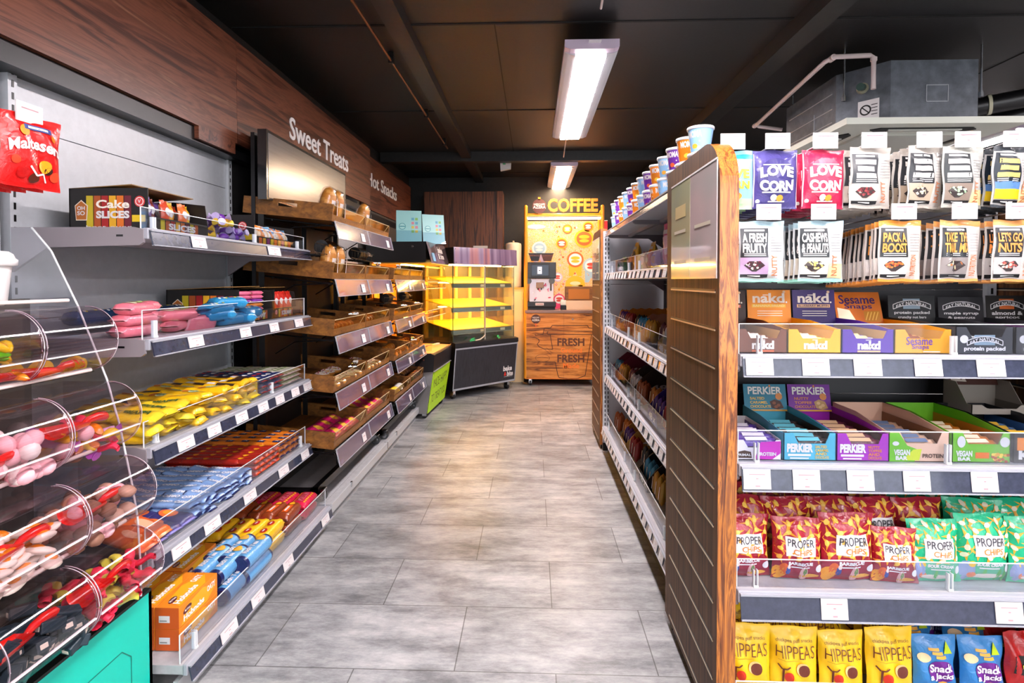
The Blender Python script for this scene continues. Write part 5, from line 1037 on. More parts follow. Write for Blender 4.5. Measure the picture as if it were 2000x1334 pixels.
for row in range(4):
    for i in range(4):
        rnd = random.Random(row * 9 + i + 3); x = (.60, .73, .862, .995)[i] + (0 if row == 0 else rnd.uniform(-.03, .03)); 
        place('puff', puff, (x, YE + .055 + row * .085, .09 + (0 if row == 0 else .004)), rnd.uniform(-.08, .08), 'yellow chickpea puff bag, %s from the left in the %s row of the base shelf' % (NTH[i], ['front', 'second', 'third', 'rear'][row]), 'snack bag', 'yellow puff bags', rx=-.05 - .03 * rnd.random(), s=(.95, .93, .885, .94)[i] if row == 0 else 1.04 + .02 * row)
def jacks():
    def mk(m, F, w, h):
        m.disc(F, .006, h * .5, w * .27, h * .17, pm('#6a1a86', .35), .0024, 24); W = pm('#f4f0f4', .4); m.txt('Snack', F, -w * .2, h * .5, w * .25, h * .62, W, .03, w=.0044, slant=.01); m.txt('a Jacks', F, -w * .2, h * .36, w * .26, h * .48, W, .03, w=.0044, slant=.01)
        m.poly(F, [(w * .12, h * .76), (w * .24, h * .92), (w * .36, h * .74)], pm('#b8d420', .45), .003)
        for k in range(3): m.rect(F, -w * .2 + k * .008, h * (.80 - k * .05), w * .02 + k * .008, h * (.84 - k * .05), pm('#e8a83a', .5), .003 + k * .0004, 3, 1)
        m.disc(F, -w * .3, h * .68, .018, .013, pm('#f0d0a0', .5), .003, 14); m.disc(F, .0, h * .26, .025, .012, pm('#e8b050', .5), .003, 14, .5); m.disc(F, w * .22, h * .26, .018, .012, pm('#f0dcc0', .5), .003, 14)
    return bag('snack_bag', .13, .185, .05, 12, foil('#2f7fc0'), mk, pinch=.08, wr=.002)
for row in range(4):
    for i in range(2):
        rnd = random.Random(row * 5 + i + 40); place('jack', jacks, ((1.118, 1.245)[i] + (rnd.uniform(-.03, .03) if row else 0), YE + .055 + row * .085, .09), rnd.uniform(-.12, .12), 'blue snack bag, %s from the left in the %s row of the base shelf' % (NTH[i], ['front', 'second', 'third', 'rear'][row]), 'snack bag', 'blue snack bags', rx=-.08, s=.94 if row == 0 else 1.04 + .03 * row)
def redbag():
    def mk(m, F, w, h):
        m.rect(F, -w * .4, h * .45, w * .4, h * .7, pm('#17120f', .4), .002, 6, 4); m.rect(F, -w * .3, h * .55, w * .3, h * .6, pm('#d9b83a', .4), .004, 4, 1); m.disc(F, 0, h * .28, .03, .02, pm('#e0a02a', .4), .003, 14)
    return bag('snack_bag', .13, .19, .05, 15, foil('#a81414'), mk, pinch=.08, wr=.0024)
for row in range(3):
    for i in range(2): place('redb', redbag, (1.365 + i * .12, YE + .055 + row * .09, .09), .15 - i * .2, 'glossy red snack bag, %s from the left in the %s row of the base shelf' % (NTH[i], ['front', 'second', 'third'][row]), 'snack bag', 'red snack bags', rx=-.08)

# ------------------------------------------------------------------ pots on top of the gondola
def pot(c, c2):
    def f():
        e = empty('porridge_pot'); m = MB(); m.lathe([(.0, .001), (.032, .001), (.033, .006)], M_card, 28)
        m.lathe([(.033, .006), (.0445, .088)], pm(c, .35), 28); fn = lambda u, v, w=0: Vector(((.033 + .0115 * v / .085 + w) * math.sin(u / .04), -(.033 + .0115 * v / .085 + w) * math.cos(u / .04), .006 + v))
        W = M_card
        for s in (-.085, -.02, .045): m.txt('MOMA', fn, s - .024, .048, s + .028, .072, W, .05, w=.0008); m.disc(fn, s, .018, .012, .009, pm(c2, .4), .0007, 10); m.disc(fn, s + .016, .012, .007, .006, pm('#f2e6c8', .4), .0009, 8); m.disc(fn, s + .02, .034, .003, .003, W, .0009, 6)
        m.build('cup', e); m = MB(); m.lathe([(.0445, .084), (.0475, .086), (.048, .091), (.0465, .095), (.0435, .094), (.042, .090), (0, .0905)], pm('#e6eaf0', .35), 28); m.build('lid', e); return e
    return f
PC = [('#8fc0e8', '#f0b03a', 'pale blue'), ('#e8841a', '#f6d24a', 'orange'), ('#6a2a9c', '#e86a3a', 'purple')]
for i in range(13):
    c = PC[i % 3]; y = 2.06 + i * .166
    for t in (0, 1): place('pot%d' % (i % 3), pot(c[0], c[1]), (.607, y + random.uniform(-.006, .006), 1.613 + t * .0955), RG + random.uniform(-.5, .5), '%s porridge pot, %s from the near end, %s tier on the gondola' % (c[2], NTH[i], ['lower', 'upper'][t]), 'pot', 'porridge pots along the gondola top')
# ------------------------------------------------------------------ goods on the aisle side of the gondola: local x from far end, y depth
def g_at(Yw, d, z): return (XG + d, Yw, z)
def carton(w, d, h, c, ci, txt, tc='#f0e8e0', nm='chocolate_box', wavy=True):
    def f():
        e = empty(nm); C = card(c); I = card(ci); m = MB(); t = .003
        m.box((0, 0, 0), (w, d, t), C); 
        for x in (0, w - t):
            P = [(0, 0), (d, 0), (d, h)] + ([(d * (1 - k / 12.), h - (.008 if k % 2 else 0)) for k in range(1, 9)] if wavy else []) + [(.05, h * .7), (0, h * .35)]
            m.prism(P, 0, x, x + t, C)
        m.box((0, d - t, 0), (w, d, h), I); m.box((0, 0, 0), (w, t, h * .35), C); F = FX(0); F2 = fr((w, 0, 0), (0, 1, 0), (0, 0, 1))
        if txt: m.txt(txt, F, w * .15, h * .08, w * .85, h * .28, pm(tc, .4), .04); m.txt(txt, F2, d * .3, h * .3, d * .85, h * .5, pm(tc, .4), .03); m.build('carton', e)
        return e
    return f
def chocbar(c, c2):
    def f():
        m = MB(); m.grid(lambda a, b: (.008 * math.cos(2*PI*a) * (math.sin(PI*b) ** .3), .018 * math.sin(2*PI*a) * (math.sin(PI*b) ** .3) , .12 * b), 8, 8, foil(c)); m.rect(lambda u, v, w=0: Vector((u, -.0185 + w * -1, v)), -.005, .03, .005, .09, pm(c2, .4), .001); return m.build('chocolate_bar')
    return f
SH = [(.926, [('#c9ab8a', '#3a2a20', 'oat'), ('#d8871c', '#e8b04a', 'honey'), ('#3f93b8', '#2f7fa4', 'coconut'), ('#d6c9bd', '#5a2318', 'flake'), ('#c98d6a', '#3a1a12', 'nougat'), ('#7a2a20', '#5a2a1a', 'caramel'), ('#b04a2a', '#8a3a22', 'crisp'), ('#c99a4a', '#6a3a22', 'toffee'), ('#8a3a2a', '#4a2418', 'cocoa')]),
      (.570, [('#7a1f3a', '#3a1222', 'ruby'), ('#a82a1c', '#6a1c14', 'cherry'), ('#18121c', '#c9b020', 'dark'), ('#3a2a24', '#5a3a2a', 'mocha'), ('#4a2418', '#7a4a2a', 'fudge'), ('#3c1f86', '#7a4a2a', 'milk'), ('#3c1f86', '#2a1660', 'milk'), ('#2a1a5a', '#c9a020', 'velvet'), ('#5a2a9a', '#e0c030', 'bubbly')]),
      (.192, [('#a81c1c', '#6a1414', 'cherry'), ('#8a1a1a', '#3a1a14', 'crunch'), ('#c9954a', '#5a3018', 'wafer'), ('#d8d0cc', '#8a2a20', 'berry'), ('#c8461a', '#e07a2a', 'orange'), ('#17121c', '#2a1a14', 'dark'), ('#e0661a', '#3a241a', 'ginger'), ('#2a1a3a', '#c9954a', 'plum'), ('#1c1420', '#c98a3a', 'noir')])]
BC = ['#c8741c', '#5a2a86', '#a82222', '#2a1a1a', '#3f93b8', '#e0a030', '#7a2a3a', '#d8d0d0', '#b85a2a']
for si, (z, row) in enumerate(SH):
    n = len(row); w = .205
    for i, (c, ci, tx) in enumerate(row):
        ytop = 4.07 - i * .213; hh = .15 + .02 * ((i * 7 + si) % 3) - (.03 if si == 0 else 0)
        dd_ = .022 + (.03 if (i + si) % 3 == 0 else 0)
        place('ct%d_%d' % (si, i), carton(w, .34, hh, c, ci, tx.upper() if False else ['', '48 x', ''][(i + si) % 3]), g_at(ytop, dd_, z), RG, '%s open chocolate box on the %s aisle shelf, %s from the far end' % ({0: 'pale', 1: 'deep', 2: 'low'}[si], ['middle', 'lower', 'lowest'][si], NTH[i]), 'chocolate box', 'open boxes on the aisle shelves')
        for k in range(5):
            place('cb%d' % ((i + si * 4) % 9), chocbar(BC[(i + si * 4) % 9], '#f0e6d8'), g_at(ytop - .03 - k * .036, dd_ + .03 + .02 * (k % 2), z + .006), RG, 'wrapped chocolate bar in the %s box from the far end, %s aisle shelf' % (NTH[i], ['middle', 'lower', 'lowest'][si]), 'chocolate bar', 'chocolate bars in box %d of the %s aisle shelf' % (i + 1, ['middle', 'lower', 'lowest'][si]), rx=-.12)
# upper aisle shelf: small bags and cartons
def gbag(c, c2, w=.09, h=.12, seed=1, nm='sweet_bag'):
    def f(): return bag(nm, w, h, .04, seed, foil(c), lambda m, F, w, h: (m.disc(F, 0, h * .5, w * .3, h * .22, pm(c2, .4), .002, 14), m.rect(F, -w * .3, h * .75, w * .3, h * .85, M_card, .002, 4, 2)), pinch=.1, wr=.002)
    return f
Z4 = 1.31
for i, (yw, c, c2, h, w, l) in enumerate([(3.98, '#d8d8d8', '#f0f0f0', .09, .06, 'small white'), (3.88, '#cfd4cf', '#6aa05a', .09, .07, 'white and green'), (3.74, '#6ab85a', '#d8e8c8', .10, .10, 'light green'), (3.50, '#5a4a7a', '#d0c8e0', .105, .08, 'grey violet'), (3.30, '#e2b01a', '#3a2a1a', .165, .12, 'tall yellow'), (3.06, '#6a2a6a', '#e0c8e0', .10, .09, 'plum'), (2.93, '#e8761c', '#f6d8b0', .105, .05, 'slim orange'), (2.78, '#8a86c0', '#e0b070', .09, .14, 'lavender'), (2.52, '#d0568a', '#f2c8d8', .20, .15, 'large pink'), (2.33, '#c84a7a', '#f0e0e8', .18, .14, 'deep pink')]):
    place('gb%d' % i, gbag(c, c2, w, h, i + 2), g_at(yw, .06, Z4), RG + .1 * (i % 3 - 1), '%s bag standing on the upper aisle shelf behind the clear guard' % l, 'sweet bag', 'bags on the upper aisle shelf')
    place('gb%d' % i, None, g_at(yw - .02, .15, Z4), RG, '%s bag on the upper aisle shelf, in the second row' % l, 'sweet bag', 'bags on the upper aisle shelf')
place('obox', carton(.3, .2, .1, '#e0862a', '#c8701c', '', wavy=False), g_at(3.15, .17, Z4), RG, 'orange open carton at the back of the upper aisle shelf', 'carton')
# ================================================================== SWEETS STAND AT THE LEFT FRONT
TEAL = pm('#04c4ae', .35, name='teal_panel')
e = empty('sweets_stand', (-1.105, .55, 0), RL)
m = MB(); m.box((0, .0, .0), (1.02, .012, .352), TEAL); m.box((1.008, .0, 0), (1.02, .4, .352), TEAL)
F = FX(0); R = [(.5, .02), (.5, .20), (.53, .25), (.90, .25), (.935, .215), (.935, .02)]; m.line(F, R, .003, pm('#0a6f60', .5), .0008); m.build('teal_front', e)
m = MB(); m.box((0, .012, .0), (1.008, .4, .30), pm('#0c1512', .5)); m.box((0, .0, .352), (1.02, .02, .36), pm('#0c1512', .5)); m.build('inner_box', e)
m = MB(); m.box((.0, .33, .36), (1.0, .35, 1.2), pm('#5a5652', .35)); m.build('back_board', e)
side = [(.30, 1.40), (.245, 1.335), (.17, 1.18), (.09, .975), (.055, .845), (.023, .685), (.007, .584), (0, .438), (0, .36), (.36, .36), (.36, 1.40)]
m = MB(); m.prism([(a, b) for a, b in side], 0, .975, .979, M_acr)
for p, q in zip(side[:8], side[1:9]): m.tube([(.977, p[0], p[1]), (.977, q[0], q[1])], .0028, M_litedge, 6)
m.build('clear_side_panel', e)
for z, y in ((1.198, .15), (1.01, .09), (.81, .035), (.60, .0)):
    m = MB(); m.cyl((0, y + .0, z), (.92, y + .0, z), .005, pm('#efe6e0', .3), n=10); m.build('front_rail', e)
for z, y in ((1.0, .12), (.80, .06), (.60, .02), (.40, .02)):
    m = MB(); m.box((0, y, z - .004), (.97, .33, z - .0005), clear('#f3f3f0', .96, 'stand_shelf')); m.build('shelf', e)
tag(e, 'pick and mix sweets stand with teal base and clear bins', 'sweets stand')
ZC = [1.093, .885, .68, .485]; XF = [-1.144, -1.08, -1.041, -1.022]
M_tube = clear('#f6eff3', .97, 'bin_acrylic', .07, .75); M_rim = clear('#f6eef4', .97, 'bin_rim', .1, .9)
def sweet_bin():
    e = empty('sweet_bin'); L = .222; r = .088; m = MB()
    P = [(r - r * math.sin(t), r - r * math.cos(t)) for t in [PI * k / 20 for k in range(21)]]      # front half circle, y = depth
    ny = .22
    low = [(ny, .0)] + [p for p in P[:8]]; up = P[7:] + [(ny, 2 * r)]
    def strip(pp, mat, o=0):
        m.grid(lambda a, b: (L * a, pp[int(round(b * (len(pp) - 1)))][0] - o, pp[int(round(b * (len(pp) - 1)))][1]), 1, len(pp) - 1, mat)
    strip(low, M_tube); m.build('trough', e); m = MB(); strip(up, M_tube, .001); m.build('lid', e)
    for x in (0, L):
        m = MB(); pr = [(ny, 0)] + P + [(ny, 2 * r)]; m.add([(x, a, b) for a, b in pr], [tuple(range(len(pr)))], M_tube); m.build('end_wall', e)
        m = MB(); m.tube([(x, a, b) for a, b in P], .0026, M_rim, 6); m.tube([(x + (.004 if x else -.0), a - .001, b) for a, b in P], .0009, pm('#d8ccd4', .3), 5); m.build('rim', e)
    m = MB(); m.box((.002, P[8][0] - .004, P[8][1] - .002), (L - .002, P[8][0] + .002, P[8][1] + .001), pm('#f4ecf0', .2)); m.build('lid_lip', e)
    return e
def scoop():
    e = empty('red_scoop'); c = pm('#e0201a', .22, 0, .6); m = MB()
    m.grid(lambda a, b: (.10 * b, (.02 + .012 * b) * math.cos(PI + PI * a), .026 + (.016 + .012 * b) * math.sin(PI + PI * a)), 10, 4, c); m.grid(lambda a, b: (.0 + .002, (.02 * b) * math.cos(PI + PI * a), .026 + .016 * b * math.sin(PI + PI * a)), 10, 2, c); m.build('bowl', e)
    m = MB(); m.tube([(.0, 0, .02), (-.02, 0, .028), (-.05, 0, .032), (-.08, 0, .03), (-.095, 0, .026)], [.006, .009, .011, .013, .007], c, 10); m.build('handle', e); return e
def sw(kind):
    r = random.Random(hash(kind) % 99 if False else len(kind)); 
    def f():
        m = MB()
        if kind == 'bonbon_pink': m.ball((0, 0, .011), .0125, pm('#f0b8c0', .6), 10, 7)
        elif kind == 'bonbon_white': m.ball((0, 0, .011), .013, pm('#f2e6e2', .6), 10, 7)
        elif kind.startswith('gum'): m.grid(lambda a, b: (.022 * (2*b-1), .008 * math.cos(2*PI*a) * math.sin(PI*b) ** .35, .008 + .007 * math.sin(2*PI*a) * math.sin(PI*b) ** .35 + .006 * math.sin(PI * b)), 8, 8, pm({'gum_y': '#f2c814', 'gum_g': '#6ac41c', 'gum_o': '#f0861a', 'gum_r': '#d2281c'}[kind], .25, 0, .5))
        elif kind == 'egg': m.ball((0, 0, .006), .02, pm('#f2e2d6', .35), 14, 6, (1, .75, .3)); m.ball((.003, 0, .009), .01, pm('#f08a1a', .3), 12, 6, (1, .9, .55))
        elif kind == 'lico': m.box((-.016, -.009, 0), (.016, .009, .016), pm('#20323c', .45), .002); m.box((-.0165, -.005, .004), (.0165, .005, .011), pm('#e9dccb', .5), .001)
        elif kind.startswith('sour'): m.grid(lambda a, b: (.026 * (2*b-1), .008 * math.cos(2*PI*a), .008 + .005 * math.sin(2*PI*a) + .004 * math.sin(9 * b)), 8, 8, pm({'sour_p': '#e0284a', 'sour_y': '#d8cf4a'}[kind], .5))
        elif kind == 'wrap': m.cyl((-.03, 0, .007), (.03, 0, .007), .007, pm('#d9a2cf', .3), n=10); m.cyl((-.04, 0, .007), (-.03, 0, .007), .009, pm('#b04ab0', .3), .003, n=8); m.cyl((.03, 0, .007), (.04, 0, .007), .003, pm('#b04ab0', .3), .009, n=8)
        elif kind == 'fudge': m.ball((0, 0, .011), .014, pm('#8a5f4c', .7), 7, 5, (1, .9, .8))
        elif kind == 'shroom': m.ball((0, 0, .012), .014, pm('#c9a08a', .7), 8, 5, (1, 1, .7))
        elif kind == 'orange_slice': m.grid(lambda a, b: (.026 * math.cos(PI * a) * b, .01 * (b - .5) * 0 + .004, .004 + .022 * math.sin(PI * a) * b), 10, 3, pm('#e0b01c', .3)); m.grid(lambda a, b: (-.026 * math.cos(PI * a) * b, -.004, .004 + .022 * math.sin(PI * a) * b), 10, 3, pm('#e0b01c', .3))
        return m.build({'bonbon_pink': 'bonbon', 'bonbon_white': 'bonbon', 'egg': 'fried_egg_sweet', 'lico': 'liquorice_cube', 'wrap': 'wrapped_sweet', 'fudge': 'fudge_piece', 'shroom': 'chocolate_mushroom', 'orange_slice': 'jelly_slice'}.get(kind, 'gummy_sweet'))
    return f
rows_n = ['top', 'second', 'third', 'lowest']; DSC = {'bonbon_pink': 'pink bonbon', 'bonbon_white': 'white bonbon', 'gum_y': 'yellow gummy', 'gum_g': 'green gummy', 'gum_o': 'orange gummy', 'gum_r': 'red gummy', 'egg': 'white and orange fried egg sweet', 'lico': 'black and white liquorice cube', 'sour_p': 'crimson sour sweet', 'sour_y': 'lime sour sweet', 'wrap': 'lilac wrapped sweet', 'fudge': 'brown fudge piece', 'shroom': 'pale chocolate sweet', 'orange_slice': 'yellow jelly slice'}
def fill(row, col, kinds, n, layers=2, y0=.03, y1=.16, tw=.22):
    ox = 1.275 + .004 if col else 1.045; rnd = random.Random(row * 5 + col)
    for i in range(n):
        k = kinds[i % len(kinds)]; lay = i * layers // n; a = rnd.uniform(.018, .204); d = rnd.uniform(y0 + .004 + .012 * (layers - lay) * 0, y1)
        zz = ZC[row] - .088 + .004 + lay * .024 + max(0, (.05 - d)) * .5
        place('sw' + k, sw(k), (XF[row] - d, ox + a, zz), rnd.uniform(0, 6.28), '%s in the %s bin, %s row of sweets' % (DSC[k], ['nearer', 'farther'][col], rows_n[row]), 'sweet', '%ss, %s %s' % (DSC[k], rows_n[row], 'nf'[col]), rx=rnd.uniform(-.4, .4), ry=rnd.uniform(-.4, .4), s=1.6)
for r_ in range(4):
    for c_ in range(2):
        place('bin', sweet_bin, (XF[r_], 1.279 if c_ else 1.045, ZC[r_] - .088), RL, 'clear curved sweet bin, %s one in the %s row of the sweets stand' % (['nearer', 'farther'][c_], rows_n[r_]), 'sweet bin', 'clear sweet bins')
fill(0, 0, ['gum_y', 'gum_o', 'gum_g', 'gum_y', 'gum_r'], 64, 4); fill(0, 1, ['orange_slice'], 4, 1)
fill(1, 0, ['bonbon_white', 'bonbon_pink', 'bonbon_pink'], 60, 4); fill(1, 1, ['wrap', 'gum_o', 'gum_y', 'sour_p', 'bonbon_pink'], 30, 3)
fill(2, 0, ['egg'], 52, 4); fill(2, 1, ['shroom', 'fudge', 'bonbon_pink'], 48, 4)
fill(3, 0, ['lico'], 56, 4); fill(3, 1, ['sour_p', 'sour_y', 'sour_p'], 56, 4)
# fudge heap on the shelf behind the third row
for i in range(24):
    rnd = random.Random(i); place('swfudge', None, (XF[2] - .13 - rnd.uniform(0, .08), 1.06 + rnd.uniform(0, .36), ZC[2] + .095 + rnd.uniform(0, .02)), rnd.uniform(0, 6), 'brown fudge piece heaped behind the lid of the third row', 'sweet', 'brown fudge heaped behind', s=1.3)
for r_, c_, dz, lb in [(0, 0, .065, 'top row, nearer bin'), (0, 1, .0, 'top row, farther bin'), (1, 0, .045, 'second row, nearer bin'), (1, 1, .07, 'second row, farther bin'), (2, 0, .075, 'third row, nearer bin'), (2, 1, .075, 'third row, farther bin'), (3, 0, .08, 'lowest row, nearer bin'), (3, 1, .075, 'lowest row, farther bin')]:
    place('scoop', scoop, (XF[r_] - .05, (1.38 if c_ else 1.15) - .02, ZC[r_] - .085 + dz), RL + PI + .12, 'red plastic scoop lying in the ' + lb, 'scoop', 'red scoops', ry=-.1)
# white tub stack standing on the stand
e = empty('white_tub', (-1.30, 1.26, 1.185)); m = MB(); m.lathe([(0, 0), (.055, 0), (.062, .012), (.072, .10)], pm('#e9e7e6', .35), 32)
m.build('tub', e); m = MB(); m.lathe([(.072, .096), (.082, .098), (.083, .112), (.078, .116), (.074, .126), (.066, .132), (0, .132)], pm('#f2f1f0', .3), 32); m.build('lid', e)
tag(e, 'white lidded plastic tub on top of the sweets stand at the left edge', 'tub'); e.location = (-1.33, 1.285, 1.19)
# red hanging chocolate pouches on a wall peg
def choc_pouch():
    def mk(m, F, w, h):
        W = pm('#f4f0ec', .35); m.txt('Maltesers', F, -w * .42, h * .46, w * .38, h * .62, W, .03, w=.004, arc=.012); m.disc(F, -w * .18, h * .78, .012, .012, pm('#f0901c', .4), .003, 16)
        m.rect(F, -w * .18, h * .80, w * .28, h * .87, pm('#3a4a8a', .4), .003, 4, 2); m.rect(F, -w * .12, h * .82, w * .2, h * .85, W, .0036, 3, 1)
        for x, z, r, c in ((.15, .32, .015, '#f0a01c'), (.22, .27, .009, '#3a1a10'), (-.2, .2, .013, '#c01818'), (.34, .2, .012, '#f04a2a'), (-.32, .36, .01, '#e04020'), (-.02, .14, .012, '#5a2414'), (.3, .74, .008, '#e07a1c')): m.disc(F, w * x, h * z, r, r, pm(c, .3), .003, 14)
        m.line(F, [(-w * .12, h * .3), (0, h * .18), (w * .14, h * .22), (w * .2, h * .1)], .004, W, .004)
    return bag('chocolate_pouch', .145, .165, .035, 21, foil('#d81616'), mk, pinch=.06, wr=.0016)
e = empty('peg_hook', (-1.54, 1.255, 1.615), RL); m = MB(); m.tube([(0, 0, 0), (0, -.36, .004), (0, -.375, .014)], .003, M_hook, 6); m.tube([(0, 0, .02), (0, -.38, .026)], .0022, M_hook, 6); m.build('rod', e)
m = MB(); m.box((-.034, -.386, -.003), (.034, -.383, .042), M_card); m.rect(FX(-.386, -.034, -.003), .012, .03, .056, .033, M_print); m.build('price_label', e); tag(e, 'chrome wall peg with a price card holding the red chocolate pouches', 'peg')
for i in range(6): place('cp', choc_pouch, (-1.165 - i * .034, 1.265 - i * .008, 1.465 - i * .001), RL - .12 + .03 * (i % 3), 'red chocolate pouch on the wall peg, %s from the front' % NTH[i], 'chocolate pouch', 'red chocolate pouches on one peg', rx=.04)

# ================================================================== GOODS ON THE LEFT WALL SHELVES
def L_at(Y_, d, z): return (XS - d, Y_, z)
stripe = ['#c8b41e', '#b0521c', '#a81c1c', '#e0a81c', '#d9701c', '#6a1228']
def tagmark(m, F, x, z, s):
    m.poly(F, [(x - s * .5, z - s * .8), (x + s * .5, z - s * .8), (x + s * .6, z + s * .5), (x, z + s), (x - s * .6, z + s * .5)], pm('#e9dcc8', .4), .0014); m.poly(F, [(x - s * .44, z - s * .72), (x + s * .44, z - s * .72), (x + s * .52, z + s * .46), (x, z + s * .9), (x - s * .52, z + s * .46)], pm('#b5651c', .4), .002)
    m.txt('OH', F, x - s * .35, z + s * .1, x + s * .35, z + s * .45, M_card, .03, w=.003); m.txt('SO', F, x - s * .35, z - s * .35, x + s * .35, z + s * .02, M_card, .03, w=.003)
def seal(m, F, x, z, r): m.disc(F, x, z, r, r, pm('#d23a3a', .4), .0016); m.disc(F, x, z, r * .78, r * .78, pm('#f0e4e0', .4), .0022); m.disc(F, x, z, r * .62, r * .62, pm('#d23a3a', .4), .0026); m.txt('V', F, x - r * .3, z - r * .3, x + r * .3, z + r * .35, M_card, .03, w=.0032)
def ohso(L, D, H, t1, t2, lid=True):
    def f():
        e = empty('cake_box'); B = card('#15110f'); t = .003; m = MB(); IN = card('#7a5a38')
        m.box((0, 0, 0), (L, D, t), B); m.box((0, 0, 0), (t, D, H), B); m.prism([(0, 0), (D, 0), (D, H), (D * .5, H), (.01, H * .9), (0, H * .35)], 0, L - t, L, B); m.box((0, D - t, 0), (L, D, H), B); m.box((0, 0, 0), (L, t, H * .34), B)
        if lid: m.prism([(D - .002, H), (D * .2, H + .012), (D * .2, H + .009), (D, H - .002)], 0, 0, L * .98, card('#8a6a3a'))
        F = fr((0, D, 0), (0, -1, 0), (0, 0, 1)); n = len(stripe)
        x0 = D * .22; x1 = D * .80
        for i, c in enumerate(stripe): a = x0 + (x1 - x0) * i / n; m.rect(F, a, H * (.02), a + (x1 - x0) / n * .9, H * .82, pm(c, .45), .0006)
        m.txt(t1, F, x0 + (x1 - x0) * .22, H * .52, x0 + (x1 - x0) * .95, H * .72, pm('#f6eee0', .4), .03, w=.002) if t1 else 0
        m.txt(t2, F, x0 + (x1 - x0) * .22, H * .28, x0 + (x1 - x0) * .95, H * .46, M_card, .05, w=.002); tagmark(m, F, D * .16, H * .45, H * .27); seal(m, F, D * .9, H * .68, H * .13)
        m.rect(F, D * .80, H * .2, D * .97, H * .36, pm('#e6c21c', .4), .001); m.txt('best ever', F, x0, H * .04, x1, H * .12, M_card, .0, w=.002)
        F = FX(0)
        for i in range(8): m.rect(F, L * (.18 + i * .08), H * .02, L * (.245 + i * .08), H * .30, pm(stripe[i % 6], .45), .0006)
        m.txt(t2, F, L * .3, H * .08, L * .75, H * .24, M_card, .04, w=.002); seal(m, F, L * .07, H * .2, H * .09); m.build('carton', e); return e
    return f
def slicebar(c, c2, w=.045, h=.1):
    def f():
        m = MB(); S = bag_surface(w, h, .024, 3, pinch=.03, seal=.1, wr=.001)
        m.grid(lambda a, b: S(-w/2 + w*a, h*b, 0, -1), 10, 12, foil(c), True, lambda a, b: foil(c2) if b < .35 else None); m.grid(lambda a, b: S(w/2 - w*a, h*b, .0005, 1), 8, 8, foil(c))
        m.disc(lambda a, b, q=0: S(a, b, q, -1), 0, h * .6, w * .3, h * .14, M_card, .002, 14); return m.build('cake_slice')
    return f
Z1 = 1.407
place('oh1', ohso(.32, .25, .13, 'Cake', 'SLICES'), L_at(1.69, .05, Z1), RL, 'black striped box of cake slices at the near end of the top left shelf', 'cake box')
for i, (c, c2) in enumerate([('#5a3a8a', '#d8d0e0'), ('#7a2a1a', '#5a2a1c'), ('#c8401c', '#d8c8a0'), ('#e0a01c', '#e8dcc0'), ('#d8641c', '#3a1c14'), ('#f0c01c', '#f4f0e0')]): place('sb%d' % i, slicebar(c, c2), L_at(1.735 + i * .047, .085 + .02 * (i % 2), Z1 + .012), RL + .1 * (i % 3 - 1), 'wrapped cake slice standing in the near cake box, %s from the near side' % NTH[i], 'cake slice', 'cake slices in the near box', rx=-.1)
for i in range(6): place('sb%d' % ((i + 3) % 6), None, L_at(1.735 + i * .047, .15, Z1 + .012), RL, 'wrapped cake slice in the rear row of the near cake box, %s one' % NTH[i], 'cake slice', 'cake slices in the near box', rx=-.1)
place('oh1b', carton(.30, .2, .10, '#3a2a22', '#8a6030', '', wavy=False, nm='sweet_carton'), L_at(2.035, .05, Z1), RL, 'open brown carton of twisted sweets in the middle of the top left shelf', 'carton')
def twist(c, c2):
    def f():
        m = MB(); m.ball((0, 0, .014), .015, foil(c), 9, 6, (1.3, .9, .9)); m.cyl((.018, 0, .014), (.034, 0, .018), .003, foil(c2), .013, n=9); m.cyl((-.018, 0, .014), (-.034, 0, .018), .003, foil(c2), .013, n=9); return m.build('twist_wrapped_sweet')
    return f
for i in range(34):
    rnd = random.Random(i + 9); yel = i < 12; y = 2.06 + (rnd.uniform(0, .09) if yel else rnd.uniform(.08, .25)); lay = i % 4
    place('tw' + ('y' if yel else 'p'), twist(*(('#f0b81c', '#f6d24a') if yel else ('#6a2a9c', '#b8a8d8'))), L_at(y, .075 + rnd.uniform(0, .13), Z1 + .004 + lay * .024), rnd.uniform(0, 6), '%s twist wrapped sweet in the brown carton' % ['purple', 'yellow'][yel], 'sweet', '%s twisted sweets' % ['purple', 'yellow'][yel], rx=rnd.uniform(-.6, .6), s=1.15)
def ylid():
    e = empty('cake_box'); B = card('#15110f'); m = MB(); L, D, H = .40, .2, .125; m.box((0, 0, 0), (L, D, .003), B); m.box((0, 0, 0), (.003, D, H), B); m.prism([(0, 0), (D, 0), (D, H), (0, H * .8)], 0, L - .003, L, B); m.box((0, D - .003, 0), (L, D, H), B); m.box((0, 0, 0), (L, .003, H * .3), B)
    F = fr((0, D, 0), (0, -1, 0), (0, 0, 1)); m.rect(F, D * .2, .002, D * .5, H * .95, pm('#e0a01c', .4), .001); seal(m, F, D * .75, H * .62, H * .15); m.rect(F, D * .62, H * .15, D * .98, H * .34, pm('#e6c21c', .4), .001); F = FX(0)
    for i in range(9): m.rect(F, L * (.1 + i * .09), .002, L * (.17 + i * .09), H * .26, pm(['#d8641c', '#e0a81c', '#8a2a6a', '#c8b41e'][i % 4], .4), .001)
    m.build('carton', e); return e
place('oh2', ylid, L_at(2.35, .05, Z1), RL, 'black box with yellow end stripe at the far end of the top left shelf', 'cake box')
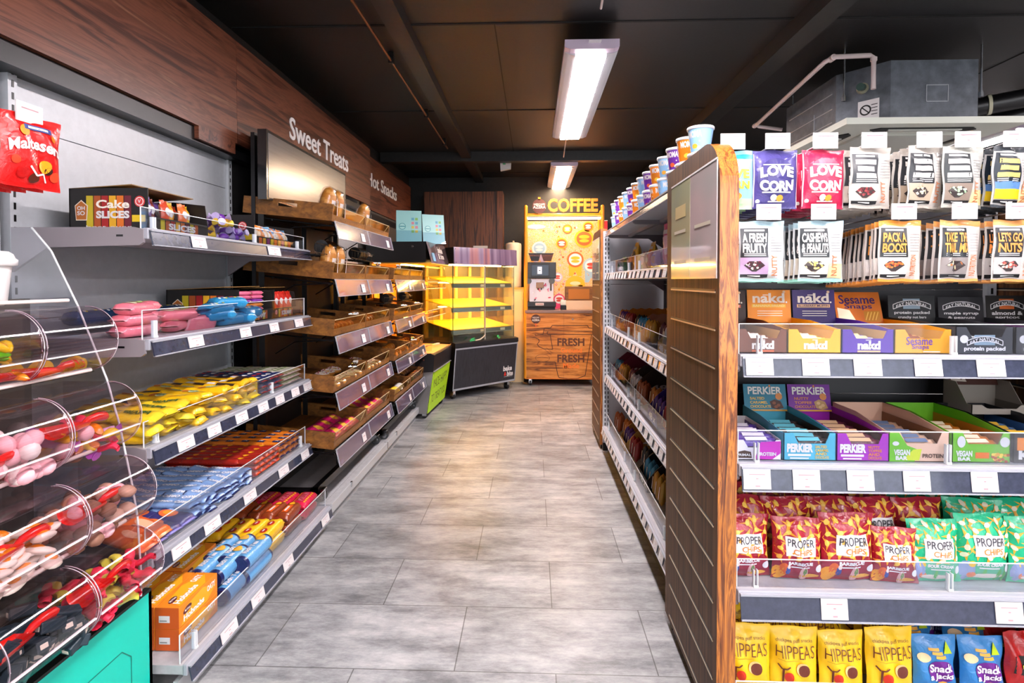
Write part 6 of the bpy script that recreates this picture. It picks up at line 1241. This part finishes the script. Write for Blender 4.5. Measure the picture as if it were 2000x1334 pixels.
for i in range(14):
    rnd = random.Random(i + 30); blue = i % 2 == 0
    place('fl' + ('b' if blue else 'o'), gbag(*(('#5a9ac8', '#f0e8e0') if blue else ('#e8861c', '#f6d8b0')), .09, .085, 9 + blue, 'mini_pack'), L_at(2.41 + (i // 2 % 4) * .09, .08 + .05 * (i // 8), Z1 + .006), RL + rnd.uniform(-.4, .4), 'small %s pack in the yellow striped box, top left shelf, %s one' % (['orange', 'blue'][blue], NTH[i]), 'snack pack', 'mini packs in the far box', rx=-.2)
# shelf 2
Zb = 1.08
def flow(nm, c, c2, L=.16, W=.06, T=.04, mark=None, txt=None, tc='#f4f0ec', zig='#ffffff'):
    def f():
        m = MB()
        def S(a, b, w=0.):
            s = min(1, max(0, (1 - abs(2 * a - 1)) - .09) * 7); s = s ** .5; r = (math.cos(2*PI*b), math.sin(2*PI*b))
            k = 1 / max(abs(r[0]) ** 3 + abs(r[1]) ** 3, .3) ** (1 / 3)
            return (L * (a - .5), (W / 2 * (.9 + .1 * s) + w) * r[0] * k * (1 if s else 1), T / 2 + max(.0015, (T / 2) * s) * r[1] * k + (w if r[1] > 0 else 0) + .0008 * math.sin(a * 50 + b * 20))
        m.grid(lambda a, b: S(b, a), 16, 20, foil(c), True, lambda a, b: foil(c2) if (b < .045 or b > .955) else None)
        def Ft(u, v, w=0):        # top face
            s = min(1, (1 - abs(2 * u / L)) * 7) ** .5; q = min(1, abs(v) / (W / 2)); return Vector((u, v, T / 2 + (T / 2) * s * (1 - q ** 3 * .75) + .0012 + w))
        def Fs(u, v, w=0):        # long side facing the aisle
            return Vector((u, -W / 2 * 1.02 - .001 - w, T * (.08 + .84 * v)))
        if mark: mark(m, Ft, L, W)
        if txt: m.txt(txt, Ft, -L * .28, -W * .16, L * .28, W * .2, pm(tc, .4), .04, w=.0022); m.txt(txt, Fs, -L * .28, .28, L * .28, .72, pm(tc, .4), .04, w=.001)
        return m.build(nm)
    return f
def pk(m, F, L, W): m.disc(F, -L * .2, 0, .02, .018, pm('#e8e4c0', .4), .001, 14); m.rect(F, L * .0, -W * .2, L * .2, W * .2, pm('#8ac850', .4), .001, 3, 2)
for i in range(10):
    rnd = random.Random(i + 60); lay = i // 4
    place('pinkp', flow('pink_wafer_pack', '#e8788a', '#f0a0aa', .15, .06, .036, pk), L_at(1.68 + (i % 4) * .10, .09 + .05 * (i % 2), Zb + lay * .034), RL + rnd.uniform(-.35, .35), 'pink wafer pack on the second left shelf, %s from the near end' % NTH[i], 'wafer pack', 'pink wafer packs', rx=rnd.uniform(-.06, .06))
place('pinkp', None, L_at(1.98, .045, Zb + .012), RL - .1, 'pink wafer pack leaning upright against the clear guard', 'wafer pack', rx=-1.2)
def bl(m, F, L, W):
    r = random.Random(3)
    for k in range(14): m.disc(F, r.uniform(-L * .36, L * .2), r.uniform(-W * .3, W * .3), .006, .004, pm(r.choice(['#f0e040', '#f4f4f0', '#2a6ab0']), .4), .001 + k * .0001, 8)
    m.rect(F, L * .26, -W * .3, L * .36, W * .3, M_card, .001, 2, 2)
for i in range(10):
    rnd = random.Random(i + 80); place('bluep', flow('blue_biscuit_pack', '#2a8cc0', '#1a5f98', .15, .065, .045, bl), L_at(2.06 + (i % 4) * .075, .05 + .09 * (i // 4 % 2), Zb + (i // 8) * .042 + (.02 if i % 3 == 0 else 0)), RL + rnd.uniform(-.5, .5), 'bright blue biscuit pack on the second left shelf, %s of the heap' % NTH[i], 'biscuit pack', 'blue biscuit packs', rx=rnd.uniform(-.1, .1))
for i in range(6): place('navyp', flow('navy_biscuit_pack', '#143a6a', '#0e2a50', .15, .06, .045, bl), L_at(1.75 + i * .12, .30, Zb + .03), RL, 'navy biscuit pack behind the pink ones on the second left shelf, %s along' % NTH[i], 'biscuit pack', 'navy biscuit packs')
place('oh3', ohso(.30, .30, .135, None, 'SCRUMMY'), L_at(2.22, .05, Zb), RL, 'black striped cake bar box with lid on the second left shelf', 'cake box')
place('oh4', ohso(.24, .28, .13, None, 'SCRUMMY'), L_at(2.53, .05, Zb), RL, 'black striped cake bar box at the far end of the second left shelf', 'cake box')
for i in range(14):
    col = i % 2; lay = i // 2; c = ['#7a2a9c', '#d8608a', '#e0648a', '#e8861c'][lay % 4]
    place('scr%d' % (lay % 4), flow('cake_bar', c, '#f0d8a8', .10, .03, .017, None), L_at(2.29 + col * .11, .075, Zb + .005 + lay * .0175), RL, 'wrapped cake bar stacked in the striped box, %s layer, %s stack' % (NTH[lay], ['near', 'far'][col]), 'cake bar', 'cake bars in the striped box')
for i in range(4): place('scrr', slicebar('#c8281c', '#e89a1c', .05, .115), L_at(2.58 + i * .05, .07, Zb + .006), RL, 'red and orange cake bar standing at the second left shelf end, %s one' % NTH[i], 'cake bar', 'standing red cake bars', rx=-.05)
# shelf 3: yellow biscuit packs
Zc = .76
def belv(m, F, L, W): m.disc(F, 0, 0, .022, .014, pm('#d8e6c0', .4), .001, 16); m.txt('belVita', F, -.02, -.007, .02, .007, pm('#3a6a2a', .4), .02, w=.002); m.disc(F, L * .26, 0, .014, .016, pm('#c8701c', .5), .001, 12)
def dk(m, F, L, W): m.rect(F, -L * .35, -W * .3, L * .1, W * .3, pm('#3a2214', .4), .001, 4, 2); m.rect(F, L * .14, -W * .2, L * .34, W * .2, M_card, .001, 2, 2)
YS = {'y1': flow('breakfast_biscuit_pack', '#f0bc12', '#f2c61a', .13, .07, .034, belv), 'y2': flow('breakfast_biscuit_pack', '#f0bd16', '#e0a81a', .14, .06, .032, dk), 'y3': flow('breakfast_biscuit_pack', '#f0cc2a', '#f0cc2a', .14, .07, .03, None, 'belVita', '#3a5a2a')}
n = 0
for row in range(4):
    for i in range(9):
        for lay in range(3 if row < 3 else 2):
            rnd = random.Random(n * 3 + 1); n += 1; k = ['y3', 'y1', 'y2'][(i // 3 + (lay == 0)) % 3] if row < 2 else ['y2', 'y1'][(i + lay) % 2]
            place(k, YS[k], L_at(1.66 + i * .077 + rnd.uniform(-.01, .01), .075 + row * .085 + rnd.uniform(-.01, .01), Zc + lay * .030), RL + PI / 2 + rnd.uniform(-.4, .4), 'yellow breakfast biscuit pack, %s along, row %s, layer %s on the third left shelf' % (NTH[i], ['one', 'two', 'three', 'four'][row], ['one', 'two', 'three'][lay]), 'biscuit pack', 'yellow biscuit packs', rx=rnd.uniform(-.2, .2), ry=rnd.uniform(-.2, .1))
def choc(m, F, L, W): m.disc(F, -L * .2, 0, .012, .014, M_card, .001, 12); m.disc(F, L * .15, 0, .012, .012, pm('#c8281c', .4), .001, 12)
for row in range(4):
    for i in range(4):
        for lay in range(3): 
            rnd = random.Random(n); n += 1; place('navyb', flow('biscuit_bar', '#1c2a5a', '#a82a2a', .12, .045, .026, choc), L_at(2.36 + i * .05 + rnd.uniform(-.006, .006), .07 + row * .085, Zc + lay * .024), RL + PI / 2 + rnd.uniform(-.15, .15), 'navy and red biscuit bar, %s along, row %s, layer %s on the third left shelf' % (NTH[i], ['one', 'two', 'three', 'four'][row], ['one', 'two', 'three'][lay]), 'biscuit bar', 'navy biscuit bars')
for row in range(4):
    for i in range(5):
        for lay in range(3):
            rnd = random.Random(n); n += 1; place('greenb', flow('fruit_bar', '#a8b088', '#c9a8a8', .12, .04, .022, choc if False else (lambda m, F, L, W: (m.rect(F, -L * .3, -W * .25, L * .3, W * .25, pm('#e8e0d8', .4), .001, 4, 2), m.disc(F, L * .1, 0, .01, .01, pm('#7aa050', .4), .002, 12)))), L_at(2.56 + i * .038 + rnd.uniform(-.004, .004), .07 + row * .085, Zc + lay * .021), RL + PI / 2 + rnd.uniform(-.1, .1), 'pale green fruit bar, %s along, row %s, layer %s on the third left shelf' % (NTH[i], ['one', 'two', 'three', 'four'][row], ['one', 'two', 'three'][lay]), 'fruit bar', 'pale green fruit bars')
place('ybox', lambda: (lambda m: (m.box((0, 0, 0), (.13, .05, .06), card('#e8c41c'), .001), m.box((.02, -.001, .02), (.05, 0, .045), pm('#6a3a1c', .5)), m.disc(FX(-.0005), .075, .03, .014, .010, M_card), m.box((.105, -.001, .0), (.12, .0, .06), pm('#5a2a1c', .5)), m.build('biscuit_box'))[-1])(MB()), L_at(2.22, .03, Zc + .0), RL, 'small yellow box of biscuits behind the guard on the third left shelf', 'box')
# shelf 4
Zd = .433
def ply(m, F, L, W): m.disc(F, L * .2, 0, .016, .016, pm('#e0862a', .4), .001, 14); m.txt('Pleins', F, -L * .3, -.006, L * .05, .008, M_card, .02, w=.002)
for row in range(5):
    for i in range(8):
        for lay in range(3):
            rnd = random.Random(n); n += 1; place('lblue', flow('wafer_bar', '#86a8d8', '#20285a', .11, .045, .02, None, 'OREO', '#f4f4f8'), L_at(1.86 + i * .05 + rnd.uniform(-.005, .005), .06 + row * .072, Zd + lay * .02), RL + PI / 2 + rnd.uniform(-.25, .25), 'light blue wafer bar, %s along, row %s, layer %s on the fourth left shelf' % (NTH[i], ['one', 'two', 'three', 'four', 'five'][row], ['one', 'two', 'three'][lay]), 'wafer bar', 'light blue wafer bars', ry=rnd.uniform(-.2, .08), rx=rnd.uniform(-.15, .15))
for i in range(9):
    rnd = random.Random(i + 7); place('snap', flow('caramel_biscuit_pack', '#3a3474', '#8a86c8', .13, .085, .03, lambda m, F, L, W: (m.disc(F, L * .1, 0, .03, .026, pm('#e8703a', .4), .001, 18), m.disc(F, L * .1, 0, .018, .014, pm('#f6a02a', .4), .002, 14))), L_at(1.66 + (i % 3) * .075, .07 + .1 * (i // 3), Zd + .012), RL + PI / 2 + rnd.uniform(-.15, .15), 'violet pack with orange picture at the near end of the fourth left shelf, %s one' % NTH[i], 'biscuit pack', 'violet biscuit packs', ry=-.15)
for i in range(2): place('orsn', flow('orange_snack_pack', '#e8642a', '#f08a4a', .14, .09, .032, lambda m, F, L, W: m.disc(F, 0, 0, .03, .02, pm('#f6b08a', .4), .001, 16)), L_at(1.615 + i * .055, .07, Zd + .03 + i * .01), RL + PI / 2, 'orange snack pack leaning at the near end of the fourth left shelf, %s one' % NTH[i], 'snack pack', 'orange snack packs', ry=-.3)
for row in range(5):
    for i in range(5):
        for lay in range(3):
            rnd = random.Random(n); n += 1; place('redb2', flow('peanut_bar', '#a82418', '#c84a1c', .11, .042, .026, lambda m, F, L, W: m.disc(F, L * .2, 0, .012, .012, pm('#f0a01c', .4), .001, 12), None), L_at(2.28 + i * .046 + rnd.uniform(-.004, .004), .06 + row * .072, Zd + lay * .025), RL + PI / 2 + rnd.uniform(-.08, .08), 'red peanut bar, %s along, row %s, layer %s on the fourth left shelf' % (NTH[i], ['one', 'two', 'three', 'four', 'five'][row], ['one', 'two', 'three'][lay]), 'peanut bar', 'red peanut bars')
for row in range(5):
    for i in range(4):
        for lay in range(3):
            rnd = random.Random(n); n += 1; place('navo', flow('orange_bar', '#e07a1c', '#2a2a5a', .10, .046, .028, lambda m, F, L, W: (m.rect(F, -L * .4, -W * .3, -L * .05, W * .3, pm('#24285a', .35), .001, 3, 2), m.txt('N', F, -L * .3, -.008, -L * .15, .008, M_card, .04, w=.002))), L_at(2.52 + i * .055 + rnd.uniform(-.004, .004), .06 + row * .072, Zd + lay * .027), RL + PI / 2 + rnd.uniform(-.06, .06), 'navy and orange bar, %s along, row %s, layer %s on the fourth left shelf' % (NTH[i], ['one', 'two', 'three', 'four', 'five'][row], ['one', 'two', 'three'][lay]), 'chocolate bar', 'navy and orange bars')
# base deck
Ze = .114; XB = -1.033
def B_at(Y_, d, z): return (XB - d, Y_, z)
def hob(L=.21, W=.075, H=.066, c='#e8861c', c2='#c8561a', t='Hobnobs', tc='#f6f0ea', nm='biscuit_carton'):
    def f():
        m = MB(); m.box((0, 0, 0), (L, W, H), card(c), .0015); T = fr((0, 0, H), (1, 0, 0), (0, 1, 0)); F = FX(0); E = fr((0, W, 0), (0, -1, 0), (0, 0, 1)); W_ = pm(tc, .4)
        for Q, h_ in ((T, W), (F, H)):
            m.poly(Q, [(L * .05, h_ * .06), (L * .7, h_ * .06), (L * .95, h_ * .5), (L * .6, h_ * .94), (L * .2, h_ * .8)], pm('#f0ac1c', .45), .0004); m.disc(Q, L * .2, h_ * .62, .022, .010, pm('#5a1c2a', .4), .0008, 16, .2); m.txt('McVities', Q, L * .13, h_ * .57, L * .27, h_ * .68, W_, .02, w=.0016)
            m.txt(t, Q, L * .10, h_ * .18, L * .62, h_ * .48, W_, .04, w=.0014, slant=.004); m.txt('NIBBLES' if False else 'OATY', Q, L * .70, h_ * .5, L * .92, h_ * .8, W_, .04, w=.0014)
        m.rect(E, 0, 0, W, H, pm(c2, .5), .0003); m.rect(E, W * .16, H * .3, W * .62, H * .62, M_card, .0008); m.rect(E, W * .2, H * .36, W * .5, H * .42, pm('#8a8a8a', .5), .0014); return m.build(nm)
    return f
for lay in range(2):
    for d in range(4): place('hob', hob(), B_at(1.66, .05 + d * .078, Ze + lay * .067), RL, 'orange oat biscuit carton, %s layer, %s from the front of the base deck' % (['lower', 'upper'][lay], NTH[d]), 'biscuit carton', 'orange biscuit cartons')
for lay in range(2):
    for d in range(1, 4): place('hob', None, B_at(1.66 + .215, .10 + d * .078, Ze + lay * .067), RL, 'orange oat biscuit carton farther along, %s layer, %s from the front' % (['lower', 'upper'][lay], NTH[d]), 'biscuit carton', 'orange biscuit cartons')
def roll(c, c2, t):
    def f():
        m = MB(); r, L = .031, .2; m.grid(lambda a, b: ((r * math.cos(2*PI*a)) * (1 if .03 < b < .97 else .92), (r * math.sin(2*PI*a)) * (1 if .03 < b < .97 else .92) + 0, L * b), 20, 14, foil(c), True, lambda a, b: foil('#1c2458') if b > .93 or b < .05 else None)
        m.lathe([(0, .004), (r * .92, .0)], foil('#1c2458'), 20); m.lathe([(r * .92, L), (0, L + .003)], foil('#1c2458'), 20)
        fn = lambda u, v, w=0: Vector(((r + .0012 + w) * math.sin(u / r), -(r + .0012 + w) * math.cos(u / r), v)); V = lambda u, v, w=0: fn(-v, u, w)
        m.txt(t, V, .03, -.009, .125, .009, M_card, .03, w=.0016); m.disc(fn, 0, .16, .016, .02, pm(c2, .5), .001, 16); return m.build('biscuit_roll')
    return f
for i in range(9):
    rnd = random.Random(i); lay = i // 5; d = (i % 5) * .066 + lay * .033
    place('rtea', roll('#5f9fd0', '#e0a83a', 'Rich Tea'), (XB - .05 - d, 1.885 + (.0 if i < 5 else .02), Ze + .034 + lay * .054), 0, 'pale blue biscuit roll on the base deck, %s of the pile' % NTH[i], 'biscuit roll', 'pale blue biscuit rolls', rx=-PI / 2 + .02, s=1)
for i in range(6): place('rtea', None, (XB - .04 - (i % 3) * .066, 2.0 + .0 * i, Ze + .034 + .056 * (i // 3)), 0, 'pale blue biscuit roll farther along the base deck, %s one' % NTH[i], 'biscuit roll', 'farther pale blue biscuit rolls', rx=-PI / 2)
def gin(m, F, L, W):
    for k in (-.25, .1): m.disc(F, L * k, 0, L * .11, W * .22, pm('#b8281c', .4), .001, 14); m.rect(F, L * k - .01, -.003, L * k + .01, .003, M_card, .002, 2, 1)
    m.disc(F, L * .36, 0, .012, .014, pm('#8a2418', .4), .001, 12)
for lay in range(2):
    for d in range(5):
        for i in range(2): rnd = random.Random(n); n += 1; place('ging', flow('ginger_nut_pack', '#f2bd1a', '#e8a81a', .2, .06, .055, gin), B_at(2.30 - i * .06 + lay * .0, .075 + d * .064, Ze + lay * .052), RL + rnd.uniform(-.04, .04), 'yellow ginger biscuit pack with red ovals, %s layer, %s deep, %s pile' % (['lower', 'upper'][lay], NTH[d], NTH[i]), 'biscuit pack', 'yellow ginger biscuit packs') if i == 0 else None
def orn(m, F, L, W): m.rect(F, -L * .3, -W * .22, L * .15, W * .22, pm('#e8641c', .4), .001, 4, 2); m.disc(F, L * .25, 0, .014, .012, pm('#f0b01c', .4), .001, 12); m.rect(F, -L * .25, -W * .08, L * .05, W * .08, M_card, .002, 3, 1)
for lay in range(2):
    for d in range(5): rnd = random.Random(n); n += 1; place('brwn', flow('dark_biscuit_pack', '#8a3a18', '#5a2414', .17, .06, .055, orn), B_at(2.49, .075 + d * .066, Ze + lay * .052), RL + rnd.uniform(-.06, .06), 'brown and orange biscuit pack, %s layer, %s from the front of the base deck' % (['lower', 'upper'][lay], NTH[d]), 'biscuit pack', 'brown biscuit packs')
def ch(m, F, L, W):
    for k in range(7): m.disc(F, -L * .3 + L * .1 * k, W * .3, .007, .005, pm('#f0b01c', .4), .001, 8); m.disc(F, -L * .3 + L * .1 * k, -W * .3, .007, .005, pm('#f0b01c', .4), .001, 8)
    m.rect(F, -L * .28, -W * .16, L * .28, W * .16, pm('#f08aa0', .4), .001, 4, 2)
for lay in range(2):
    for d in range(4): rnd = random.Random(n); n += 1; place('crim', flow('crimson_sharing_pack', '#d81e4a', '#b8142c', .18, .085, .045, ch, 'CHUNKY', '#a8142c'), B_at(2.665, .08 + d * .09, Ze + lay * .042), RL + rnd.uniform(-.08, .08), 'crimson biscuit pack with gold dots, %s layer, %s from the front of the base deck' % (['lower', 'upper'][lay], NTH[d]), 'biscuit pack', 'crimson biscuit packs')
